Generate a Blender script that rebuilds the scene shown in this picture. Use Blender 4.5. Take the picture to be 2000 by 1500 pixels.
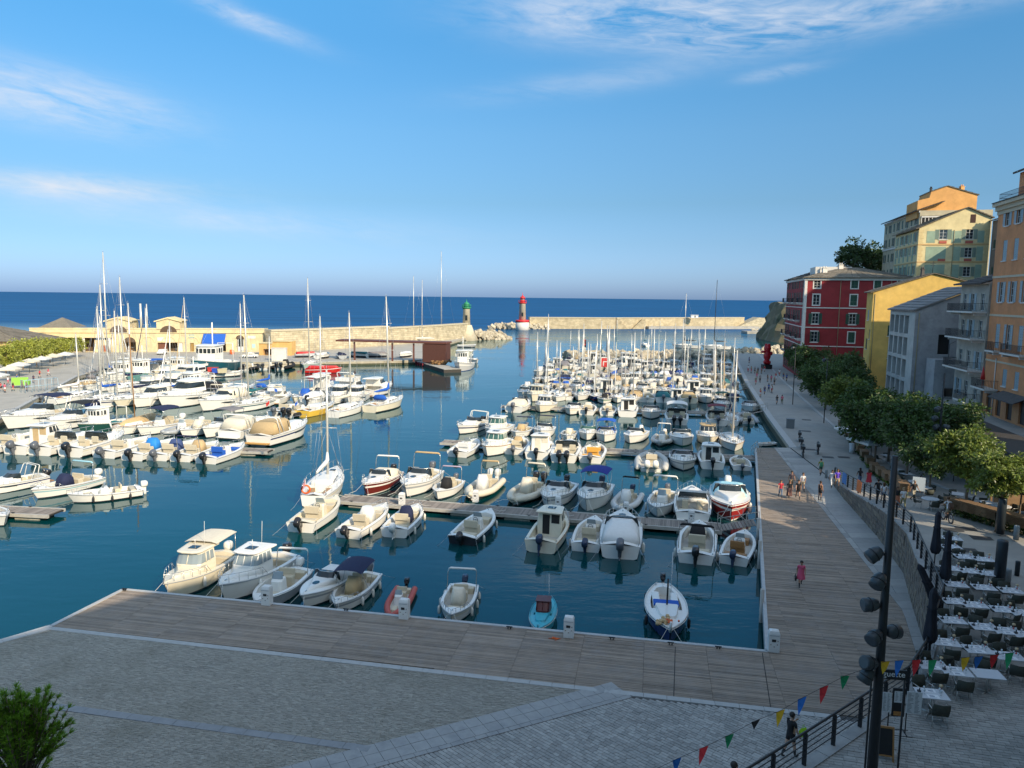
import bpy,math,random
from mathutils import Vector,Matrix
random.seed(7)
R=math.radians
for _o in list(bpy.data.objects):bpy.data.objects.remove(_o)
SC=bpy.context.scene
COL=SC.collection
# ---------------------------------------------------------------- camera

cam_d=bpy.data.cameras.new('camera');cam=bpy.data.objects.new('camera',cam_d);COL.objects.link(cam)
cam_d.sensor_width=36;cam_d.lens=25.92;cam_d.clip_start=0.2;cam_d.clip_end=120000
_p=math.atan((750-580.8)/1440.0);_a=0.0116
_fw=Vector((0,math.cos(_p),-math.sin(_p)));_u0=Vector((0,math.sin(_p),math.cos(_p)));_r0=Vector((1,0,0))
_rt=_r0*math.cos(_a)+_u0*math.sin(_a);_up=_u0*math.cos(_a)-_r0*math.sin(_a)
cam.matrix_world=Matrix(((_rt.x,_up.x,-_fw.x,0),(_rt.y,_up.y,-_fw.y,0),(_rt.z,_up.z,-_fw.z,18.6),(0,0,0,1)))
SC.camera=cam
# ---------------------------------------------------------------- sun and sky

SUN_EL=30.0;SUN_AZ=142.0
sun_vec=Vector((math.sin(R(SUN_AZ))*math.cos(R(SUN_EL)),math.cos(R(SUN_AZ))*math.cos(R(SUN_EL)),math.sin(R(SUN_EL))))
sl=bpy.data.lights.new('sun','SUN');so=bpy.data.objects.new('sun',sl);COL.objects.link(so)
sl.energy=2.3;sl.angle=R(0.5);sl.color=(1.0,0.83,0.60)
so.rotation_euler=sun_vec.to_track_quat('Z','Y').to_euler();so.location=(30,-40,60)
W=bpy.data.worlds.new('World');SC.world=W;W.use_nodes=True
def _world():
 nt=W.node_tree;N=nt.nodes;L=nt.links;N.clear()
 out=N.new('ShaderNodeOutputWorld');bg=N.new('ShaderNodeBackground');L.new(bg.outputs[0],out.inputs[0])
 bg.inputs[1].default_value=0.15
 sky=N.new('ShaderNodeTexSky');sky.sky_type='NISHITA';sky.sun_disc=False
 sky.sun_elevation=R(SUN_EL);sky.sun_rotation=R(SUN_AZ);sky.altitude=0;sky.air_density=1.0;sky.dust_density=1.0;sky.ozone_density=2.0
 tc=N.new('ShaderNodeTexCoord');sep=N.new('ShaderNodeSeparateXYZ');L.new(tc.outputs['Generated'],sep.inputs[0])
 def math_(op,a,b=None,c=None):
  n=N.new('ShaderNodeMath');n.operation=op
  for i,v in enumerate((a,b,c)):
   if v is None:continue
   if isinstance(v,(int,float)):n.inputs[i].default_value=v
   else:L.new(v,n.inputs[i])
  return n.outputs[0]
 x,y,z=sep.outputs
 # flat cloud-sheet coordinates: direction projected on a high horizontal plane

 zz=math_('MAXIMUM',z,0.015)
 az=math_('ARCTAN2',x,y);el=math_('ARCSINE',z)
 # colour balance of the sky by height above the horizon

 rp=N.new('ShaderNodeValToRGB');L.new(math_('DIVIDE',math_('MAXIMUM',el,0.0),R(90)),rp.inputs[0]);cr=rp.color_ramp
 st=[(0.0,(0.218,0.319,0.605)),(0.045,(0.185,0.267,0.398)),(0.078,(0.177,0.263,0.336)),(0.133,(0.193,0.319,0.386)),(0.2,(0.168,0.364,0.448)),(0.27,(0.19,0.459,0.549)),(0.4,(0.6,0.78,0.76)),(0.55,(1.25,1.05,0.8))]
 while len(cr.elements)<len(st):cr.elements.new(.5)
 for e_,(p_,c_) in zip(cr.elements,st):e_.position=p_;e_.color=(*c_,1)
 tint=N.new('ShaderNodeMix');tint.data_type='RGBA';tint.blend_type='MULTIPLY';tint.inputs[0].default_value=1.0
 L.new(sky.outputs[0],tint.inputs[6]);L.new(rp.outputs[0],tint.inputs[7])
 # cirrus

 cv=N.new('ShaderNodeCombineXYZ')
 L.new(math_('MULTIPLY',math_('ADD',az,math_('MULTIPLY',el,0.9)),1.0),cv.inputs[0]);L.new(math_('MULTIPLY',el,2.6),cv.inputs[1])
 n1=N.new('ShaderNodeTexNoise');n1.inputs['Scale'].default_value=4.2;n1.inputs['Detail'].default_value=9;n1.inputs['Roughness'].default_value=0.62;n1.inputs['Distortion'].default_value=0.9
 L.new(cv.outputs[0],n1.inputs['Vector'])
 n2=N.new('ShaderNodeTexNoise');n2.inputs['Scale'].default_value=17;n2.inputs['Detail'].default_value=6;n2.inputs['Roughness'].default_value=0.6;n2.inputs['Distortion'].default_value=1.4
 cv2=N.new('ShaderNodeCombineXYZ');L.new(math_('ADD',az,math_('MULTIPLY',el,1.6)),cv2.inputs[0]);L.new(math_('MULTIPLY',el,4.5),cv2.inputs[1]);L.new(cv2.outputs[0],n2.inputs['Vector'])
 def blob(a0,e0,sa,se,tilt=0.0):
  da=math_('SUBTRACT',az,R(a0));de=math_('SUBTRACT',math_('SUBTRACT',el,R(e0)),math_('MULTIPLY',da,tilt))
  q=math_('ADD',math_('POWER',math_('ABSOLUTE',math_('DIVIDE',da,R(sa))),2.0),math_('POWER',math_('ABSOLUTE',math_('DIVIDE',de,R(se))),2.0))
  return math_('EXPONENT',math_('MULTIPLY',q,-1.0))
 nz=math_('ADD',math_('MULTIPLY',n1.outputs[0],0.72),math_('MULTIPLY',n2.outputs[0],0.30))
 blobs=[(-32.0,12.2,6.5,1.5,-0.08,1.25),(-31,6.9,8.0,0.75,0.02,0.95),(-20,5.2,13,1.0,-0.04,0.45),(10,19.8,10,1.7,-0.03,1.35),(17,18.0,6,1.0,0.0,0.95),(27,18.8,8,1.0,0.05,0.8),(-19,18.4,4,0.6,-0.25,0.75),(19,15.6,2.5,.4,.1,.5),(6,15.5,9,0.8,0.1,0.3),
(-70,24,22,5,0.05,0.8),(75,28,25,5,0.05,0.8),(0,42,40,7,0.02,0.9),(-40,60,40,9,0.02,0.8),(150,30,40,6,0.0,0.9),(-150,25,40,5,0.0,0.9)]
 tot=None
 for b in blobs:
  m=math_('MULTIPLY',blob(*b[:5]),b[5]);tot=m if tot is None else math_('ADD',tot,m)
 cov=math_('MULTIPLY',tot,math_('MULTIPLY',math_('SUBTRACT',nz,0.36),3.1));cov=math_('MINIMUM',math_('MAXIMUM',cov,0.0),0.85)
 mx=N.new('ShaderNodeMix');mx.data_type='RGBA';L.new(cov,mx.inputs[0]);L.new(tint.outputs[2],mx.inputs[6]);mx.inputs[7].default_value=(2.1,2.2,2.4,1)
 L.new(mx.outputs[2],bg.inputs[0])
_world()
SC.view_settings.view_transform='Standard';SC.view_settings.look='None';SC.view_settings.gamma=1.0;SC.view_settings.use_curve_mapping=False
SC.view_settings.exposure=1.35
SC.cycles.max_bounces=6;SC.cycles.diffuse_bounces=3;SC.cycles.glossy_bounces=3;SC.cycles.transparent_max_bounces=6;SC.cycles.caustics_reflective=False;SC.cycles.caustics_refractive=False
# ---------------------------------------------------------------- helpers

class MB:
 """collects shapes, then links them as one mesh"""
 def __init__(s):s.v=[];s.f=[];s.m=[];s.sm=[]
 def add(s,vs,fs,mi=0,smooth=False):
  o=len(s.v);s.v+=[tuple(p) for p in vs]
  for f in fs:s.f.append(tuple(o+i for i in f));s.m.append(mi);s.sm.append(smooth)
  return s
 def box(s,x0,x1,y0,y1,z0,z1,mi=0,M=None):
  vs=[(x,y,z) for z in (z0,z1) for y in (y0,y1) for x in (x0,x1)]
  if M is not None:vs=[M@Vector(p) for p in vs]
  return s.add(vs,[(0,2,3,1),(4,5,7,6),(0,1,5,4),(2,6,7,3),(0,4,6,2),(1,3,7,5)],mi)
 def loft(s,rings,mi=0,cap0=True,cap1=True,closed=True,smooth=False,mats=None):
  n=len(rings[0]);vs=[p for r in rings for p in r];o=len(s.v);s.v+=[tuple(p) for p in vs]
  for k in range(len(rings)-1):
   for i in range(n if closed else n-1):
    j=(i+1)%n;s.f.append((o+k*n+i,o+k*n+j,o+(k+1)*n+j,o+(k+1)*n+i));s.m.append(mats[k] if mats else mi);s.sm.append(smooth)
  if cap0:s.f.append(tuple(o+i for i in reversed(range(n))));s.m.append(mats[0] if mats else mi);s.sm.append(False)
  if cap1:s.f.append(tuple(o+(len(rings)-1)*n+i for i in range(n)));s.m.append(mats[-1] if mats else mi);s.sm.append(False)
  return s
 def tube(s,pts,r,n=6,mi=0,cap=True,smooth=True):
  pts=[Vector(p) for p in pts];rs=r if isinstance(r,(list,tuple)) else [r]*len(pts);rings=[];up=None
  for i,p in enumerate(pts):
   t=(pts[min(i+1,len(pts)-1)]-pts[max(i-1,0)])
   if t.length<1e-9:t=Vector((0,0,1))
   t.normalize()
   if up is None:up=Vector((0,0,1)) if abs(t.z)<.9 else Vector((1,0,0))
   a=t.cross(up)
   if a.length<1e-6:a=t.orthogonal()
   a.normalize();b=a.cross(t);up=b
   rings.append([p+a*(math.cos(2*math.pi*k/n)*rs[i])+b*(math.sin(2*math.pi*k/n)*rs[i]) for k in range(n)])
  return s.loft(rings,mi,cap,cap,smooth=smooth)
 def lathe(s,prof,n=12,mi=0,c=(0,0,0),cap=True,smooth=True,mats=None):
  rings=[[(c[0]+r*math.cos(2*math.pi*k/n),c[1]+r*math.sin(2*math.pi*k/n),c[2]+z) for k in range(n)] for r,z in prof]
  return s.loft(rings,mi,cap,cap,smooth=smooth,mats=mats)
 def poly(s,pts,mi=0):return s.add(pts,[tuple(range(len(pts)))],mi)
 def prism(s,pts2,z0,z1,mi=0,M=None):
  a=[Vector((p[0],p[1],z0)) for p in pts2];b=[Vector((p[0],p[1],z1)) for p in pts2]
  if M is not None:a=[M@p for p in a];b=[M@p for p in b]
  return s.loft([a,b],mi)
 def ball(s,c,r,n=8,m=5,mi=0):
  r=r if isinstance(r,(tuple,list)) else (r,r,r)
  rings=[[(c[0]+r[0]*math.sin(math.pi*k/m)*math.cos(2*math.pi*j/n),c[1]+r[1]*math.sin(math.pi*k/m)*math.sin(2*math.pi*j/n),c[2]-r[2]*math.cos(math.pi*k/m)) for j in range(n)] for k in range(1,m)]
  return s.loft(rings,mi,smooth=True)
 def mesh(s,name,mats):
  me=bpy.data.meshes.new(name);me.from_pydata(s.v,[],s.f)
  for m in (mats if isinstance(mats,(list,tuple)) else [mats]):me.materials.append(m)
  if len(me.polygons)==len(s.m):
   me.polygons.foreach_set('material_index',s.m);me.polygons.foreach_set('use_smooth',s.sm)
  me.update();return me
 def build(s,name,mats,parent=None,loc=None,rz=0.0):
  return link(name,s.mesh(name,mats),parent,loc,rz)
def link(name,me,parent=None,loc=None,rz=0.0):
 o=bpy.data.objects.new(name,me);COL.objects.link(o)
 if parent is not None:o.parent=parent
 if loc is not None:o.location=loc
 if rz:o.rotation_euler=(0,0,rz)
 return o
def tag(o,label=None,cat=None,group=None,kind=None):
 if label:o['label']=label
 if cat:o['category']=cat
 if group:o['group']=group
 if kind:o['kind']=kind
 return o
def empty(name,loc=(0,0,0),rz=0.0,label=None,cat=None,group=None):
 o=bpy.data.objects.new(name,None);COL.objects.link(o);o.location=loc;o.rotation_euler=(0,0,rz);o.empty_display_size=0.3
 return tag(o,label,cat,group)
def struct(name,mb,mats,parent=None):
 o=mb.build(name,mats,parent)
 if parent is None:o['kind']='structure'
 return o
 # a prototype is a list of (name, mesh, index of the part above it or None); place() makes a thing of it, sharing meshes

def place(proto,name,loc,rz=0.0,sc=1.0,label=None,cat=None,group=None,tilt=None):
 r=empty(name,loc,rz,label,cat,group)
 if tilt:r.rotation_euler=(tilt[0],tilt[1],rz)
 r.scale=(sc,sc,sc) if isinstance(sc,(int,float)) else sc
 made=[]
 for nm,me,up in proto:
  made.append(link(nm,me,r if up is None else made[up]))
 return r
def single(mesh,name,loc,rz=0.0,sc=1.0,label=None,cat=None,group=None):
 o=link(name,mesh,None,loc,rz);o.scale=(sc,)*3 if isinstance(sc,(int,float)) else sc
 return tag(o,label,cat,group)
def ordinal(i):return ['first','second','third','fourth','fifth','sixth','seventh','eighth','ninth','tenth','eleventh','twelfth','thirteenth','fourteenth','fifteenth','sixteenth','seventeenth','eighteenth','nineteenth','twentieth'][i] if i<20 else '%dth'%(i+1)
def lerp(a,b,t):return a+(b-a)*t
def clip_row(poly,o,d):
 """parameter intervals of the line o + t d inside a 2-D polygon"""
 ts=[]
 for i in range(len(poly)):
  p,q=poly[i],poly[(i+1)%len(poly)];ex,ey=q[0]-p[0],q[1]-p[1];den=d[0]*ey-d[1]*ex
  if abs(den)<1e-9:continue
  t=((p[0]-o[0])*ey-(p[1]-o[1])*ex)/den;u=((p[0]-o[0])*d[1]-(p[1]-o[1])*d[0])/den
  if 0<=u<1:ts.append(t)
 ts.sort();return [(ts[i],ts[i+1]) for i in range(0,len(ts)-1,2)]
def inside(poly,x,y):
 c=False;j=len(poly)-1
 for i in range(len(poly)):
  if (poly[i][1]>y)!=(poly[j][1]>y) and x<(poly[j][0]-poly[i][0])*(y-poly[i][1])/(poly[j][1]-poly[i][1])+poly[i][0]:c= not c
  j=i
 return c
 # ---------------------------------------------------------------- materials

_MC={}
def mat(name,rgb,rough=0.6,metal=0.0,var=0.0,vscale=3.0,spec=0.5,coat=0.0,island=0.0,bump=0.0,bscale=40.0,dirt=None,dscale=1.2,damt=0.5,world=False,trans=0.0):
 """Principled material: base colour, value variation by noise and by loose piece, optional stains of another colour, optional fine bump"""
 if name in _MC:return _MC[name]
 m=bpy.data.materials.new(name);m.use_nodes=True;nt=m.node_tree;N,L=nt.nodes,nt.links
 b=N['Principled BSDF'];b.inputs['Roughness'].default_value=rough;b.inputs['Metallic'].default_value=metal
 b.inputs['Specular IOR Level'].default_value=spec;b.inputs['Coat Weight'].default_value=coat
 b.inputs['Base Color'].default_value=(*rgb,1)
 if trans:b.inputs['Transmission Weight'].default_value=trans
 col=None
 if var or island or dirt or bump:
  if world:g=N.new('ShaderNodeNewGeometry');vec=g.outputs['Position']
  else:g=N.new('ShaderNodeTexCoord');vec=g.outputs['Object']
 if var or island:
  hs=N.new('ShaderNodeHueSaturation');hs.inputs['Color'].default_value=(*rgb,1);tot=None
  if var:
   n=N.new('ShaderNodeTexNoise');n.inputs['Scale'].default_value=vscale;n.inputs['Detail'].default_value=5;n.inputs['Roughness'].default_value=0.65;L.new(vec,n.inputs['Vector'])
   mr=N.new('ShaderNodeMapRange');mr.inputs[1].default_value=0.25;mr.inputs[2].default_value=0.75;mr.inputs[3].default_value=-var;mr.inputs[4].default_value=var;L.new(n.outputs[0],mr.inputs[0]);tot=mr.outputs[0]
  if island:
   gi=N.new('ShaderNodeNewGeometry');mr=N.new('ShaderNodeMapRange');mr.inputs[3].default_value=-island;mr.inputs[4].default_value=island;L.new(gi.outputs['Random Per Island'],mr.inputs[0])
   if tot is None:tot=mr.outputs[0]
   else:
    ad=N.new('ShaderNodeMath');L.new(tot,ad.inputs[0]);L.new(mr.outputs[0],ad.inputs[1]);tot=ad.outputs[0]
  ad=N.new('ShaderNodeMath');ad.inputs[1].default_value=1.0;L.new(tot,ad.inputs[0]);L.new(ad.outputs[0],hs.inputs['Value']);col=hs.outputs[0]
 if dirt:
  n=N.new('ShaderNodeTexNoise');n.inputs['Scale'].default_value=dscale;n.inputs['Detail'].default_value=7;n.inputs['Roughness'].default_value=0.7;L.new(vec,n.inputs['Vector'])
  mr=N.new('ShaderNodeMapRange');mr.inputs[1].default_value=0.48;mr.inputs[2].default_value=0.72;mr.inputs[3].default_value=0;mr.inputs[4].default_value=damt;L.new(n.outputs[0],mr.inputs[0])
  mx=N.new('ShaderNodeMix');mx.data_type='RGBA';L.new(mr.outputs[0],mx.inputs[0])
  if col is None:mx.inputs[6].default_value=(*rgb,1)
  else:L.new(col,mx.inputs[6])
  mx.inputs[7].default_value=(*dirt,1);col=mx.outputs[2]
 if col is not None:L.new(col,b.inputs['Base Color'])
 if bump:
  n=N.new('ShaderNodeTexNoise');n.inputs['Scale'].default_value=bscale;n.inputs['Detail'].default_value=4;L.new(vec,n.inputs['Vector'])
  bp=N.new('ShaderNodeBump');bp.inputs['Strength'].default_value=bump;bp.inputs['Distance'].default_value=0.05;L.new(n.outputs[0],bp.inputs['Height']);L.new(bp.outputs[0],b.inputs['Normal'])
 _MC[name]=m;return m
def tone(rgb,rough=0.55,**k):
 nm=k.pop('nm','paint')+'_%02x%02x%02x'%tuple(int(min(.999,c)*255) for c in rgb)
 return mat(nm,rgb,rough,**k)
GEL=mat('white gelcoat',(.80,.785,.74),.28,var=.05,vscale=1.5,dirt=(.55,.50,.40),dscale=1.5,damt=.22)
GEL2=mat('cream gelcoat',(.74,.68,.54),.3,var=.05,vscale=1.5,dirt=(.5,.45,.33),dscale=1.7,damt=.25)
DECKW=mat('non slip deck',(.50,.475,.42),.6,var=.08,vscale=3,dirt=(.42,.38,.3),dscale=2.5,damt=.3)
GREYH=mat('grey hull paint',(.34,.36,.38),.35,var=.06)
NAVYH=mat('navy hull paint',(.016,.03,.12),.2,var=.06)
BLACKH=mat('black hull paint',(.02,.02,.024),.2)
ANTIF=mat('dark antifouling',(.03,.035,.05),.7,var=.2,vscale=4)
RUBBER=mat('black rubber',(.025,.025,.027),.55)
OBK=mat('black outboard',(.018,.018,.021),.22,coat=.4)
OBG=mat('grey outboard',(.13,.14,.16),.3,metal=.2)
OBW=mat('white outboard',(.75,.74,.70),.25)
OBN=mat('navy outboard',(.03,.045,.09),.25)
GLASS=mat('smoked window',(.02,.028,.032),.06,spec=.7)
GLASSG=mat('green tinted window',(.05,.12,.10),.08,spec=.7)
PLEXI=mat('pale windscreen',(.25,.30,.32),.1,spec=.6)
STEEL=mat('stainless tube',(.62,.62,.60),.25,metal=.85)
ALU=mat('anodised mast',(.66,.64,.58),.35,metal=.35)
WIRE=mat('rigging wire',(.42,.42,.42),.4,metal=.5)
SEAT=mat('cream vinyl',(.56,.49,.36),.6,var=.06)
TAN=mat('tan canvas',(.50,.36,.19),.85,var=.1,vscale=6,bump=.3,bscale=8)
CREAMC=mat('cream canvas',(.68,.62,.50),.85,var=.1,vscale=6,bump=.3,bscale=8)
NAVYC=mat('navy canvas',(.012,.018,.06),.85,var=.15,vscale=6,bump=.3,bscale=8)
BLUEC=mat('blue canvas',(.012,.10,.46),.8,var=.12,vscale=6,bump=.3,bscale=8)
LBLUEC=mat('pale blue tarpaulin',(.33,.60,.70),.6,var=.1,vscale=6,bump=.5,bscale=5)
TEALC=mat('teal canvas',(.015,.13,.15),.8,var=.12)
GREYC=mat('grey canvas',(.19,.18,.19),.85,var=.12,vscale=6)
BLACKC=mat('black canvas',(.014,.014,.016),.85,var=.2)
WHITEC=mat('white canvas',(.74,.73,.70),.8,var=.06,vscale=5)
TEAK=mat('varnished wood',(.32,.16,.055),.4,var=.2,vscale=9)
FEND=mat('fender vinyl',(.72,.70,.64),.45)
RED=mat('red paint',(.50,.022,.02),.4,var=.08)
ORANGEB=mat('orange lifebuoy',(.72,.13,.02),.5)
YELH=mat('yellow hull',(.70,.46,.07),.3,var=.06)
TURQ=mat('turquoise paint',(.05,.42,.52),.4,var=.1,dirt=(.3,.35,.35),damt=.4)
BROWNP=mat('oxblood paint',(.10,.018,.014),.4,var=.15)
TEALH=mat('teal hull paint',(.012,.09,.12),.35,var=.1)
IRON=mat('dark painted metal',(.016,.019,.022),.45,metal=.2,var=.1)
def mwater():
 m=bpy.data.materials.new('sea water');m.use_nodes=True;nt=m.node_tree;N,L=nt.nodes,nt.links
 b=N['Principled BSDF'];g=N.new('ShaderNodeNewGeometry');sp=N.new('ShaderNodeSeparateXYZ');L.new(g.outputs['Position'],sp.inputs[0])
 # shallow harbour teal, deep blue beyond the moles

 mr=N.new('ShaderNodeMapRange');mr.inputs[1].default_value=330;mr.inputs[2].default_value=480;mr.interpolation_type='SMOOTHSTEP';L.new(sp.outputs[1],mr.inputs[0])
 mx=N.new('ShaderNodeMix');mx.data_type='RGBA';L.new(mr.outputs[0],mx.inputs[0]);mx.inputs[6].default_value=(.0012,.040,.046,1);mx.inputs[7].default_value=(.006,.072,.195,1)
 nb=N.new('ShaderNodeTexNoise');nb.inputs['Scale'].default_value=.02;nb.inputs['Detail'].default_value=4
 cb=N.new('ShaderNodeMapping');cb.inputs['Scale'].default_value=(.25,1.6,1);L.new(g.outputs['Position'],cb.inputs[0]);L.new(cb.outputs[0],nb.inputs['Vector'])
 hs=N.new('ShaderNodeHueSaturation');vr=N.new('ShaderNodeMapRange');vr.inputs[1].default_value=.3;vr.inputs[2].default_value=.7;vr.inputs[3].default_value=.82;vr.inputs[4].default_value=1.18
 L.new(nb.outputs[0],vr.inputs[0]);L.new(vr.outputs[0],hs.inputs['Value']);L.new(mx.outputs[2],hs.inputs['Color'])
 # ripples: gentle long ones in the basin, steeper chop outside

 def noise(scale,sx,sy,det):
  c=N.new('ShaderNodeMapping');c.inputs['Scale'].default_value=(sx,sy,1);L.new(g.outputs['Position'],c.inputs[0])
  n=N.new('ShaderNodeTexNoise');n.inputs['Scale'].default_value=scale;n.inputs['Detail'].default_value=det;n.inputs['Roughness'].default_value=.55;L.new(c.outputs[0],n.inputs['Vector']);return n.outputs[0]
 w1=noise(.55,.55,1.5,3);w2=noise(2.6,.7,1.4,2);w3=noise(.09,.4,1.6,6)
 patch=noise(.05,.8,1.4,3);pm=N.new('ShaderNodeMapRange');pm.inputs[1].default_value=.40;pm.inputs[2].default_value=.62;pm.inputs[3].default_value=.12;pm.inputs[4].default_value=1.0;L.new(patch,pm.inputs[0])
 def mth(op,a,bb):
  n=N.new('ShaderNodeMath');n.operation=op
  for i,v in enumerate((a,bb)):
   if isinstance(v,(int,float)):n.inputs[i].default_value=v
   else:L.new(v,n.inputs[i])
  return n.outputs[0]
 h=mth('ADD',mth('MULTIPLY',w1,.9),mth('MULTIPLY',w2,.16));h=mth('MULTIPLY',h,pm.outputs[0])
 h=mth('ADD',mth('MULTIPLY',h,mth('ADD',.04,mth('MULTIPLY',mr.outputs[0],.5))),mth('MULTIPLY',w3,mth('MULTIPLY',mr.outputs[0],2.2)))
 bp=N.new('ShaderNodeBump');bp.inputs['Strength'].default_value=1.0;bp.inputs['Distance'].default_value=1.0;L.new(h,bp.inputs['Height'])
 # a body colour under a reflecting skin; the skin of the open sea is broken by waves, so it mirrors less at grazing angles

 df=N.new('ShaderNodeBsdfDiffuse');L.new(hs.outputs[0],df.inputs['Color'])
 gl=N.new('ShaderNodeBsdfGlossy');gl.inputs['Roughness'].default_value=.03;gl.inputs['Color'].default_value=(.84,.95,1,1);L.new(bp.outputs[0],gl.inputs['Normal'])
 fr=N.new('ShaderNodeFresnel');fr.inputs['IOR'].default_value=1.45;L.new(bp.outputs[0],fr.inputs['Normal'])
 cap=mth('MINIMUM',fr.outputs[0],mth('SUBTRACT',.62,mth('MULTIPLY',mr.outputs[0],.50)))
 ms=N.new('ShaderNodeMixShader');L.new(cap,ms.inputs[0]);L.new(df.outputs[0],ms.inputs[1]);L.new(gl.outputs[0],ms.inputs[2])
 L.new(ms.outputs[0],N['Material Output'].inputs[0]);N.remove(b)
 return m
WATER=mwater()
# ---------------------------------------------------------------- setting

TH=R(13.4);E1=Vector((math.sin(TH),math.cos(TH),0));E2=Vector((math.cos(TH),-math.sin(TH),0))
def AB(a,b,z=0.0):return E1*a+E2*b+Vector((0,0,z))
STONE=mat('pale quay stone',(.42,.37,.28),.85,var=.2,vscale=1.2,dirt=(.16,.15,.11),dscale=.5,damt=.6,bump=.5,bscale=6,world=True)
ALGAE=mat('wet weedy stone',(.055,.06,.03),.7,var=.35,vscale=2,world=True)
PAVE=mat('promenade paving',(.31,.30,.275),.78,var=.13,vscale=.7,dirt=(.19,.20,.20),dscale=.25,damt=.5,bump=.2,bscale=8,world=True)
SLAB=mat('grey granite slab',(.32,.318,.31),.72,var=.12,vscale=2.5,island=.12,dirt=(.14,.15,.17),dscale=1.3,damt=.45,world=True)
CURB=mat('pale granite kerb',(.40,.40,.39),.7,var=.12,vscale=3,world=True)
SETT=mat('granite setts',(.335,.325,.305),.75,var=.14,vscale=.6,island=.2,dirt=(.15,.165,.16),dscale=.35,damt=.6,world=True)
CALADE=mat('cobbled stones',(.335,.315,.27),.85,var=.09,vscale=.3,island=.15,dirt=(.16,.15,.11),dscale=.3,damt=.6,world=True)
GROUT=mat('dark joint',(.085,.085,.083),.95,var=.3,vscale=4,world=True)
PLANK=mat('weathered planks',(.265,.212,.165),.78,var=.18,vscale=1.3,island=.24,dirt=(.26,.245,.235),dscale=.8,damt=.5,bump=.3,bscale=30,world=True)
VOID=mat('dark recess fill',(.02,.02,.02),.95)  # near-black, stands in for shade under decks, in openings and behind the loggia
QUAYTOP=mat('quay concrete',(.38,.36,.32),.85,var=.15,vscale=.5,dirt=(.24,.22,.19),dscale=.2,damt=.5,world=True)
BOULD=mat('pale boulders',(.44,.385,.29),.9,island=.22,var=.15,vscale=2,world=True)
def mstonewall(name,c1,c2,mortar,w,h,scale=1.0):
 m=bpy.data.materials.new(name);m.use_nodes=True;N,L=m.node_tree.nodes,m.node_tree.links;b=N['Principled BSDF'];b.inputs['Roughness'].default_value=.9
 g=N.new('ShaderNodeNewGeometry');sp=N.new('ShaderNodeSeparateXYZ');L.new(g.outputs['Position'],sp.inputs[0])
 ad=N.new('ShaderNodeMath');L.new(sp.outputs[0],ad.inputs[0]);my=N.new('ShaderNodeMath');my.operation='MULTIPLY';my.inputs[1].default_value=.55;L.new(sp.outputs[1],my.inputs[0]);L.new(my.outputs[0],ad.inputs[1])
 cv=N.new('ShaderNodeCombineXYZ');L.new(ad.outputs[0],cv.inputs[0]);L.new(sp.outputs[2],cv.inputs[1])
 br=N.new('ShaderNodeTexBrick');br.inputs['Scale'].default_value=scale;br.inputs['Brick Width'].default_value=w;br.inputs['Row Height'].default_value=h;br.inputs['Mortar Size'].default_value=.03
 br.inputs['Color1'].default_value=(*c1,1);br.inputs['Color2'].default_value=(*c2,1);br.inputs['Mortar'].default_value=(*mortar,1);L.new(cv.outputs[0],br.inputs['Vector'])
 n=N.new('ShaderNodeTexNoise');n.inputs['Scale'].default_value=.35;n.inputs['Detail'].default_value=8;n.inputs['Roughness'].default_value=.7;L.new(g.outputs['Position'],n.inputs['Vector'])
 mr=N.new('ShaderNodeMapRange');mr.inputs[1].default_value=.3;mr.inputs[2].default_value=.7;mr.inputs[3].default_value=.68;mr.inputs[4].default_value=1.2;L.new(n.outputs[0],mr.inputs[0])
 hs=N.new('ShaderNodeHueSaturation');L.new(br.outputs[0],hs.inputs['Color']);L.new(mr.outputs[0],hs.inputs['Value']);L.new(hs.outputs[0],b.inputs['Base Color'])
 bp=N.new('ShaderNodeBump');bp.inputs['Strength'].default_value=.6;bp.inputs['Distance'].default_value=.1;L.new(br.outputs['Fac'],bp.inputs['Height']);bp.invert=True;L.new(bp.outputs[0],b.inputs['Normal'])
 return m
MOLE=mstonewall('mole masonry',(.60,.52,.36),(.46,.39,.26),(.36,.30,.21),1.5,.7)
MOLE2=mstonewall('outer mole masonry',(.56,.47,.31),(.44,.36,.23),(.34,.28,.18),1.9,.8)
# water to the horizon

wb=MB();S=70000
xs=[-S,-3000,3000,S];ys=[-400,1500,S]
for i in range(3):
 for j in range(2):wb.poly([(xs[i],ys[j],0),(xs[i+1],ys[j],0),(xs[i+1],ys[j+1],0),(xs[i],ys[j+1],0)])
struct('water',wb,[WATER])
sb=MB();sb.poly([(-400,-60,-6),(500,-60,-6),(500,560,-6),(-400,560,-6)]);struct('sea_bed',sb,[mat('sea bed',(.1,.1,.07),.9)])
# ---- promenade, ramp and terrace: one sheet, its level runs up from the quay to the restaurant terrace

def zprom(y):
 if y>=72:return 1.3
 if y>=50:return lerp(3.75,1.3,(y-50)/22)
 if y>=40:return lerp(4.1,3.75,(y-40)/10)
 return 4.1
EDGE=[(-60,-52),(3,16.9),(7.75,20.5),(14.6,25.8),(16.4,27.9),(20.4,33.6),(23.2,40.5),(25.5,45.9),(27.4,53.1),(29.6,63.7),(31.6,72),(33.1,86),(38.2,108.5),(49.9,156.9),(71.8,240.3)]
def xedge(y):
 for (x0,y0),(x1,y1) in zip(EDGE,EDGE[1:]):
  if y0<=y<=y1:return lerp(x0,x1,(y-y0)/(y1-y0))
 return EDGE[-1][0] if y>EDGE[-1][1] else EDGE[0][0]
pb=MB();rows=sorted(set([-52,16.9,20.5,25.8,27.9,33.6,40.5,43,45.9,50,53.1,58,63.7,68,72,79,86,97,108.5,130,156.9,200,240.3]))
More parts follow.
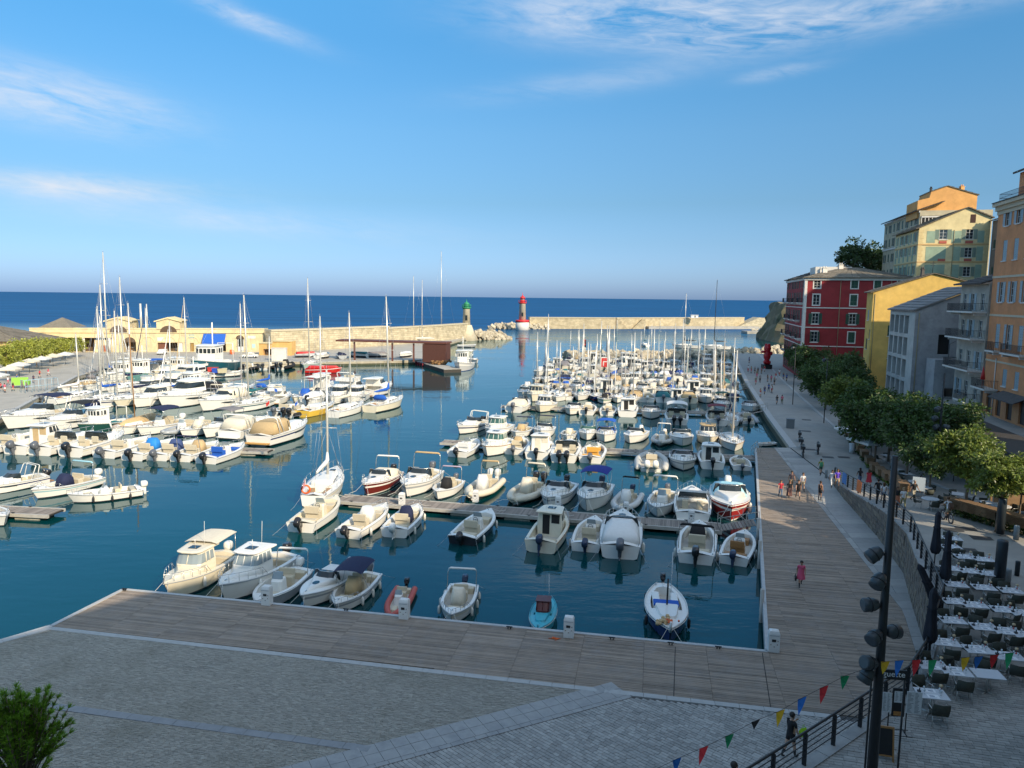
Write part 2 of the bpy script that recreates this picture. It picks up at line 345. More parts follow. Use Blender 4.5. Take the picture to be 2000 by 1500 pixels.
for y0,y1 in zip(rows,rows[1:]):
 a0,a1=xedge(y0),xedge(y1)
 for t0,t1 in ((0,14),(14,34),(34,130)):
  pb.poly([(a0+t0,y0,zprom(y0)),(a0+t1,y0,zprom(y0)),(a1+t1,y1,zprom(y1)),(a1+t0,y1,zprom(y1))])
struct('promenade',pb,[PAVE])
# quay wall and retaining wall backing

qb=MB()
for (x0,y0),(x1,y1) in zip(EDGE[1:],EDGE[2:]):
 lo=-2.0
 if y1<=86.1:lo=0.9
 z0,z1=zprom(y0),zprom(y1);o=.03
 if y0>=86:
  qb.add([(x0,y0,.75),(x1,y1,.75),(x1,y1,z1),(x0,y0,z0)],[(0,3,2,1)],0);qb.add([(x0,y0,-2),(x1,y1,-2),(x1,y1,.75),(x0,y0,.75)],[(0,3,2,1)],1)
 else:qb.add([(x0+o,y0-o,lo),(x1+o,y1-o,lo),(x1+o,y1-o,z1-.005),(x0+o,y0-o,z0-.005)],[(0,3,2,1)],2)
xl,yl=EDGE[-1];qb.add([(xl,yl,-2),(xl+100,yl,-2),(xl+100,yl,1.3),(xl,yl,1.3)],[(0,3,2,1)],0)
struct('quay_wall',qb,[STONE,ALGAE,GROUT])
# stone coping along the quay edge

kb=MB()
ep=[(x,y) for x,y in EDGE if y>=86]
def coping(pts,w,z0f,h,mb,side=1,step=1.6):
 for (x0,y0),(x1,y1) in zip(pts,pts[1:]):
  d=Vector((x1-x0,y1-y0,0));ln=d.length;d.normalize();n=Vector((d.y,-d.x,0))*side;k=max(1,int(ln/step))
  for i in range(k):
   p=Vector((x0,y0,0))+d*(ln*i/k+.012);q=Vector((x0,y0,0))+d*(ln*(i+1)/k-.012);zz0,zz1=z0f(p.y),z0f(q.y)
   a=[p-n*.06,q-n*.06,q+n*w,p+n*w];zz=[zz0,zz1,zz1,zz0]
   mb.loft([[(v.x,v.y,z-.12) for v,z in zip(a,zz)],[(v.x,v.y,z+h) for v,z in zip(a,zz)]])
coping(ep,.75,zprom,.03,kb);co=kb.build('kerb_stones',[CURB]);co['kind']='structure'
# kerb band between the promenade and the trees

kb=MB();coping([(x+8.2-(.03*(y-86) if y<86 else 0),y) for x,y in EDGE if y>=50],.35,zprom,.09,kb,1,1.2);o=kb.build('pavement_kerb',[CURB]);o['kind']='structure'
# ---- retaining wall blocks: each stone its own object

wall=struct('retaining_wall',MB().box(29.70,29.72,63.0,63.3,1.0,1.1),[GROUT])
blk=[]
for k in range(4):
 b=MB();rr=random.Random(k);j= lambda s:rr.uniform(-s,s)
 r0=[(0,.0,0),(1,.0,0),(1,.0,1),(0,.0,1)];r1=[(.03+j(.02),1+j(.2),.05),(.97+j(.02),1+j(.2),.05),(.97+j(.02),1+j(.2),.93),(.03,1+j(.2),.93)]
 b.loft([r0,r1],cap0=False);blk.append(b.mesh('stone',[mat('wall stone %d'%k,[(.19,.15,.115),(.14,.115,.095),(.225,.18,.135),(.165,.135,.11)][k],.9,var=.22,vscale=6,bump=.5,bscale=12)]))
wp=[Vector((x,y,0)) for x,y in EDGE if 33<y<72.5];seglen=[(q-p).length for p,q in zip(wp,wp[1:])];tot=sum(seglen)
def wpos(s):
 for p,q,l in zip(wp,wp[1:],seglen):
  if s<=l:return p+(q-p)*(s/l),(q-p)/l
  s-=l
 return wp[-1],(wp[-1]-wp[-2]).normalized()
rr=random.Random(3);zrow=1.18;nb=0
while zrow<4.0:
 hrow=rr.uniform(.30,.42);s=rr.uniform(-.5,0)
 while s<tot:
  ln=rr.uniform(.55,1.15);p,d=wpos(max(0,s+ln/2));top=zprom(p.y)-.05
  hh=min(hrow,top-zrow)
  if hh>.08 and nb<300 and s+ln<tot:
   n=Vector((-d.y,d.x,0));q=p-d*(ln/2)
   o=link('stone',blk[rr.randrange(4)],wall);M=Matrix(((d.x*(ln-.015),n.x*.09,0,q.x),(d.y*(ln-.015),n.y*.09,0,q.y),(0,0,hh-.015,zrow),(0,0,0,1)));o.matrix_world=M;nb+=1
  s+=ln
 zrow+=hrow
 # coping of the retaining wall

kb=MB();coping([(x,y) for x,y in EDGE if 16<y<72.5],.35,zprom,.06,kb,1,1.4);o=kb.build('wall_coping',[SLAB]);o['kind']='structure'
# light stone strip between the deck and the wall, slab by slab

PD=R(-10.9);PDX=Vector((math.cos(PD),math.sin(PD),0));PDY=Vector((-math.sin(PD),math.cos(PD),0))
st=MB().poly([(33.3,86,1.19),(31.2,86,1.19),(22.3,40.0,1.19),(19.6,33.2,1.19),(20.6,33.2,1.19),(25.6,45.9,1.19),(31.7,72,1.19)]);strip=struct('stone_strip',st,[GROUT])
rr=random.Random(5);sl_me=[]
for k in range(5):
 sl_me.append([mat('strip slab %d'%k,[(.33,.325,.31),(.29,.29,.28),(.36,.355,.335),(.31,.305,.295),(.27,.27,.26)][k],.75,var=.12,vscale=3,world=True)])
SLM=[q[0] for q in sl_me]
def xstrip(y):return lerp(22.3,31.2,(y-40)/46) if y>=40 else lerp(19.6,22.3,(y-33.2)/6.8)
y=33.4
while y<85.8:
 dy=1.15
 xa,xb,e0,e1=xstrip(y),xstrip(y+dy-.02),xedge(y)-.03,xedge(y+dy-.02)-.03
 cuts=[0,.42/max(.5,e0-xa),1] if e0-xa>1 else [0,1]
 for t0,t1 in zip(cuts,cuts[1:]):
  q=[(lerp(xa,e0,t0)+.01,y),(lerp(xa,e0,t1)-.01,y),(lerp(xb,e1,t1)-.01,y+dy-.02),(lerp(xb,e1,t0)+.01,y+dy-.02)];b=MB();b.prism(q,1.18,1.208+rr.uniform(0,.006));b.build('slab',[SLM[rr.randrange(5)]],strip)
 y+=dy
 # ---- timber deck

DA,DB,DC=Vector((-22.8,41.8,0)),Vector((12.9,35.0,0)),Vector((29.0,86.0,0))
deck_poly=[(-22.8,41.8),(12.9,35.0),(29.0,86.0),(31.2,86.0),(22.3,40.0),(20.0,34.2),(16.7,28.9),(14.1,29.4),(-24.0,36.9)]
db=MB();up=[(x,y,1.10) for x,y in deck_poly];db.poly(up)
deck=struct('timber_deck',db,[VOID])
# fascia beams at the water edges, piles below

fb=MB()
def beam(mb,p,q,w,z0,z1,mi=0):
 p,q=Vector((p[0],p[1],0)),Vector((q[0],q[1],0));d=(q-p).normalized();n=Vector((-d.y,d.x,0))*(w/2);a=[p-n,q-n,q+n,p+n]
 mb.loft([[(v.x,v.y,z0) for v in a],[(v.x,v.y,z1) for v in a]],mi)
beam(fb,DA,DB,.22,.55,1.235);beam(fb,DB,DC,.2,.6,1.235);beam(fb,(-24.0,36.9),DA,.25,.3,1.24);beam(fb,(-31,28.6),(-24.0,36.9),.3,-1,1.24)
fb.build('fascia_beam',[mat('grey fascia',(.42,.43,.43),.6,var=.15)],deck)
fb=MB()
for a,b_,n in ((DA,DB,10),(DB,DC,14)):
 for i in range(n+1):
  p=a.lerp(b_,i/n);nn=Vector((.1,-.6,0)) if a is DA else Vector((.5,0,0));fb.tube([(p.x+nn.x,p.y+nn.y,-3),(p.x+nn.x,p.y+nn.y,1.1)],.16,8)
fb.build('pile',[ALGAE],deck)
fb=MB();beam(fb,(DA.x+.3,DA.y-.9),(DB.x-.5,DB.y-.8),.3,-2,1.0);beam(fb,(DB.x+.9,DB.y+1),(DC.x+.9,DC.y-1),.3,-2,1.0);beam(fb,(-23.7,37),(-22.9,41.2),.3,-2,1.0);fb.build('back_wall',[VOID],deck)
rr=random.Random(11);kb=MB();pitch=.148;n0=min(Vector((x,y,0)).dot(PDY) for x,y in deck_poly);n1=max(Vector((x,y,0)).dot(PDY) for x,y in deck_poly);k=0;r_=n0
while r_<n1:
 o_=PDY*(r_+pitch/2);off=(k%2)*1.4 if (k//40)%2 else 0
 for t0,t1 in clip_row(deck_poly,(o_.x,o_.y),(PDX.x,PDX.y)):
  t=t0;nxt=math.ceil((t0-off)/3.05+.05)*3.05+off
  while t<t1-.02:
   e=min(nxt,t1);zt=1.205+rr.uniform(-.006,.006)
   a,b_=t+.006,e-.006;w0,w1=r_+.006,r_+pitch-.008
   if b_>a:
    P=[PDX*a+PDY*w0,PDX*b_+PDY*w0,PDX*b_+PDY*w1,PDX*a+PDY*w1]
    v=[(p.x,p.y,1.13) for p in P]+[(p.x,p.y,zt+rr.uniform(-.002,.002)) for p in P]
    kb.add(v,[(4,5,6,7),(0,1,5,4),(2,3,7,6),(0,4,7,3),(1,2,6,5)])
   t=e;nxt+=3.05
 r_+=pitch;k+=1
o=kb.build('planks',[PLANK],deck);o['kind']='stuff'
# steel joints across the deck

jb=MB()
for p,q in (((8.38,35.36,1.22),(7.26,30.55,1.22)),((12.58,34.81,1.22),(11.29,29.90,1.22))):beam(jb,p,q,.035,1.15,1.214)
jb.build('expansion_joint',[mat('joint',(.02,.02,.02),.8)],deck)
# ---- plaza

def zpl(x,y):
 """the plaza climbs gently towards the houses"""
 d=(Vector((x,y,0))-Vector((-24.0,36.9,0))).dot(-PDY);return 1.2+max(0,d)*.045
plz=[(-24.0,36.9),(14.1,29.4),(16.9,28.8),(14.7,26.0),(7.8,20.7),(3.1,17.1),(-6,10),(-20,0),(-44,12),(-31,28.4)]
pb=MB();ctr=(-12,24)
pb.v=[(x,y,zpl(x,y)-.05) for x,y in plz];pb.f=[tuple(range(len(plz)))];pb.m=[0];pb.sm=[False]
plaza=struct('plaza',pb,[GROUT])
pb=MB()
for (x0,y0),(x1,y1) in zip(plz[-2:]+[plz[0]],plz[-1:]+[plz[0]]):
 pb.add([(x0,y0,-2),(x1,y1,-2),(x1,y1,zpl(x1,y1)),(x0,y0,zpl(x0,y0))],[(0,1,2,3)])
struct('plaza_sea_wall',pb,[STONE])
BC=(3.1,31.0);BD=(-7.2,25.4)
bd=Vector((BD[0]-BC[0],BD[1]-BC[1],0)).normalized();bn=Vector((bd.y,-bd.x,0))
if bn.y>0:bn=-bn
EDG=[(-24.0,36.9),(14.1,29.4)]
def kerb_line(p,q,w,off,name,mats,h=.012,step=1.0,parent=None,dd=None,z=zpl):
 p,q=Vector((*p,0)),Vector((*q,0));d=(q-p).normalized();n=Vector((-d.y,d.x,0));ln=(q-p).length;k=int(ln/step)
 for i in range(k):
  a=p+d*(ln*i/k+.008)+n*off;b_=p+d*(ln*(i+1)/k-.008)+n*off;b=MB();P=[a,b_,b_+n*w,a+n*w]
  b.loft([[(v.x,v.y,z(v.x,v.y)-.1) for v in P],[(v.x,v.y,z(v.x,v.y)+h+random.uniform(0,.004)) for v in P]]);o=b.build(name,mats,parent)
kerb_line((-24.0,36.85),(14.0,29.37),-.36,-.02,'kerb_slab',[CURB],parent=plaza)
kerb_line((-30.6,28.6),(-24.1,36.7),-.45,0,'edge_slab',[CURB],parent=plaza,h=.03)
CALS=mat('drain stone',(.25,.255,.26),.75,var=.15,world=True)
g0=(-19.41,29.15,1.35);g1=(-5.20,26.37,1.42)
kerb_line(g0[:2],g1[:2],-.42,0,'drain_slab',[CALS],parent=plaza)
# the band: two rows of big slabs

for row,(o0,w) in enumerate(((0.0,.62),(.64,.62),(1.28,.24))):
 kerb_line((BC[0]+1.6,BC[1]+.87),(BD[0]-4.5,BD[1]-2.45),w,o0,'paving_slab',[SLAB],parent=plaza,step=(.62 if row<2 else .5))
 # setts and cobbles

band_p=Vector((BC[0],BC[1],0));rr=random.Random(21)
def fill_stones(poly,d,pitch,lmin,lmax,zf,gap,jit,h,mb,rng):
 d=Vector((d[0],d[1],0)).normalized();n=Vector((-d.y,d.x,0));r0=min(Vector((*p,0)).dot(n) for p in poly);r1=max(Vector((*p,0)).dot(n) for p in poly);r=r0
 while r<r1:
  o=n*(r+pitch/2)
  for t0,t1 in clip_row(poly,(o.x,o.y),(d.x,d.y)):
   t=t0
   while t<t1-.03:
    e=min(t1,t+rng.uniform(lmin,lmax));w1=pitch-gap-rng.uniform(0,jit)
    P=[d*(t+gap/2)+n*r,d*(e-gap/2)+n*r,d*(e-gap/2)+n*(r+w1),d*(t+gap/2)+n*(r+w1)];zz=h+rng.uniform(-.004,.006)
    v=[(p.x,p.y,zf(p.x,p.y)-.05) for p in P]+[(p.x,p.y,zf(p.x,p.y)+zz+rng.uniform(-.003,.003)) for p in P]
    mb.add(v,[(4,5,6,7),(0,1,5,4),(2,3,7,6),(0,4,7,3),(1,2,6,5)]);t=e
  r+=pitch
q0=(3.01,27.43,1.40);q1=(4.92,25.53,1.40)
bw=1.53;e0=(BC[0]+1.6+bn.x*bw,BC[1]+.87+bn.y*bw);e1=(BD[0]-4.5+bn.x*bw,BD[1]-2.45+bn.y*bw)
sp_=[e0,(14.0,29.0),(16.4,28.4),(14.5,25.9),(7.7,20.6),(3.0,17.0),(-6,10),e1]
mb=MB();fill_stones(sp_,(q1[0]-q0[0],q1[1]-q0[1]),.17,.18,.36,zpl,.014,.012,-.005,mb,rr);o=mb.build('setts',[SETT],plaza);o['kind']='stuff'
cp=[(-23.95,36.5),(BC[0]+.6,BC[1]+.2),(BD[0]-4.5,BD[1]-2.45),(-20,17),(-36,20),(-30.3,28.6)]
mb=MB();fill_stones(cp,(PDX.x,PDX.y),.075,.10,.30,zpl,.012,.02,-.012,mb,rr);o=mb.build('cobbles',[CALADE],plaza);o['kind']='stuff'
tp_=[(7.9,20.2),(14.9,25.6),(17,28.0),(27,26.5),(24,15),(6,15)]
mb=MB();fill_stones(tp_,(math.cos(R(-14)),math.sin(R(-14))),.15,.2,.42, lambda x,y:4.12,.012,.012,.0,mb,rr);o=mb.build('terrace_setts',[SETT]);o['kind']='stuff'
# ---- left and back quays

QL=[(-60.09,73.19,1.20),(-77.09,117.17,1.20),(-90.78,152.79,1.20),(-96.08,179.25,1.20),(-72.66,191.09,1.20),(-48.81,194.29,1.20),(-25.17,202.37,1.20),(-20.99,227.35,1.20),(-24.73,271.94,1.20)]
ql=[(p[0],p[1]) for p in QL]
wl=[(-19,318),(-24,322),(-95,275),(-300,268),(-300,60)]
pb=MB().poly([(x,y,1.2) for x,y in ql+wl]);struct('harbour_quay',pb,[QUAYTOP])
pb=MB()
for (x0,y0),(x1,y1) in zip(ql,ql[1:]+[wl[0]]):
 pb.add([(x0,y0,.5),(x1,y1,.5),(x1,y1,1.2),(x0,y0,1.2)],[(0,1,2,3)],0);pb.add([(x0,y0,-2),(x1,y1,-2),(x1,y1,.5),(x0,y0,.5)],[(0,1,2,3)],1)
struct('harbour_quay_face',pb,[STONE,ALGAE])
kb=MB();coping(ql,.5, lambda y:1.2,.06,kb,-1,2.5);o=kb.build('harbour_quay_coping',[CURB]);o['kind']='structure'
# ---- moles

def wallstrip(pts,w,z0,z1,mats,name,label,cat,crest=.0):
 mb=MB()
 for (x0,y0),(x1,y1) in zip(pts,pts[1:]):beam(mb,(x0,y0),(x1,y1),w,z0,z1)
 if crest:
  for (x0,y0),(x1,y1) in zip(pts,pts[1:]):beam(mb,(x0,y0),(x1,y1),w+.5,z1+.002,z1+crest,1)
 o=mb.build(name,mats);return tag(o,label,cat)
cb0=(-74.10,219.17,1.20)
wallstrip([(cb0[0]+.5,cb0[1]+3),(-62,236),(-45,262)],3.0,0,7.6,[MOLE,mat('mole capping',(.50,.44,.32),.9,var=.15)],'mole_wall','long stone mole wall behind the fishermen canopy','wall',.5)
wallstrip([(-45.2,261.7),(-31,290),(-20.5,316)],3.0,0,7.0,[MOLE,mat('mole capping',(.50,.44,.32),.9)],'mole_wall','lower stretch of mole wall ending at the green lighthouse','wall',.5)
m0=(9.77,444.24,0.00);m1=(62.67,455.05,0.00);m2=(151.85,499.70,0.00)
wallstrip([m0[:2],m1[:2],(m2[0]+4,m2[1]+3)],4.0,-2,6.6,[MOLE2,mat('mole capping',(.50,.44,.32),.9)],'outer_mole','long stone breakwater running right from the red lighthouse','breakwater',.45)
pb=MB();a=(83.95,464.63,0.00);b=(159.28,485.34,0.00);beam(pb,(a[0],a[1]-3),(b[0],b[1]-4),5,-2,1.6);o=pb.build('mole_landing',[QUAYTOP]);o['kind']='structure'
# stairs up the outer mole

pb=MB();gu=(Vector(m2[:2])-Vector(m1[:2])).normalized()
for tp,bt in (((64.75,456.36,0.00),(69.70,457.71,0.00)),((81.64,462.48,0.00),(74.93,460.64,0.00))):
 for i in range(12):
  x=lerp(bt[0],tp[0],i/11.0);y_=lerp(bt[1],tp[1],i/11.0)-2.6;pb.box(x-.75,x+.75,y_-.6,y_+1.2,-1,.55*(i+1))
pb.build('mole_stairs',[MOLE2])['kind']='structure'
pb=MB();q=(116.17,474.00,8.16);pb.box(q[0]-2.2,q[0]+2.2,q[1]-1.5,q[1]+1.5,6.9,8.6);pb.box(q[0]-2.5,q[0]+2.5,q[1]-1.8,q[1]+1.8,8.6,8.8);pb.box(q[0]-.2,q[0]+.5,q[1]-1.56,q[1]-1.5,7.2,8.3,1)
tag(pb.build('mole_hut',[tone((.75,.74,.72)),GLASS]),'small white hut standing on top of the outer breakwater','hut')
def boulders(name,pts,n,r0,r1,spread,seed,hmax=2.2):
 rr=random.Random(seed);mb=MB()
 for i in range(n):
  t=rr.random()*(len(pts)-1);k=int(t);p=Vector(pts[k]).lerp(Vector(pts[k+1]),t-k);ox,oy=rr.gauss(0,spread*.5),rr.gauss(0,spread*.5)
  h=hmax*max(0,1-math.hypot(ox,oy)/(spread*1.15));r=rr.uniform(r0,r1);c=Vector((p.x+ox,p.y+oy,h*rr.uniform(.55,1)))
  Mx=Matrix.Rotation(rr.random()*6.3,3,Vector((rr.random(),rr.random(),rr.random()+.1)).normalized());o=len(mb.v)
  base=[(sx,sy,sz) for sz in (-1,1) for sy in (-1,1) for sx in (-1,1)]+[(1.25,0,0),(-1.25,0,0),(0,1.25,0),(0,-1.25,0),(0,0,1.25),(0,0,-1.25)]
  v=[Mx@Vector([q*rr.uniform(.65,1.0) for q in b_])*r*.72+c for b_ in base]
  fs=[]
  for ax,(cidx,quad) in enumerate([(8,(1,3,7,5)),(9,(0,4,6,2)),(10,(2,6,7,3)),(11,(0,1,5,4)),(12,(4,5,7,6)),(13,(0,2,3,1))]):
   for a_,b2 in zip(quad,quad[1:]+quad[:1]):fs.append((a_,b2,cidx))
  mb.add(v,fs)
 o=mb.build(name,[BOULD]);o['kind']='stuff';return o
L1=(5.85,450.56,0.00);L0=(-11.73,431.25,0.00)
boulders('mole_boulders',[(L0[0]+1,L0[1]-1),(L1[0]-6,L1[1]-6),(L1[0]+4,L1[1]-7),(L1[0]+14,L1[1]-5)],260,.8,1.6,6.0,4,3.6)
G1=(-19.13,320.34,0.00);G2=(-3.69,331.48,0.00)
boulders('green_mole_boulders',[(G1[0]+2,G1[1]+2),(G2[0]-2,G2[1])],230,.75,1.5,5.5,8,4.2)
B0=(17.20,230.00,0.00);B1=(52.70,237.07,0.00);B2=(92.34,260.71,0.00);B3=(99.06,266.67,0.00)
boulders('inner_boulders',[B0,B1,B2,B3],520,.7,1.5,4.0,12,2.1)
pb=MB();c=(147.13,438.76,0.00);d=(149.09,414.45,0.00)
boulders('shore_boulders',[(c[0],c[1]),(d[0],d[1])],30,1.5,3.5,5,15,2)
SIDE_HOUSES=[
('brick_town_house',(54.4,72.4),(52.6,62.0),7,3.5,27,(.5,.3,.18),1,'brick coloured town house outside the frame, next to the orange building'),
('ochre_town_house',(49.9,56.1),(44.2,45.0),7,4,25.5,(.55,.40,.2),2,'ochre town house outside the frame beside the gap that lets the sun in'),
('rose_town_house',(36.2,34.2),(24.0,19.0),7,4,25,(.52,.3,.24),3,'rose town house outside the frame behind the restaurant terrace'),
('cream_town_house',(23.6,18.6),(6.4,-1.3),14,4,25.2,(.58,.5,.34),4,'cream town house outside the frame close to the terrace'),
('stone_town_house',(7.8,.2),(-22,-20),14,3,25.3,(.42,.36,.27),5,'broad stone town house directly behind the viewer'),
('ridge_house',(78.9,119.9),(72.2,91.7),13,1,28.5,(.5,.42,.3),6,'beige house on the slope hidden behind the orange building'),  # added out of sight so that the far promenade lies in shade
]
# ---------------------------------------------------------------- buildings

WHITEP=mat('white window paint',(.66,.66,.63),.5)
TRIMW=mat('white render trim',(.66,.63,.58),.75,var=.1,dirt=(.4,.38,.33),damt=.4)
ROOFT=mat('old stone tiles',(.19,.165,.13),.9,var=.35,vscale=2.5,island=.25,dirt=(.10,.09,.07),dscale=.9,damt=.5)
ROOFD=mat('dark slates',(.085,.075,.07),.85,var=.3,vscale=2,island=.25)
CURT=mat('pale curtain',(.45,.44,.42),.9)
RAILM=mat('wrought iron',(.02,.021,.024),.5,metal=.2)
def wallmat(name,rgb,dirt,damt=.35,var=.2):return mat(name,rgb,.88,var=var,vscale=.55,dirt=dirt,dscale=.5,damt=damt,bump=.15,bscale=3)
def facade(mb,P0,r,L,z0,z1,ops,mi=0,depth=.22,rmi=None):
 """wall rectangle with real openings and their reveals; ops: (s0, s1, z0, z1)"""
 n=Vector((r.y,-r.x,0));rmi=mi if rmi is None else rmi
 S=sorted({0,L,*[o[0] for o in ops],*[o[1] for o in ops]});Z=sorted({z0,z1,*[o[2] for o in ops],*[o[3] for o in ops]})
 pt= lambda s,z,dd=0:P0+r*s+Vector((0,0,z-P0.z))-n*dd
 for i in range(len(S)-1):
  j=0
  while j<len(Z)-1:
   sm=(S[i]+S[i+1])/2
   hit= lambda zz:any(o[0]<sm<o[1] and o[2]<zz<o[3] for o in ops)
   if hit((Z[j]+Z[j+1])/2):j+=1;continue
   k=j+1
   while k<len(Z)-1 and not hit((Z[k]+Z[k+1])/2):k+=1
   mb.add([pt(S[i],Z[j]),pt(S[i+1],Z[j]),pt(S[i+1],Z[k]),pt(S[i],Z[k])],[(0,1,2,3)],mi);j=k
 for s0,s1,a,b in ops:
  for A,B in (((s0,a),(s1,a)),((s1,a),(s1,b)),((s1,b),(s0,b)),((s0,b),(s0,a))):
   mb.add([pt(*A),pt(*B),pt(*B,depth),pt(*A,depth)],[(0,3,2,1)],rmi)
_wm={}
def wmesh(kind,w,h,m):
 key=(kind,round(w,2),round(h,2),m.name)
 if key in _wm:return _wm[key]
 b=MB();f=.07
 if kind=='frame':
  for x0,x1,z0,z1 in ((-w/2,-w/2+f,0,h),(w/2-f,w/2,0,h),(-w/2+f,w/2-f,0,f),(-w/2+f,w/2-f,h-f,h),(-.035,.035,f,h-f)):b.box(x0,x1,-.17,-.10,z0,z1)
  for q in (1/3,2/3):b.box(-w/2+f,-.035,-.16,-.12,h*q-.02,h*q+.02);b.box(.035,w/2-f,-.16,-.12,h*q-.02,h*q+.02)
 elif kind=='pane':b.box(-w/2+.02,w/2-.02,-.155,-.14,.02,h-.02)
 elif kind=='shutter':
  b.box(0,w,0,.035,0,.07);b.box(0,w,0,.035,h-.07,h);b.box(0,.06,0,.035,.07,h-.07);b.box(w-.06,w,0,.035,.07,h-.07);b.box(.06,w-.06,0,.036,h*.48,h*.52)
  k=9
  for i in range(k):
   z=.08+(h-.16)*i/k;b.add([(.06,.008,z),(w-.06,.008,z),(w-.06,.032,z+(h-.16)/k*.9),(.06,.032,z+(h-.16)/k*.9)],[(0,1,2,3)])
 elif kind=='sill':b.box(-w/2-.12,w/2+.12,0,.13,-.12,0)
 elif kind=='surround':
  t=.2
  for x0,x1,z0,z1 in ((-w/2-t,-w/2-.002,-t,h+t),(w/2+.002,w/2+t,-t,h+t),(-w/2-.002,w/2+.002,h+.002,h+t),(-w/2-.002,w/2+.002,-t,-.002)):b.box(x0,x1,0,.045,z0,z1)
 _wm[key]=b.mesh(kind,[m]);return _wm[key]
def window(root,P,r,w,h,shut=None,shm=None,frm=WHITEP,pane=GLASS,surround=None,sill=TRIMW,name='window',label=None):
 """window with its pane, sill, surround and shutters; P is the middle of the opening's lower edge on the wall face"""
 n=Vector((r.y,-r.x,0));M=Matrix(((-r.x,n.x,0,P.x),(-r.y,n.y,0,P.y),(0,0,1,P.z),(0,0,0,1)))
 o=link(name,wmesh('frame',w,h,frm),root);o.matrix_local=M
 if label:o['label']=label
 link('pane',wmesh('pane',w,h,pane),o)
 if sill:link('sill',wmesh('sill',w,h,sill),o)
 if surround:link('surround',wmesh('surround',w,h,surround),o)
 if shut=='open':
  for sgn in (-1,1):
   q=link('shutter',wmesh('shutter',w/2,h,shm),o);q.location=(w/2+.03 if sgn>0 else -w/2-.03,.06 if surround else .02,0)
   if sgn<0:q.scale=(-1,1,1)
 elif shut=='closed':
  for sgn in (-1,1):q=link('shutter',wmesh('shutter',w/2-.01,h,shm),o);q.location=(.005 if sgn>0 else -w/2+.005,-.06,0)
 elif shut=='ajar':
  for sgn in (-1,1):
   q=link('shutter',wmesh('shutter',w/2,h,shm),o);q.location=(sgn*w/2,.02,0);q.rotation_euler=(0,0,R(62) if sgn>0 else R(118))
 return o
def balcony(root,P,r,w,d,rail=RAILM,slab=TRIMW,h=1.0,n_bars=None,name='balcony'):
 n=Vector((r.y,-r.x,0));M=Matrix(((-r.x,n.x,0,P.x),(-r.y,n.y,0,P.y),(0,0,1,P.z),(0,0,0,1)))
 b=MB();b.box(-w/2,w/2,.01,d,-.2,0);b.box(-w/2+.3,-w/2+.5,.01,d*.8,-.5,-.2);b.box(w/2-.5,w/2-.3,.01,d*.8,-.5,-.2)
 o=b.build(name,[slab],root);o.matrix_local=M
 b=MB();k=n_bars or int(w/.16)
 for i in range(k+1):x=-w/2+.04+(w-.08)*i/k;b.box(x-.012,x+.012,d-.06,d-.035,0,h)
 for s_ in (-1,1):
  for i in range(int(d/.16)):y=.05+i*.16;b.box(s_*(w/2-.04)-.012,s_*(w/2-.04)+.012,y,y+.024,0,h)
  b.box(s_*(w/2-.04)-.02,s_*(w/2-.04)+.02,.01,d-.03,h,h+.04)
 b.box(-w/2,w/2,d-.07,d-.025,h,h+.045);b.box(-w/2+.03,w/2-.03,d-.06,d-.035,.08,.11);q=b.build('railing',[rail],o);return o
def beltcourse(mb,P0,r,L,z,h,proud,mi):
 n=Vector((r.y,-r.x,0));p=P0+Vector((0,0,z-P0.z));a=[p+n*.003,p+r*L+n*.003,p+r*L+n*proud,p+n*proud];mb.loft([a,[v+Vector((0,0,h)) for v in a]],mi)
def tiles(root,c0,c1,c2,c3,m,rows=12,name='roof',thick=.12,cols=14):
 """roof slope: eave c0->c1, ridge c3->c2; overlapping courses of tiles on a slab"""
 c0,c1,c2,c3=map(Vector,(c0,c1,c2,c3));nn=(c1-c0).cross(c3-c0).normalized();
 if nn.z<0:nn=-nn
 b=MB();b.loft([[c0,c1,c2,c3],[p+nn*thick for p in (c0,c1,c2,c3)]]);rg=random.Random(len(name)+rows)
 for i in range(rows):
  t0,t1=i/rows,min(1,(i+1.15)/rows);a0,a1=c0.lerp(c3,t0),c1.lerp(c2,t0);b0,b1=c0.lerp(c3,t1),c1.lerp(c2,t1)
  for j in range(cols):
   u0,u1=j/cols+.004,(j+1)/cols-.004;hj=rg.uniform(0,.03)
   b.add([a0.lerp(a1,u0)+nn*(thick+.09+hj),a0.lerp(a1,u1)+nn*(thick+.09+hj),b0.lerp(b1,u1)+nn*(thick+.02),b0.lerp(b1,u0)+nn*(thick+.02),a0.lerp(a1,u0)+nn*thick,a0.lerp(a1,u1)+nn*thick],[(0,1,2,3),(4,5,1,0)])
 return b.build(name,[m],root)
def chimney(root,p,w,d,h,m,name='chimney'):
 b=MB();b.box(p[0]-w/2,p[0]+w/2,p[1]-d/2,p[1]+d/2,p[2]-.6,p[2]+h);b.box(p[0]-w/2-.08,p[0]+w/2+.08,p[1]-d/2-.08,p[1]+d/2+.08,p[2]+h,p[2]+h+.12)
 for i in (-1,1):b.lathe([(.12,0),(.14,.35),(.1,.4)],8,c=(p[0]+i*w*.25,p[1],p[2]+h+.12))
 return b.build(name,[m],root)
def pipe(root,pts,m,r=.06,name='drainpipe'):b=MB();b.tube(pts,r,6);return b.build(name,[m],root)
Z=Vector((0,0,1))
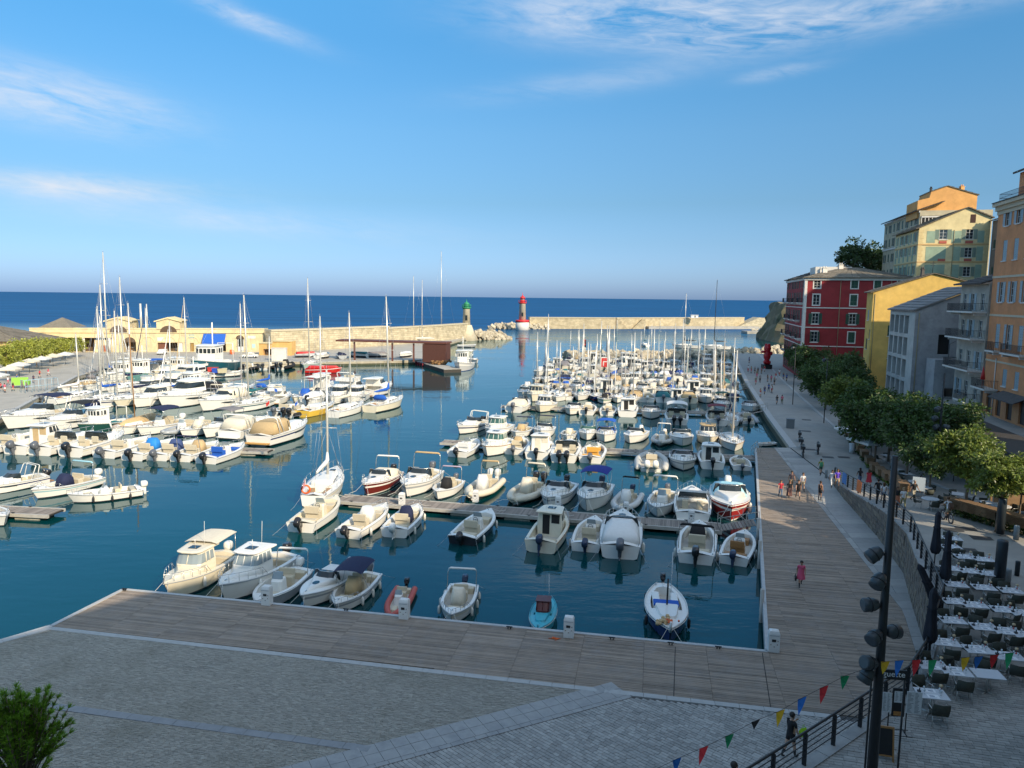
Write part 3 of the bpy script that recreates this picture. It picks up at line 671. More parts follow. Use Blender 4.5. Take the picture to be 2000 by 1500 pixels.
def boxwalls(root,a0,a1,b0,b1,z0,z1,m,cam_ops=(),har_ops=(),name='wall',extra=None,depth=.22):
 mb=MB()
 facade(mb,AB(a0,b0,z0),E2,b1-b0,z0,z1,list(cam_ops),0,depth)
 facade(mb,AB(a1,b0,z0),-E1,a1-a0,z0,z1,list(har_ops),0,depth)
 facade(mb,AB(a0,b1,z0),E1,a1-a0,z0,z1,[]);facade(mb,AB(a1,b1,z0),-E2,b1-b0,z0,z1,[])
 mb.poly([AB(a0,b0,z1-.03),AB(a0,b1,z1-.03),AB(a1,b1,z1-.03),AB(a1,b0,z1-.03)])
 if extra:extra(mb)
 return mb.build(name,[m],root)
def hip(root,a0,a1,b0,b1,z,h,over,m,rows=10):
 A0,A1,B0,B1=a0-over,a1+over,b0-over,b1+over;w=min(A1-A0,B1-B0)/2
 if A1-A0>B1-B0:r0,r1=AB(A0+w,(B0+B1)/2,z+h),AB(A1-w,(B0+B1)/2,z+h);tiles(root,AB(A0,B0,z),AB(A1,B0,z),r1,r0,m,rows);tiles(root,AB(A1,B1,z),AB(A0,B1,z),r0,r1,m,rows);tiles(root,AB(A0,B1,z),AB(A0,B0,z),r0,r0,m,rows);tiles(root,AB(A1,B0,z),AB(A1,B1,z),r1,r1,m,rows)
 else:r0,r1=AB((A0+A1)/2,B0+w,z+h),AB((A0+A1)/2,B1-w,z+h);tiles(root,AB(A0,B1,z),AB(A0,B0,z),r0,r1,m,rows);tiles(root,AB(A1,B0,z),AB(A1,B1,z),r1,r0,m,rows);tiles(root,AB(A0,B0,z),AB(A1,B0,z),r0,r0,m,rows);tiles(root,AB(A1,B1,z),AB(A0,B1,z),r1,r1,m,rows)
def wins(root,face,ref,lst):
 """lst: (s, z, w, h, shut, shutter material, options)"""
 out=[]
 for s,z,w,h,sh,sm,kw in lst:window(root,ref+face*s+Z*(z-ref.z),face,w,h,sh,sm,**kw)
def ops(lst):return [(s-w/2,s+w/2,z,z+h) for s,z,w,h,*_ in lst]
GREENS=mat('dark green shutters',(.03,.085,.06),.5,var=.1)
BLUES=mat('blue grey shutters',(.30,.41,.47),.5,var=.08)
# -------- red building

redm=wallmat('red render',(.27,.026,.03),(.17,.02,.024),.5)
rb=empty('red_building',AB(174,24.6,1.3)*0,0,'tall dark red building with white trim and green shutters','building')
a0,a1,b0,b1,zt=174.0,206.0,24.6,46.5,23.6
cw=[]
for z,hh in ((5.2,1.5),(9.6,2.3),(13.6,2.3),(17.7,2.3),(21.4,1.7)):
 for s, in ((2.4,),(10.0,),(14.6,),(19.2,)):
  if z<6 and s!=10.0:continue
  sh='open' if (z in (13.6,)) or z<6 else ('closed' if s>3 or z==9.6 else None)
  if z==9.6 and s<3:sh='ajar'
  cw.append((s,z,1.35,hh,sh,GREENS,dict(surround=TRIMW,sill=None)))
hw=[]
for z in (2.0,6.2,10.2,14.2,18.2,21.4):
 for i in range(7):
  hw.append((3.0+i*4.35,z,1.3,2.3 if z<21 else 1.6,'open' if (i*3+int(z))%4 else 'closed',GREENS,dict(sill=None)))
boxwalls(rb,a0,a1,b0,b1,1.3,zt,redm,ops(cw),ops(hw));wins(rb,E2,AB(a0,b0,1.3),cw);wins(rb,-E1,AB(a1,b0,1.3),hw)
mb=MB()
for z in (4.6,8.6,12.7,17.0):beltcourse(mb,AB(a0,b0,1.3),E2,b1-b0,z,.2,.1,0);beltcourse(mb,AB(a1+.1,b0,1.3),-E1,a1-a0+.2,z,.2,.1,0)
beltcourse(mb,AB(a0,b0,1.3),E2,b1-b0,zt-.5,.5,.3,0);beltcourse(mb,AB(a1+.3,b0,1.3),-E1,a1-a0+.6,zt-.5,.5,.3,0)
mb.build('belt_course',[TRIMW],rb)
mb=MB();beltcourse(mb,AB(a0,b0-.16,1.3),E2,.55,8.0,15.2,.16,0);beltcourse(mb,AB(a0+1.3,b0,1.3),-E1,.9,8.0,15.2,.16,0);mb.build('corner_pilaster',[TRIMW],rb)
for z in (6.2,10.2,14.2,18.2):
 for i in (0,2,4,6) if z!=14.2 else (1,3,5):balcony(rb,AB(a1,b0,0)-E1*(3.0+i*4.35)+Z*(z-.02),-E1,3.4,1.15)
balcony(rb,AB(a0,b0,0)+E2*16.5+Z*11.6,E2,6,1.1)
hip(rb,a0,a1-13,b0,b1,zt,2.5,.7,ROOFT,10);hip(rb,a1-12.3,a1,b0,b1,zt+.1,2.4,.7,ROOFD,8)
for p in (AB(178,29,zt+.9),AB(182,33,zt+1.8),AB(188,30,zt+1.1),AB(197,30,zt+1),AB(200,36,zt+1.8)):chimney(rb,p,1.0,.7,1.3,TRIMW)
mb=MB();facade(mb,AB(a0+14,b0+4,zt),E2,8,zt,zt+3,[]);facade(mb,AB(a0+22,b0+4,zt),-E1,8,zt,zt+3,[]);mb.poly([AB(a0+14,b0+4,zt+3),AB(a0+14,b0+12,zt+3),AB(a0+22,b0+12,zt+3),AB(a0+22,b0+4,zt+3)]);mb.build('roof_house',[TRIMW],rb)
for q in (7.2,17.3):pipe(rb,[AB(173.9,24.6+q,23),AB(173.9,24.6+q,2)],mat('zinc pipe',(.30,.25,.14),.6))
# -------- yellow building

yelm=wallmat('yellow render',(.66,.44,.12),(.46,.31,.11),.4)
yb=empty('yellow_building',(0,0,0),0,'plain yellow gabled building with few windows, between red and grey ones','building')
a0,a1,b0,b1=151.6,156.5,33.5,49.5
cw=[(3.8,8.0,1.3,2.2,'closed',mat('teal shutters',(.02,.15,.17),.5),{}),(3.6,12.2,1.4,2.0,'closed',GREENS,{})]
hw=[(2.0,15.0,1.1,2.0,'closed',BLUES,{}),(2.0,9.5,1.1,2.0,'closed',GREENS,{}),(2.0,5.0,1.1,2.0,None,GREENS,{}),(3.9,11.5,.8,1.8,None,None,{})]
def yx(mb):
 for a in (a0,a1):
  p=[AB(a,b0,19.9),AB(a,b1,19.9),AB(a,b1,22.3),AB(a,43.6,23.8),AB(a,b0,20.4)];mb.poly(p if a==a0 else p[::-1])
 mb.poly([AB(a0,b0,19.9),AB(a0,b0,20.4),AB(a1,b0,20.4),AB(a1,b0,19.9)])
boxwalls(yb,a0,a1,b0,b1,1.3,19.9,yelm,ops(cw),ops(hw),extra=yx);wins(yb,E2,AB(a0,b0,1.3),cw);wins(yb,-E1,AB(a1,b0,1.3),hw)
tiles(yb,AB(a1+.4,b0-.5,20.25),AB(a0-.35,b0-.5,20.25),AB(a0-.35,43.6,23.85),AB(a1+.4,43.6,23.85),ROOFT,14,cols=6);tiles(yb,AB(a0-.35,b1+.4,22.2),AB(a1+.4,b1+.4,22.2),AB(a1+.4,43.6,23.85),AB(a0-.35,43.6,23.85),ROOFT,6,cols=6)
pipe(yb,[AB(a0-.08,b0+.35,20),AB(a0-.08,b0+.35,2)],mat('zinc pipe',(.30,.25,.14),.6));chimney(yb,AB(153,42,23.6),.5,.5,1.0,ROOFD)
mb=MB();mb.tube([AB(154,44,23.6),AB(154,44,26.2)],.05,5);mb.tube([AB(153.6,43.4,25.8),AB(154.4,44.6,25.8)],.03,4);mb.tube([AB(153.7,43.5,25.4),AB(154.3,44.4,25.4)],.03,4);mb.build('aerial',[IRON],yb)
balcony(yb,AB(a1,b0,0)-E1*2.4+Z*4.4,-E1,3,1.0)
# -------- grey concrete shell

gcm=wallmat('raw concrete',(.33,.335,.34),(.18,.185,.19),.7,.2);gcf=wallmat('pale concrete frame',(.46,.45,.42),(.30,.30,.28),.45)
gb=empty('grey_building',(0,0,0),0,'unfinished grey concrete building with grid of blind openings and lean-to roof','building')
a0,a1,b0,b1=119.9,133.9,32.4,40.5
hop=[]
for k in range(4):
 for i in range(4):hop.append((.45+i*2.75,.45+i*2.75+2.15,3.7+k*3.35,3.7+k*3.35+2.8))
cop=[(3.1,4.7,3.6,5.9),(3.2,4.9,7.0,9.9),(3.3,4.9,11.0,13.9)]
def gx(mb):
 for a in (a0,a1):
  p=[AB(a,b0,17.0),AB(a,b1,17.0),AB(a,b1,20.8),AB(a,b0,17.35)];mb.poly(p if a==a0 else p[::-1])
 mb.poly([AB(a1,b0,17.0),AB(a0,b0,17.0),AB(a0,b0,17.35),AB(a1,b0,17.35)])
mb=MB();facade(mb,AB(a0,b0,1.3),E2,b1-b0,1.3,17.0,cop,0,.5);facade(mb,AB(a1,b0,1.3),-E1,a1-a0,1.3,17.0,hop,1,.75,1);gx(mb)
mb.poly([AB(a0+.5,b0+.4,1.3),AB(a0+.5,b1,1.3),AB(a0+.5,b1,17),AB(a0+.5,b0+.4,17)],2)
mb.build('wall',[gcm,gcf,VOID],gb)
mb=MB()
for o_ in hop:p=AB(a1,b0+.62,0)-E1*((o_[0]+o_[1])/2);q=(o_[1]-o_[0])/2;mb.add([p+E1*q+Z*o_[2],p-E1*q+Z*o_[2],p-E1*q+Z*o_[3],p+E1*q+Z*o_[3]],[(0,1,2,3)])
for k,o_ in enumerate(hop):
 p=AB(a1,b0+.60,0)-E1*((o_[0]+o_[1])/2);q=(o_[1]-o_[0])/2;b=MB();b.add([p+E1*q+Z*o_[2],p-E1*q+Z*o_[2],p-E1*q+Z*o_[3],p+E1*q+Z*o_[3]],[(0,1,2,3)]);w_=b.build('infill_panel',[mat('grey infill',(.13,.145,.16),.7,var=.15)],gb)
tiles(gb,AB(a1+.3,b0-.4,17.25),AB(a0-.3,b0-.4,17.25),AB(a0-.3,b1+.2,20.95),AB(a1+.3,b1+.2,20.95),mat('grey corrugated roof',(.20,.20,.20),.7,var=.25,island=.2),9,cols=22)
mb=MB()
for i in range(9):mb.box(0,3.2,i*.34,3.3,i*.2,i*.2+.2)
o=mb.build('outside_stairs',[gcf],gb);o.matrix_local=Matrix(((E2.x,E1.x,0,AB(113,34,0).x),(E2.y,E1.y,0,AB(113,34,0).y),(0,0,1,3.4),(0,0,0,1)))
pipe(gb,[AB(119.8,32.9,17),AB(119.8,32.9,2)],mat('zinc pipe',(.3,.25,.14),.6));pipe(gb,[AB(119.8,38,13),AB(119.8,37.2,12.5),AB(119.8,37.2,4)],IRON,.03,'cable')
# -------- building of balconies

bcm=wallmat('grey beige render',(.42,.38,.32),(.22,.20,.17),.7)
bb=empty('balcony_building',(0,0,0),0,'narrow shaded grey house stacked with iron balconies beside the orange building','building')
a0,a1,b0,b1=103.15,113.0,36.0,48
hw=[]
for z in (6.2,10.2,14.2,17.6):
 for i,s in enumerate((1.7,4.6,7.9)):hw.append((s,z,1.25,2.2,'open' if (i+int(z))%3==0 else None,BLUES,dict(sill=None)))
boxwalls(bb,a0,a1,b0,b1,1.3,21.0,bcm,[],ops(hw));wins(bb,-E1,AB(a1,b0,1.3),hw)
for z in (10.1,14.1,17.5):balcony(bb,AB(a1,b0,0)-E1*5.0+Z*z,-E1,9.4,1.7)
balcony(bb,AB(a1,b0,0)-E1*7.4+Z*6.1,-E1,4.6,1.6)
tiles(bb,AB(a1+.3,b0-.9,20.9),AB(a0+.1,b0-.9,20.9),AB(a0+.1,b0+6,23.0),AB(a1+.3,b0+6,23.0),ROOFD,8)
mb=MB();facade(mb,AB(115.5,34.2,1.3),E2,4,1.3,10.5,[(1.2,2.6,4.5,6.5)]);facade(mb,AB(119.5,34.2,1.3),-E1,4,1.3,10.5,[]);mb.poly([AB(115.5,34.2,10.5),AB(115.5,38.2,10.5),AB(119.5,38.2,10.5),AB(119.5,34.2,10.5)]);mb.build('annex',[gcm],bb)
# -------- orange building at the frame's edge

orm=wallmat('orange render',(.64,.27,.115),(.46,.2,.1),.55)
ob=empty('orange_building',(0,0,0),0,'tall orange building with blue grey shutters, nearest on the right','building')
a0,a1,b0,b1=84.0,103.0,36.2,52
hw=[]
for k,(z,hh,pat) in enumerate(((27.7,2.3,'open'),(23.6,2.4,'closed'),(18.7,2.4,'open'),(13.2,2.9,'closed'),(8.9,2.0,'closed'))):
 for i,s in enumerate((2.9,6.0,9.3,12.6,15.9)):
  sh=pat
  if k==3 and i==1:sh='open'
  if k==4 and i==0:continue
  hw.append((s,z,1.15,hh,sh,BLUES,dict(sill=TRIMW if k!=3 else None)))
dr=[(2.0,5.2,1.5,3.0),(4.9,5.2,1.5,3.0),(8.0,5.2,1.6,3.0),(11.4,5.2,1.6,3.0)]
boxwalls(ob,a0,a1,b0,b1,1.3,30.6,orm,[],ops(hw)+[(s-w/2,s+w/2,z,z+h) for s,z,w,h in dr],depth=.3);wins(ob,-E1,AB(a1,b0,1.3),hw)
for s,z,w,h in dr:
 p=AB(a1,b0+.2,0)-E1*s;mb=MB();q=w/2;mb.add([p+E1*q+Z*z,p-E1*q+Z*z,p-E1*q+Z*(z+h),p+E1*q+Z*(z+h)],[(0,1,2,3)]);mb.build('door',[mat('dark door',(.05,.04,.035),.5)],ob)
mb=MB();P0=AB(a1,b0,1.3)
for z,h,pr in ((11.5,.22,.06),(17.0,.25,.06),(21.6,.25,.07),(29.2,.45,.15),(29.65,.5,.4),(30.15,.4,.75)):beltcourse(mb,P0,-E1,a1-a0,z,h,pr,0)
mb.build('cornice',[mat('cream cornice',(.56,.47,.34),.8,var=.1)],ob)
mb=MB();mb.add([AB(a1,b0-.75,30.56),AB(a0,b0-.75,30.56),AB(a0,b0+.5,30.56),AB(a1,b0+.5,30.56)],[(0,1,2,3)]);beltcourse(mb,P0,-E1,a1-a0,30.56,.1,.85,0);mb.build('roof',[ROOFD],ob)
aw=[(3.2,31.0,1.1,2.2,None,None,dict(sill=None)),(7.2,31.0,1.1,2.2,None,None,dict(sill=None)),(11.2,31.0,1.1,2.2,None,None,dict(sill=None))]
mb=MB();facade(mb,AB(a1-1.5,b0+1.4,30.6),-E1,a1-a0-1.5,30.6,34.0,ops(aw));facade(mb,AB(a1-1.5,b1,30.6),-E2,b1-b0-1.4,30.6,34.0,[]);mb.build('attic_wall',[orm],ob);wins(ob,-E1,AB(a1-1.5,b0+1.4,30.6),aw)
tiles(ob,AB(a1-1.1,b0+.8,33.9),AB(a0,b0+.8,33.9),AB(a0,b0+7,36.2),AB(a1-1.1,b0+7,36.2),ROOFD,8)
mb=MB()
for i in range(70):
 q=AB(a1-.2-i*.25,b0-.1,30.6);mb.box(q.x-.012,q.x+.012,q.y-.012,q.y+.012,30.6,31.7)
for zz in (31.7,31.2):mb.tube([AB(a1-.2,b0-.1,zz),AB(a0,b0-.1,zz)],.025,4);mb.tube([AB(a1-.2,b0-.1,zz),AB(a1-.2,b0+1.4,zz)],.025,4)
mb.build('roof_railing',[RAILM],ob)
balcony(ob,AB(a1,b0,0)-E1*2.2+Z*8.3,-E1,4.4,1.5);balcony(ob,AB(a1,b0,0)-E1*2.9+Z*12.9,-E1,2.6,.8);balcony(ob,AB(a1,b0,0)-E1*9.0+Z*12.9,-E1,5.4,.9)
pipe(ob,[AB(99.6,b0-.08,12),AB(99.6,b0-.08,5)],TRIMW)
mb=MB();mb.add([AB(97,b0-.02,8.4),AB(90,b0-.02,8.4),AB(90,b0-1.6,7.7),AB(97,b0-1.6,7.7),AB(97,b0-.02,8.3),AB(90,b0-.02,8.3),AB(90,b0-1.6,7.6),AB(97,b0-1.6,7.6)],[(0,1,2,3),(4,7,6,5),(2,6,7,3)]);mb.build('door_canopy',[ROOFD],ob)
mb=MB();p=AB(a1-2.4,b0-1.0,8.3);mb.tube([p,p+Z*2.6],.03,5);mb.lathe([(.28,1.0),(.2,1.6),(.05,2.5)],8,c=p);pq=mb.mesh('parasol',[RED]);single(pq,'parasol',(0,0,0),label='closed red parasol standing on a balcony of the orange building',cat='parasol')
# raised street in front of the upper houses

sm=MB()
for a,b,c,d in ((83,118,30.6,50),):sm.add([AB(a,c,5.0),AB(a,d,5.0),AB(b,d,5.0),AB(b,c,5.0),AB(a,c,0),AB(b,c,0),AB(b,d,0),AB(a,d,0)],[(0,1,2,3),(0,3,5,4),(3,2,6,5),(1,0,4,7)])
struct('upper_street',sm,[PAVE])
# -------- cream and green painted building

crm=wallmat('cream render',(.66,.55,.30),(.52,.44,.26),.35);pgm=wallmat('sage panel',(.27,.36,.27),(.22,.30,.23),.4)
cg=empty('cream_building',(0,0,0),0,'cream gabled building painted with sage green panels and quoins on the hill','building')
a0,a1,b0,b1=172.0,190.0,46.0,59.2;ze=33.6
cw=[]
for z in (17.6,24.0,27.9,31.6):
 cw.append((9.5,z,1.4,2.0,'open',mat('grey green shutters',(.20,.27,.22),.5),{}))
 if z>30:cw.append((4.6,z,1.5,2.0,'open',mat('grey green shutters',(.2,.27,.22),.5),{}))
hw=[]
for z in (16,20.2,24.4,28.6,31.3):
 for i in range(5):hw.append((2.2+i*3.4,z,1.15,1.9,'open' if i%3 else 'closed',mat('grey green shutters',(.2,.27,.22),.5),{}))
def cx(mb):
 for a in (a0,a1):
  p=[AB(a,b0,ze),AB(a,b1,ze),AB(a,b1,36.0),AB(a,54.8,37.9),AB(a,b0,33.9)];mb.poly(p if a==a0 else p[::-1])
boxwalls(cg,a0,a1,b0,b1,1.0,ze,crm,ops(cw),ops(hw),extra=cx);wins(cg,E2,AB(a0,b0,1),cw);wins(cg,-E1,AB(a1,b0,1),hw)
P0=AB(a0,b0,1.0)
for z0,z1 in ((22.6,26.4),(27.2,30.1),(30.9,33.3)):
 for s0,s1 in ((1.5,3.1 if z0>30 else 5.3),(6.2 if z0>30 else 6.7,8.0),(11.0,12.2)):
  n=-E1;a=[P0+E2*s0,P0+E2*s1];mb=MB();mb.loft([[p+n*d+Z*(zz-1.0) for p,zz,d in ((a[0],z0,.004),(a[1],z0,.004),(a[1],z1,.004),(a[0],z1,.004))],[p+n*.035+Z*(zz-1.0) for p,zz in ((a[0],z0),(a[1],z0),(a[1],z1),(a[0],z1))]]);mb.build('painted_panel',[pgm],cg)
P1=AB(a1,b0,1.0)
for z0,z1 in ((18.9,22.6),(23.2,26.8),(27.3,30.2),(30.9,33.0)):
 for i in range(6):
  s0=.5+i*3.4-(.3 if i else 0);s1=s0+(1.0 if i else .9)
  if s1>17.9:continue
  n=-E2;a=[P1-E1*s0,P1-E1*s1];mb=MB();mb.loft([[a[0]+n*.004+Z*(z0-1),a[1]+n*.004+Z*(z0-1),a[1]+n*.004+Z*(z1-1),a[0]+n*.004+Z*(z1-1)],[a[0]+n*.035+Z*(z0-1),a[1]+n*.035+Z*(z0-1),a[1]+n*.035+Z*(z1-1),a[0]+n*.035+Z*(z1-1)]]);mb.build('painted_panel',[pgm],cg)
mb=MB()
for z in (22.2,26.8,30.4):beltcourse(mb,P0,E2,b1-b0,z,.28,.09,0);beltcourse(mb,AB(a1,b0,1),-E1,a1-a0,z,.28,.09,0)
mb.build('belt_course',[mat('ochre band',(.56,.36,.16),.85,var=.1)],cg)
for i in range(26):
 mb=MB();w_=1.0 if i%2 else .75;beltcourse(mb,AB(a0,b0-.06,1),E2,w_,17.5+i*.62,.58,.06,0);mb.build('quoin',[mat('quoin paint',(.64,.50,.25),.85,var=.1)],cg)
 mb=MB();beltcourse(mb,AB(a0,b1-w_,1),E2,w_,17.5+i*.62,.58,.06,0);mb.build('quoin',[mat('quoin paint',(.64,.50,.25),.85)],cg)
for s,z in ((4.6,30.75),(9.5,30.75),(4.6,27.1),(9.5,27.1)):mb=MB();beltcourse(mb,AB(a0,b0,1)+E2*(s-.7),E2,1.4,z,.5,.1,0);mb.build('brick_apron',[mat('brick apron',(.42,.10,.07),.8)],cg)
mb=MB();beltcourse(mb,AB(a0,b0,1)+E2*9.4,E2,1.0,34.9,1.7,.03,0);mb.build('attic_window',[mat('attic void',(.05,.02,.015),.8)],cg)
tiles(cg,AB(a1+.3,b0-.7,33.7),AB(a0-.4,b0-.7,33.7),AB(a0-.4,54.8,38.0),AB(a1+.3,54.8,38.0),ROOFT,10);tiles(cg,AB(a0-.4,b1+.5,35.8),AB(a1+.3,b1+.5,35.8),AB(a1+.3,54.8,38.0),AB(a0-.4,54.8,38.0),ROOFT,7)
pipe(cg,[AB(171.9,52.6,33.5),AB(171.9,52.6,18)],mat('zinc pipe',(.3,.25,.14),.6))
# -------- tall block behind with an orange top

eb=empty('ochre_tower_block',(0,0,0),0,'tall pale block with orange gabled top storey, highest building on the hill','building')
em=wallmat('pale ochre render',(.45,.39,.27),(.32,.28,.2),.5);om=wallmat('bright orange render',(.64,.33,.11),(.50,.26,.10),.35)
a0,a1,b0,b1=191.0,223.0,51.0,66
hw=[]
for z in (17,21,25,29,33,36.6):
 for i in range(8):hw.append((2.2+i*3.9,z,1.2,2.1,'open' if (i+int(z))%2 else 'closed',GREENS,{}))
boxwalls(eb,a0,a1,b0,b1,1,39.6,em,[],ops(hw));wins(eb,-E1,AB(a1,b0,1),hw)
mb=MB()
for z in (16,24.2,32.2,39.2):beltcourse(mb,AB(a1,b0,1),-E1,a1-a0,z,.4,.2,0)
mb.build('belt_course',[TRIMW],eb)
tiles(eb,AB(a1+.4,b0-.9,39.5),AB(a0-.3,b0-.9,39.5),AB(a0-.3,b0+5,41.6),AB(a1+.4,b0+5,41.6),ROOFD,8)
mb=MB();A_=a0+1.0
q=[AB(A_,50.6,38),AB(A_,62.9,38),AB(A_,62.9,43.0),AB(A_,56.6,45.1),AB(A_,53.3,44.0),AB(A_,53.0,42.6),AB(A_,50.6,42.0)]
mb.loft([q,[p+E1*9 for p in q]][::-1] if False else [q,[p+E1*9 for p in q]]);mb.build('top_storey',[om],eb)
tiles(eb,AB(A_-.2,63.2,42.95),AB(A_+9,63.2,42.95),AB(A_+9,56.6,45.15),AB(A_-.2,56.6,45.15),ROOFT,5);tiles(eb,AB(A_+9,53.2,43.95),AB(A_-.2,53.2,43.95),AB(A_-.2,56.6,45.15),AB(A_+9,56.6,45.15),ROOFT,4)
chimney(eb,AB(A_+3,60.5,43.7),.8,.8,1.6,om);chimney(eb,AB(A_+3,54.0,44),.4,.4,1.0,IRON)
mb=MB();P0=AB(a0-.02,b0+.3,36.3)
for i in range(7):mb.box(i*.75,i*.75+.14,0,.12,0,1.7)
mb.box(0,5,0,.2,1.7,2.0);mb.box(0,5,0,.2,-.5,-.2);o=mb.build('loggia',[TRIMW],eb);o.matrix_local=Matrix(((E2.x,-E1.x,0,P0.x),(E2.y,-E1.y,0,P0.y),(0,0,1,P0.z),(0,0,0,1)))
mb=MB();n=0
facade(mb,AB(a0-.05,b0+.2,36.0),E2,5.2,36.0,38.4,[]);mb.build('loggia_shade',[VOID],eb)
# -------- shaded house in the gap on the right, and two unseen houses added for shade

sb2=empty('shaded_house',(0,0,0),0,'brown grey house in shade squeezed between cream and orange buildings','building')
hw=[(s_,z,1.0,1.8,'closed',GREENS,{}) for z in (14,19,24,29.5) for s_ in (1.8,4.6,8,12)]
boxwalls(sb2,156,171.8,59.5,72,1,35.2,wallmat('brown grey render',(.24,.20,.17),(.16,.14,.12),.5),[],ops(hw));wins(sb2,-E1,AB(171.8,59.5,1),hw)
tiles(sb2,AB(172.2,58.9,35.1),AB(155.6,58.9,35.1),AB(155.6,65,37),AB(172.2,65,37),ROOFD,6);chimney(sb2,AB(169,60.6,35.6),.9,.7,1.4,TRIMW);chimney(sb2,AB(166,60.6,35.6),.7,.7,1.1,TRIMW)
lb=empty('low_shade_house',(0,0,0),0,'low grey house added unseen behind the balcony house to shade the yellow wall','building')  # added where it stays hidden, to shade the lower yellow wall
boxwalls(lb,138,147,46.8,58,1,20.6,wallmat('brown grey render',(.24,.2,.17),(.16,.14,.12),.5),[],[]);tiles(lb,AB(147.4,46.3,20.5),AB(137.6,46.3,20.5),AB(137.6,52,22.3),AB(147.4,52,22.3),ROOFD,6)
ct=empty('shade_tower',(0,0,0),0,'tall thin tower added outside the frame to shade the red building','building')  # invented slab, placed and shaped to cast shade on the red facade
hw=[(1.8,z,1.0,1.8,'closed',GREENS,{}) for z in (40,46,52)]
boxwalls(ct,127,131,80.5,99,0,61,wallmat('shade tower render',(.5,.42,.3),(.34,.29,.2),.5),[(s_-.6,s_+.6,z,z+2) for z in (40,46,52) for s_ in (4,9,14)],ops(hw));wins(ct,-E1,AB(131,80.5,0),hw)
mb=MB();p=[AB(126.7,80.2,61),AB(126.7,99.3,61),AB(126.7,94,67),AB(126.7,89,67)];mb.loft([p,[q+E1*4.6 for q in p]]);mb.build('roof',[ROOFT],ct)
# -------- hill under the upper town and the bastion by the sea

hb=MB();hb.add([AB(118,50,0),AB(260,34,0),AB(260,150,0),AB(60,150,0),AB(150,56,12),AB(245,50,14),AB(245,150,22),AB(80,150,18)],[(0,1,5,4),(1,2,6,5),(3,0,4,7),(4,5,6,7)]);struct('hill',hb,[mat('hillside',(.10,.11,.05),.95,var=.4,vscale=.15,world=True)])
bt=MB();t0=(112.72,330.00,4.63);t0=(t0[0]+3,t0[1]);pts=[(t0[0],t0[1]),(t0[0]+14,t0[1]-18),(t0[0]+60,t0[1]-10),(t0[0]+60,t0[1]+50),(t0[0]+6,t0[1]+40)]
c_=Vector((t0[0]+30,t0[1]+12,0));rings=[]
rgb_=random.Random(4);pts=[(lerp(p[0],q[0],i/6),lerp(p[1],q[1],i/6)) for p,q in zip(pts,pts[1:]+pts[:1]) for i in range(6)]
for z,k in ((-2,1.02),(2,.96),(5,.92),(8,.88),(11,.86),(13.5,.83),(15.5,.82),(17.6,.80)):rings.append([(c_.x+(x-c_.x)*(k+rgb_.uniform(-.04,.03)),c_.y+(y-c_.y)*(k+rgb_.uniform(-.04,.03)),z+rgb_.uniform(-.8,.5)) for x,y in pts])
bt.loft(rings);bo=tag(bt.build('bastion',[mat('bastion rock',(.20,.16,.10),.95,var=.35,vscale=.2,dirt=(.12,.13,.05),dscale=.12,damt=.8,bump=.6,bscale=1.2,world=True)]),'rocky sloping bastion by the sea beyond the red building','bastion')
bt=MB();c=(144.39,413.34,0.00);bt.box(c[0]-14,c[0]+20,c[1]-3,c[1]+8,-2,1.3);struct('shore_ledge',bt,[QUAYTOP])
pb=MB();a=(150.72,499.38,0.00);pb.add([(a[0]-2,a[1]-6,0),(a[0]+30,a[1]-8,0),(a[0]+30,a[1]+8,0),(a[0]-2,a[1]+8,0),(a[0]+14,a[1]-5,7.2),(a[0]+24,a[1]-5,6.5),(a[0]+24,a[1]+8,6.5),(a[0]+14,a[1]+8,7.2)],[(0,1,5,4),(1,2,6,5),(0,4,7,3),(4,5,6,7)]);pb.build('mole_ramp',[MOLE])['kind']='structure'
# -------- customs house on the far quay

cm=wallmat('ochre yellow render',(.64,.52,.31),(.46,.39,.26),.55);cm2=wallmat('pale ochre trim',(.70,.57,.32),(.5,.4,.22),.3)
ch=empty('customs_house',(0,0,0),0,'long yellow arcaded harbour building with two arched gables facing the water','building')
C0=Vector(((-139.53,213.03,1.20)[0],(-139.53,213.03,1.20)[1],1.2));C1=Vector(((-75.79,225.15,1.20)[0],(-75.79,225.15,1.20)[1],1.2));cr=(C1-C0);cl=cr.length;cr.normalize();cn=Vector((cr.y,-cr.x,0))
def cs(u):
 return cl*(u-60)/(517-60)
op=[(cs(98),cs(212),1.3,5.6),(cs(236),cs(260),1.3,4.1),(cs(302),cs(352),1.3,4.0),(cs(366),cs(374),1.3,3.9),(cs(396),cs(438),1.3,4.2),(cs(461),cs(475),1.3,5.2)]
mb=MB();facade(mb,C0,cr,cl,1.2,8.0,op,0,3.0);back=C0-cn*9
mb.add([C0+Z*6.8,C1+Z*6.8,C1-cn*9+Z*6.8,C0-cn*9+Z*6.8],[(0,1,2,3)]);facade(mb,C1,-cn,9,1.2,8.0,[])
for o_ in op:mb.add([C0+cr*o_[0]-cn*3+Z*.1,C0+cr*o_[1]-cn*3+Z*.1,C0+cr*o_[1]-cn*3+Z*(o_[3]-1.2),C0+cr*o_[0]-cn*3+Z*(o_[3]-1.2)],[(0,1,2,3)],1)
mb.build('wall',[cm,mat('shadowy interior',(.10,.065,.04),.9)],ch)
mb=MB();beltcourse(mb,C0,cr,cl,6.9,.25,.3,0);beltcourse(mb,C0+cr*cs(85),cr,cs(216)-cs(85),5.5,.75,1.6,0);beltcourse(mb,C0,cr,cl,8.0,.3,.12,0);mb.build('cornice',[cm2],ch)
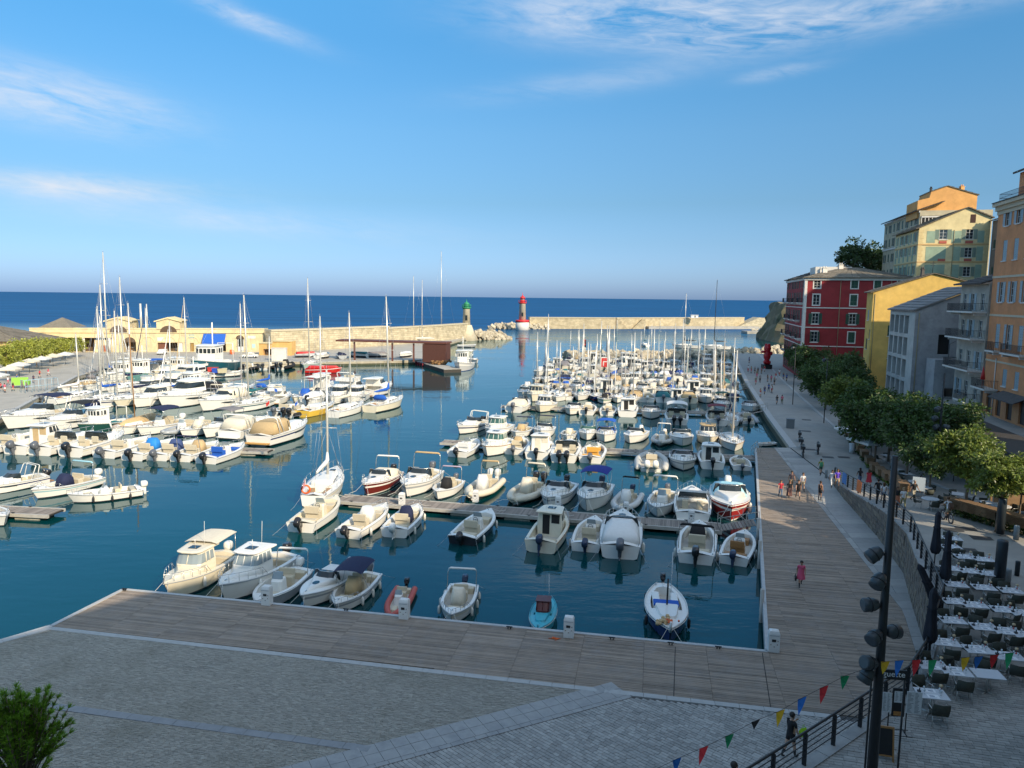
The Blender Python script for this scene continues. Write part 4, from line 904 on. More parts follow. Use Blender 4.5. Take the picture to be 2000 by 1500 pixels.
def arch(s,w,zb,hr,col,nm,th=.1,inset=.0):
 b=MB();k=12;base=C0+cr*s+cn*inset+Z*(zb-1.2);pts=[base+cr*(w/2*math.cos(math.pi*i/k))+Z*(hr*math.sin(math.pi*i/k)) for i in range(k+1)];b.loft([pts,[p+cn*th for p in pts]]);return b.build(nm,[col],ch)
def archtrim(s,w,zb,hr,t,col):
 b=MB();k=14
 for i in range(k):
  t0,t1=math.pi*i/k,math.pi*(i+1)/k;P= lambda t_,q:C0+cr*s+Z*(zb-1.2)+cr*((w/2+q)*math.cos(t_))+Z*((hr+q)*math.sin(t_));f_=[P(t0,0),P(t0,t),P(t1,t),P(t1,0)];b.loft([[p+cn*.01 for p in f_],[p+cn*.14 for p in f_]])
 return b.build('arch_trim',[col],ch)
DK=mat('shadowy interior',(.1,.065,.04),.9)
for u in (228,325):
 s=cs(u);w=cs(u+23)-cs(u-23);b=MB();q=[C0+cr*(s-w/2)+cn*.25,C0+cr*(s+w/2)+cn*.25]
 f_=[q[0]+Z*6.8,q[1]+Z*6.8,q[1]+Z*9.0,C0+cr*s+cn*.25+Z*10.0,q[0]+Z*9.0];b.loft([f_,[p-cn*8 for p in f_]]);b.build('gable',[cm],ch)
 b=MB();t_=[q[0]-cr*.6+Z*8.9,C0+cr*s+cn*.25+Z*10.0,q[1]+cr*.6+Z*8.9];b.loft([[t_[0],t_[1],t_[2],t_[2]+Z*.35,t_[1]+Z*.4,t_[0]+Z*.35],[p+cn*.4 for p in (t_[0],t_[1],t_[2],t_[2]+Z*.35,t_[1]+Z*.4,t_[0]+Z*.35)]]);b.loft([[t_[0]+Z*.35,t_[1]+Z*.4,t_[2]+Z*.35],[p-cn*8 for p in (t_[0]+Z*.35,t_[1]+Z*.4,t_[2]+Z*.35)]],cap0=False,cap1=False,closed=False);b.build('gable_cornice',[cm2],ch)
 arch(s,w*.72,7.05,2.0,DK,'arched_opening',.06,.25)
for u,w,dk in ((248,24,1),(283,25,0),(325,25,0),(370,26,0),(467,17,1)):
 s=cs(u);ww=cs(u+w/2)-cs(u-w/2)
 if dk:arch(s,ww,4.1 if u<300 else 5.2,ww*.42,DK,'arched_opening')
 archtrim(s,ww,4.1 if u!=467 else 5.2,ww*.45,.3,cm2)
def cpanel(u0,u1,z0,z1,m,nm,th=.06,out=0.0):
 b=MB();p0,p1=C0+cr*cs(u0)+cn*out,C0+cr*cs(u1)+cn*out;b.loft([[p0+Z*(z0-1.2),p1+Z*(z0-1.2),p1+Z*(z1-1.2),p0+Z*(z1-1.2)],[p+cn*th for p in (p0+Z*(z0-1.2),p1+Z*(z0-1.2),p1+Z*(z1-1.2),p0+Z*(z1-1.2))]]);return b.build(nm,[m],ch)
cpanel(303,320,1.3,4.0,mat('brown door',(.16,.06,.035),.6),'door',.06,-.6);cpanel(341,351,1.3,4.0,TRIMW,'door',.06,-.3);cpanel(366.5,373.5,1.3,3.8,mat('ochre door',(.30,.18,.05),.6),'door',.06,-.3);cpanel(462,474,1.3,5.1,WHITEP,'door',.06,-.4)
cpanel(463.5,467,2.8,5.6,GLASS,'door_pane',.02,-.33);cpanel(469,472.5,2.8,5.6,GLASS,'door_pane',.02,-.33)
cpanel(302,316,4.5,5.6,TRIMW,'notice_board');cpanel(364,376,5.3,6.5,mat('grey green plaque',(.35,.42,.36),.7),'plaque');cpanel(483,499,5.2,6.1,TRIMW,'notice_board');cpanel(491,498,2.4,3.6,mat('pale blue mural',(.38,.58,.58),.8),'mural',.03)
for u in (104,163,212):b=MB();p=C0+cr*cs(u);b.lathe([(.4,.1),(.36,4.4)],8,c=p+cn*1.2-Z*.05);b.build('column',[TRIMW],ch)
b=MB();p0,p1=C0+cr*cs(180),C0+cr*cs(235);
bx=MB();p0=C0+cr*cs(182)+cn*.5;bx.loft([[p0,p0+cr*(cs(234)-cs(182)),p0+cr*(cs(234)-cs(182))-cn*3,p0-cn*3],[q+Z*3.6 for q in (p0,p0+cr*(cs(234)-cs(182)),p0+cr*(cs(234)-cs(182))-cn*3,p0-cn*3)]]);bx.build('porch_block',[cm2],ch)
cpanel(195,203,1.4,3.2,mat('red brown shutter',(.42,.12,.05),.7),'door',.08,.5);cpanel(204,211,1.4,3.2,mat('red brown shutter',(.42,.12,.05),.7),'door',.08,.5)
b=MB();p0,p1=C0+cr*cs(394)+cn*.1,C0+cr*cs(439)+cn*.1;f_=[p0+Z*5.4,p1+Z*5.4,p1+cn*2.6+Z*2.9,p0+cn*2.6+Z*2.9];b.loft([f_,[p+Z*.06 for p in f_]]);b.loft([[p0+cn*2.6+Z*2.5,p1+cn*2.6+Z*2.5,p1+cn*2.6+Z*2.95,p0+cn*2.6+Z*2.95],[p+cn*.05 for p in (p0+cn*2.6+Z*2.5,p1+cn*2.6+Z*2.5,p1+cn*2.6+Z*2.95,p0+cn*2.6+Z*2.95)]]);o=b.build('awning',[BLUEC],ch)
for u in (60,135):pass
b=MB();p0=C0+cr*cs(58)-cn*6;w=cs(124)-cs(58);zz=6.8;f0=[p0+Z*zz,p0+cr*w+Z*zz,p0+cr*w-cn*12+Z*zz,p0-cn*12+Z*zz];tp=p0+cr*(w/2)-cn*6+Z*(zz+3.0);b.add(f0+[tp],[(0,1,4),(1,2,4),(2,3,4),(3,0,4)]);b.build('roof',[ROOFT],ch)
for u,zt_ in ((268,14.3),(280,14.2)):
 p=C0+cr*cs(u)-cn*2;b=MB();b.tube([p+Z*6,p+Z*zt_],[.35,.30] if u==268 else [.2,.16],8);b.build('flue',[ALU],ch)
 # small ochre kiosks against the wall right of it

for u0,u1,z1,m_,lb in ((506,533,3.4,wallmat('orange ochre',(.66,.40,.14),(.4,.25,.1)),'small ochre shed with an open dark front beside the yellow customs house'),(533,570,4.0,wallmat('orange ochre',(.66,.4,.14),(.4,.25,.1)),'plain ochre box shed against the mole wall')):
 p0=Vector((-72.99,212.00,2.05)) if u0==506 else Vector((-69.01,212.00,2.10));p1=Vector((-69.01,212.00,2.10)) if u0==506 else Vector((-63.55,212.00,2.16));p0.z=p1.z=1.2;d=(p1-p0).normalized();L_=(p1-p0).length;t_=empty('harbour_shed',(0,0,0),0,lb,'shed');b=MB();n_=Vector((d.y,-d.x,0));o_=[(1.2,L_-.4,1.25,3.0)] if u0==506 else []
 facade(b,p0,d,L_,1.2,1.2+z1,o_,0,1.5);facade(b,p1,-n_,4,1.2,1.2+z1,[]);facade(b,p0-n_*4,n_,4,1.2,1.2+z1,[]);b.add([p0+Z*z1,p1+Z*z1,p1-n_*4+Z*z1,p0-n_*4+Z*z1],[(0,1,2,3)]);b.build('wall',[m_],t_)
 if o_:b=MB();b.add([p0+d*1.2-n_*1.45,p0+d*(L_-.4)-n_*1.45,p0+d*(L_-.4)-n_*1.45+Z*1.8,p0+d*1.2-n_*1.45+Z*1.8],[(0,1,2,3)]);b.build('inner_wall',[DK],t_)
 b=MB();b.loft([[p0+n_*.3+Z*z1,p1+n_*.3+Z*z1,p1-n_*4+Z*z1,p0-n_*4+Z*z1],[q+Z*.2 for q in (p0+n_*.3+Z*z1,p1+n_*.3+Z*z1,p1-n_*4+Z*z1,p0-n_*4+Z*z1)]]);b.build('roof',[cm2],t_)
 # fishermen's canopy

cp=empty('harbour_canopy',(0,0,0),0,'long flat brown canopy on posts over the fishing quay','canopy')
q0,q1=Vector((-47.92,200.00,6.43)),Vector((-17.38,194.00,6.86));d=(q1-q0);d.z=0;L_=d.length;d.normalize();n_=Vector((d.y,-d.x,0));zc=q0.z;cbm=mat('rust brown steel',(.13,.045,.03),.6,var=.15)
b=MB();f_=[q0+n_*.2,q0+d*L_+n_*.2,q0+d*L_-n_*5,q0-n_*5];b.loft([[Vector((p.x,p.y,zc-.22)) for p in f_],[Vector((p.x,p.y,zc+.22)) for p in f_]]);b.build('roof',[cbm],cp)
for s in (5.2,16,22):
 b=MB();p=q0+d*s;b.box(p.x-.22,p.x+.22,p.y+.4,p.y+.8,1.2,zc-.35);b.build('post',[cbm],cp)
b=MB();p=q0+d*(L_-6.6);b.loft([[Vector((v.x,v.y,1.2)) for v in (p,p+d*6.4,p+d*6.4-n_*4.6,p-n_*4.6)],[Vector((v.x,v.y,zc-.36)) for v in (p,p+d*6.4,p+d*6.4-n_*4.6,p-n_*4.6)]]);b.build('hut',[mat('dark oxide cladding',(.085,.03,.02),.7,var=.2)],cp)
# -------- roof at the left edge

lr=empty('tiled_house',(0,0,0),0,'low house with brown stone tile roof at the left edge','building')
P=Vector((-128.24,190.00,5.68));P_z=P.z;x1,y0=P.x,P.y
b=MB();b.box(x1-34,x1-1,y0+.8,y0+18,1.2,P_z);b.build('wall',[wallmat('salmon render',(.60,.36,.18),(.4,.25,.13))],lr)
tiles(lr,(x1-36,y0,P_z),(x1+1.5,y0,P_z),(x1-14,y0+9,P_z+4.2),(x1-36,y0+9,P_z+4.2),ROOFT,12,cols=24);tiles(lr,(x1+1.5,y0,P_z),(x1+1.5,y0+19,P_z),(x1-14,y0+9,P_z+4.2),(x1-14,y0+9,P_z+4.2),ROOFT,12)
# -------- houses outside the frame on the right and behind; they shade the quay

def side_house(nm,p,q,dp,z0,h,rgb,seed,label):
 rg=random.Random(seed);t=empty(nm,(0,0,0),0,label,'building');m=wallmat('render %d'%seed,rgb,tuple(c*.7 for c in rgb));b=MB()
 p,q=Vector((p[0],p[1],z0)),Vector((q[0],q[1],z0));r=(q-p);L_=r.length;r.normalize();n=Vector((r.y,-r.x,0));fl=int(h/3.9)
 def grid(W_):k=max(1,int(W_/3.6));return [(W_*(i+.5)/k,z0+1.0+f_*3.9,1.15,2.1,rg.choice(['open','closed','open']),BLUES if seed%2 else GREENS,{}) for f_ in range(fl) for i in range(k)]
 A_,B_=grid(L_),grid(dp)
 facade(b,p,r,L_,z0,z0+h,ops(A_));facade(b,p-n*dp,n,dp,z0,z0+h,ops(B_));facade(b,q-n*dp,-r,L_,z0,z0+h,[]);facade(b,q,-n,dp,z0,z0+h,[])
 b.build('wall',[m],t);wins(t,r,p,A_);wins(t,n,p-n*dp,B_)
 zz=Z*h;e=.6;c=[p-r*e+n*e,q+r*e+n*e,q+r*e-n*(dp+e),p-r*e-n*(dp+e)];b=MB();b.loft([[v+zz for v in c],[v+zz+Z*.3 for v in c]])
 b.add([v+zz+Z*.3 for v in c]+[p-n*dp/2+r*3+zz+Z*2.2,q-n*dp/2-r*3+zz+Z*2.2],[(0,1,5,4),(1,2,5),(2,3,4,5),(3,0,4)]);b.build('roof',[ROOFT],t)
for s in SIDE_HOUSES:side_house(*s)
# ---------------------------------------------------------------- trees

def leafmat(name,rgb,tr=.35):
 m=bpy.data.materials.new(name);m.use_nodes=True;N,L=m.node_tree.nodes,m.node_tree.links;N.remove(N['Principled BSDF'])
 g=N.new('ShaderNodeNewGeometry');mr=N.new('ShaderNodeMapRange');mr.inputs[3].default_value=.55;mr.inputs[4].default_value=1.5;L.new(g.outputs['Random Per Island'],mr.inputs[0])
 hs=N.new('ShaderNodeHueSaturation');hs.inputs['Color'].default_value=(*rgb,1);L.new(mr.outputs[0],hs.inputs['Value'])
 d=N.new('ShaderNodeBsdfDiffuse');t=N.new('ShaderNodeBsdfTranslucent');x=N.new('ShaderNodeMixShader');x.inputs[0].default_value=tr
 L.new(hs.outputs[0],d.inputs[0]);L.new(hs.outputs[0],t.inputs[0]);L.new(d.outputs[0],x.inputs[1]);L.new(t.outputs[0],x.inputs[2])
 gl=N.new('ShaderNodeBsdfGlossy');gl.inputs['Roughness'].default_value=.45;y=N.new('ShaderNodeMixShader');y.inputs[0].default_value=.05;L.new(x.outputs[0],y.inputs[1]);L.new(gl.outputs[0],y.inputs[2]);L.new(y.outputs[0],N['Material Output'].inputs[0]);return m
BARK=mat('bark',(.16,.12,.085),.9,var=.3,vscale=6,bump=.6,bscale=14)
LEAF=leafmat('bright leaves',(.15,.20,.035));LEAFD=leafmat('deep green leaves',(.055,.105,.022));LEAFB=leafmat('pine needles',(.045,.085,.022),.15);LEAFY=leafmat('yellow green leaves',(.33,.35,.055));HEDGE=leafmat('hedge leaves',(.045,.075,.02))
def tree_proto(seed,h,cr,ch,nclump,nleaf,ls,m,trunk_r=.13,clear=.38,droop=.35):
 """tapered trunk with limbs; the crown is made of leaf sprays round the limb ends"""
 rg=random.Random(seed);tb=MB();top=Vector((rg.uniform(-.3,.3),rg.uniform(-.3,.3),h*.8));base=Vector((0,0,0));fork=Vector((rg.uniform(-.1,.1),rg.uniform(-.1,.1),h*clear))
 tb.tube([base-Vector((0,0,.2)),base+Vector((0,0,.15)),fork*.5,fork,fork.lerp(top,.5),top],[trunk_r*1.35,trunk_r*1.05,trunk_r*.9,trunk_r*.78,trunk_r*.45,trunk_r*.15],8)
 centers=[]
 for i in range(nclump):
  while True:
   q=Vector((rg.uniform(-1,1),rg.uniform(-1,1),rg.uniform(-1,1)))
   if .35<q.length<1:break
  lob=1+.28*math.sin(3*math.atan2(q.y,q.x)+seed)+.15*rg.uniform(-1,1)
  c=Vector((q.x*cr*lob,q.y*cr*lob,h-ch*.5+q.z*ch*.5*(1+.2*rg.uniform(-1,1))))
  centers.append(c)
  if i%2==0:
   st=fork.lerp(top,rg.uniform(0,.75));mid=st.lerp(c,.5)+Vector((0,0,.25));tb.tube([st,mid,c],[trunk_r*.38,trunk_r*.22,trunk_r*.06],5)
 lb=MB()
 for c in centers:
  rr_=rg.uniform(.45,.95)*cr*.34
  for j in range(nleaf):
   dv=Vector((rg.gauss(0,1),rg.gauss(0,1),rg.gauss(0,.7)));dv.normalize();p=c+dv*rr_*rg.random()**.5
   out=(dv+Vector((0,0,-droop))).normalized();sd=out.cross(Vector((rg.uniform(-1,1),rg.uniform(-1,1),rg.uniform(-1,1)))).normalized();nm=out.cross(sd);l=ls*rg.uniform(.7,1.4);w=l*.32
   # a spray: two bent leaflets

   a=p;b_=p+out*l*.5+nm*l*.1;e=p+out*l-nm*l*.05
   lb.add([a,b_+sd*w,e,b_-sd*w],[(0,1,2,3)])
 return [('trunk',tb.mesh('trunk',[BARK]),None),('crown',lb.mesh('crown',[m]),None)]
TP=[tree_proto(1,7.4,2.7,4.0,90,110,.30,LEAF),tree_proto(2,6.8,2.8,4.4,80,90,.31,LEAFD),tree_proto(3,7.6,3.1,5.0,80,90,.33,LEAFD),tree_proto(4,6.8,2.3,3.8,74,110,.28,LEAF,.11)]
gt='trees along the promenade'
for (p,k,s,rz,lab) in [
((31.88,50.41,4.00),0,.92,.4,'sunlit light green tree with thin pale trunk, nearest on the promenade'),
((31.24,46.06,4.10),3,.86,2.0,'light green tree just right of the nearest sunlit one'),
((34.28,59.00,3.20),2,.74,1.2,'dark shaded tree just behind the nearest sunlit tree'),
((37.10,67.79,2.60),1,1.0,2.2,'dark green tree over the restaurant tables, third in the line'),
((39.89,76.56,2.00),2,.98,.1,'dark green tree before the foot of the grey building'),
((43.13,88.43,1.30),1,1.05,.9,'broad dark tree before the yellow building, dividing the line'),
((44.85,97.54,1.30),0,.98,2.7,'lighter topped tree at the bend of the promenade kerb'),
((50.31,117.04,1.30),2,.95,3.3,'shaded tree between the two tree groups'),
((55.46,132.82,1.30),1,1.0,1.0,'shaded tree before the red building, near side'),
((60.87,151.47,1.30),2,1.12,2.0,'tall shaded tree against the red facade'),
((66.88,172.44,1.30),1,1.05,4.0,'farthest tree of the promenade by the red corner'),
((62.35,137.00,1.30),2,1.1,5.0,'dark tree tucked between the red and yellow buildings'),
((55.42,117.44,1.30),1,.95,2.5,'dark tree at the foot of the yellow wall'),
((42.56,70.62,3.00),2,.85,.5,'dark shrubby tree below the balcony house'),
((37.77,75.20,1.90),2,.9,3.0,'dark tree in the second rank behind the far planters'),
((44.44,84.87,1.30),1,1.0,1.9,'dark tree before the blind openings of the grey building'),
((41.50,74.07,2.20),1,1.0,.6,'dark tree below the narrow balcony house, second rank'),
((55.77,126.24,1.30),2,1.0,4.4,'dark tree at the corner of the red and yellow walls'),
((34.47,48.64,4.20),3,.72,.5,'small light green tree beside the kiosk at the right edge')]:
 place(TP[k],'promenade_tree',p,rz,s*(.84 if p[1]<62 else .97),lab,'tree',gt)
pt=tree_proto(8,15,4.5,9,60,60,.6,LEAFB,.28,.45,.0)
for (u,v,Y,k,lab) in ((1665,545,212,1.0,'dark umbrella pine above the red roofs, left one'),(1695,545,216,.95,'dark pine above the red roofs, middle one'),(1722,540,218,.9,'dark pine above the red roofs touching the cream building')):
 P=(96.57,212.00,24.46) if u==1665 else (103.14,216.00,24.63) if u==1695 else (107.84,218.00,24.73)
 place(pt,'pine_tree',(P[0],P[1],20.2),u,k,lab,'tree','pines on the hill')
qt=tree_proto(11,7.0,3.6,4.6,44,80,.42,LEAFY,.14)
for i,(p,k) in enumerate((((-104.50,151.29,1.20),1.05),((-109.90,164.77,1.20),1.1),((-111.42,171.98,1.20),1.05),((-114.85,182.47,1.20),1.0),((-117.14,191.29,1.20),.9),((-117.27,197.87,1.20),.85))):
 place(qt,'quay_tree',p,i*1.3,k*.84,'yellow green tree on the left quay, %s from the frame edge'%ordinal(i),'tree','trees on the left quay')
 # the young pine at the lower left, crown of needle tufts

def near_pine():
 rg=random.Random(5);c=Vector((-5.65,8.00,13.55));t=empty('young_pine',(c.x,c.y,c.z-1.45),0,'bushy young pine crown close to the viewer at the lower left corner','tree')
 tb=MB();lb=MB();tb.tube([(0,0,-6),(0,0,0),(.05,.02,1.2)],[.10,.07,.03],7)
 for i in range(190):
  a=rg.random()*6.283;el=rg.uniform(-.5,1.45);r=rg.uniform(.18,.50)*(1.0-.22*max(0,el));d=Vector((math.cos(a)*math.cos(el),math.sin(a)*math.cos(el),math.sin(el)*1.25));st=Vector((0,0,rg.uniform(.6,1.35)));e=Vector((0,0,1.45))+d*r*1.1
  tb.tube([st,st.lerp(e,.6)+Vector((0,0,-.02)),e],[.014,.009,.005],4);dirv=(d*.6+Vector((0,0,.8))).normalized()
  for k in range(4):
   q=st.lerp(e,.62+.13*k)
   for j in range(40):
    v=(dirv+Vector((rg.gauss(0,.55),rg.gauss(0,.55),rg.gauss(0,.5)))).normalized();s=v.cross(Vector((rg.random(),rg.random(),rg.random()))).normalized()*.0042;l=rg.uniform(.045,.085)
    lb.add([q-s,q+s,q+v*l+s*.4,q+v*l-s*.4],[(0,1,2,3)])
 tb.build('trunk',[BARK],t);o=lb.build('crown',[leafmat('young pine needles',(.2,.36,.03),.35)],t)
near_pine()
def shrub(seed,w,d,h,n,ls,m):
 rg=random.Random(seed);b=MB()
 for i in range(n):
  p=Vector((rg.uniform(-w,w),rg.uniform(-d,d),rg.random()**.7*h));o=Vector((rg.gauss(0,1),rg.gauss(0,1),rg.gauss(.5,.8))).normalized();s=o.cross(Vector((rg.random(),rg.random(),rg.random()))).normalized();l=ls*rg.uniform(.6,1.4);b.add([p,p+o*l*.5+s*l*.25,p+o*l,p+o*l*.5-s*l*.25],[(0,1,2,3)])
 return b.mesh('foliage',[m])
 # ---------------------------------------------------------------- boats (bow along +X, waterline at z = 0)

def hull_fn(L,B,hs,hb,tr=.86,rake=.10,p=2.1,dbl=False):
 def half(t):
  if dbl:return B/2*max(.03,(1-abs((t-.46)/.54)**2.3))
  if t<.42:return B/2*(tr+(1-tr)*math.sin(t/.42*math.pi/2))
  return B/2*max(.015,(1-((t-.42)/.58)**p))
 def sheer(t):return lerp(hs,hb,t**1.7) if not dbl else hs+(hb-hs)*t**2+.18*(1-t)**3
 def pt(t,k,s):
  z=lerp(-.32,sheer(t),k);lift=.30*max(0,t-.55)/.45*(1-k)
  y=half(t)*(0 if k==0 else (.78+.22*k**.8));y*=1-.30*max(0,t-.6)/.4*(1-k)
  x=-L/2+t*L-rake*L*(t**5)*(1-k)
  if dbl:x+=rake*.6*L*((1-t)**5)*(1-k)
  return (x,s*y,z+lift*0)
 return half,sheer,pt
def hull_mesh(L,B,hs,hb,mats,**kw):
 half,sheer,pt=hull_fn(L,B,hs,hb,**kw);mb=MB();ts=[0,.08,.2,.34,.48,.6,.7,.79,.87,.93,.97,1.0]
 for s in (-1,1):
  rows=[]
  for t in ts:
   sh=sheer(t);ks=[0,(.32+.02)/(.32+sh),(.32+.11)/(.32+sh),(.32+sh*.62)/(.32+sh),(.32+sh*.76)/(.32+sh),1];rows.append([pt(t,k,s) for k in ks])
  o=len(mb.v);n=6
  for r in rows:mb.v+=r
  for i in range(len(ts)-1):
   for j in range(n-1):
    f=(o+i*n+j,o+(i+1)*n+j,o+(i+1)*n+j+1,o+i*n+j+1);mb.f.append(f if s<0 else f[::-1]);mb.m.append([0,1,2,3,2][j]);mb.sm.append(True)
 r=[pt(0,k,s) for s,k in [(-1,1),(-1,.5),(-1,.35),(1,0),(1,.35),(1,.5),(1,1)]];mb.poly([(x-.002,y,z) for x,y,z in r][::-1],2)
 return mb.mesh('hull',mats),half,sheer
def deck_mesh(L,half,sheer,t0,t1,zs,g,mats,gaft=None):
 mb=MB();ts=sorted({0.0,t0,t1,*[t for t in (.1,.2,.3,.4,.5,.6,.7,.78,.85,.91,.96,1.0)]});X= lambda t:-L/2+t*L
 for a,b in zip(ts,ts[1:]):
  well=a>=t0-1e-6 and b<=t1+1e-6
  for s in (-1,1):
   ha,hb_=half(a),half(b);ga,gb=min(g,ha*.9),min(g,hb_*.9)
   O=[(X(a),s*ha,sheer(a)),(X(b),s*hb_,sheer(b))];I=[(X(a),s*(ha-ga),sheer(a)+.015),(X(b),s*(hb_-gb),sheer(b)+.015)]
   def q(P,m):
    mb.add(P,[(0,1,2,3) if s<0 else (3,2,1,0)],m)
   q([O[0],O[1],I[1],I[0]],0)
   if well:
    F=[(X(a),s*(ha-ga-.02),zs),(X(b),s*(hb_-gb-.02),zs)];q([I[0],I[1],F[1],F[0]],1);q([F[0],F[1],(X(b),0,zs),(X(a),0,zs)],2)
   else:q([I[0],I[1],(X(b),0,sheer(b)+.02+.12*hb_),(X(a),0,sheer(a)+.02+.12*ha)],0)
 for t,d in ((t0,1),(t1,-1)):
  h=half(t)-min(g,half(t)*.9);z1=sheer(t)+.015;P=[(X(t),-h,zs),(X(t),h,zs),(X(t),h,z1),(X(t),0,z1+.005+.12*half(t)),(X(t),-h,z1)];mb.add(P,[(0,1,2,3,4) if d>0 else (4,3,2,1,0)],1)
 return mb.mesh('deck',mats)
def ring(x0,x1,wr,wf,z,rf=.25,rr=.08):
 return [(x0,-wr+rr,z),(x0,wr-rr,z),(x0+rr,wr,z),(x1-rf,wf,z),(x1-rf*.3,wf*.8,z),(x1,wf*.42,z),(x1,-wf*.42,z),(x1-rf*.3,-wf*.8,z),(x1-rf,-wf,z),(x0+rr,-wr,z)]
def loftring(rs,m,name,mats=None,smooth=False):b=MB();b.loft([list(reversed(r)) for r in rs],smooth=smooth);return b.mesh(name,[m])
_ob={}
def outboard(m,tilt=0.0,x=0.0,y=0.0,z=.55,s=1.0):
 key=(m.name,tilt,x,y,z,s)
 if key in _ob:return _ob[key]
 M=Matrix.Translation((x-.12,y,z))@Matrix.Rotation(-tilt,4,'Y')@Matrix.Scale(s,4)
 b=MB();P= lambda v:tuple(M@Vector(v))
 def rg(x0,x1,w,zz,rd=.07):return [P(v) for v in [(x0,-w+rd,zz),(x0,w-rd,zz),(x0+rd,w,zz),(x1-rd,w,zz),(x1,w-rd,zz),(x1,-w+rd,zz),(x1-rd,-w,zz),(x0+rd,-w,zz)]][::-1]
 b.loft([rg(-.42,.02,.15,.02),rg(-.50,.06,.20,.16),rg(-.52,.08,.21,.36),rg(-.48,.07,.19,.52),rg(-.36,.02,.13,.60)],smooth=True);cowl=b.mesh('cowl',[m])
 b=MB();b.loft([rg(-.34,-.10,.09,-.45,.03),rg(-.36,-.06,.11,.02,.03)]);b.loft([rg(-.36,-.14,.035,-.85,.01),rg(-.34,-.12,.06,-.45,.01)]);b.loft([rg(-.55,-.05,.03,-.50,.01),rg(-.55,-.05,.03,-.47,.01)]);b.box(-.14,.12,-.12,.12,-.25,.05,M=M);b.loft([rg(-.46,-.04,.05,-.86,.02),rg(-.46,-.04,.05,-.76,.02)])
 leg=b.mesh('outboard',[m]);_ob[key]=(leg,cowl);return _ob[key]
def tubes(name,paths,r,m,n=5):
 b=MB()
 for p in paths:b.tube(p,r,n)
 return b.mesh(name,[m])
def arcpts(p0,p1,h,k=8,flat=.6):
 p0,p1=Vector(p0),Vector(p1);out=[]
 for i in range(k+1):
  t=i/k;c=1-abs(2*t-1)**(2/(1-flat) if flat<1 else 9);out.append(p0.lerp(p1,t)+Vector((0,0,h*c)))
 return out
def hooppts(x,w,z0,h,lean=0.0,r=.22):
 return [(x,-w,z0),(x+lean*.8,-w*.97,z0+h-r),(x+lean*.95,-w*.93,z0+h-r*.3),(x+lean,-w*.8,z0+h),(x+lean,w*.8,z0+h),(x+lean*.95,w*.93,z0+h-r*.3),(x+lean*.8,w*.97,z0+h-r),(x,w,z0)]
def canopy(x0,x1,w,z,drop,m,name='bimini',camber=.14):
 b=MB();rows=[]
 for i in range(5):
  t=i/4;x=lerp(x0,x1,t);zz=z-drop*(2*t-1)**2;rows.append([(x,lerp(-w,w,j/6),zz+camber*(1-(2*j/6-1)**2)-(.06 if j in (0,6) else 0)) for j in range(7)])
 for q in range(2):
  o=len(b.v);d=-.025*q;b.v+=[(x,y,zz+d) for r in rows for x,y,zz in r]
  for i in range(4):
   for j in range(6):f=(o+i*7+j,o+(i+1)*7+j,o+(i+1)*7+j+1,o+i*7+j+1);b.f.append(f[::-1] if q==0 else f);b.m.append(0);b.sm.append(True)
 return b.mesh(name,[m])
_bc={}
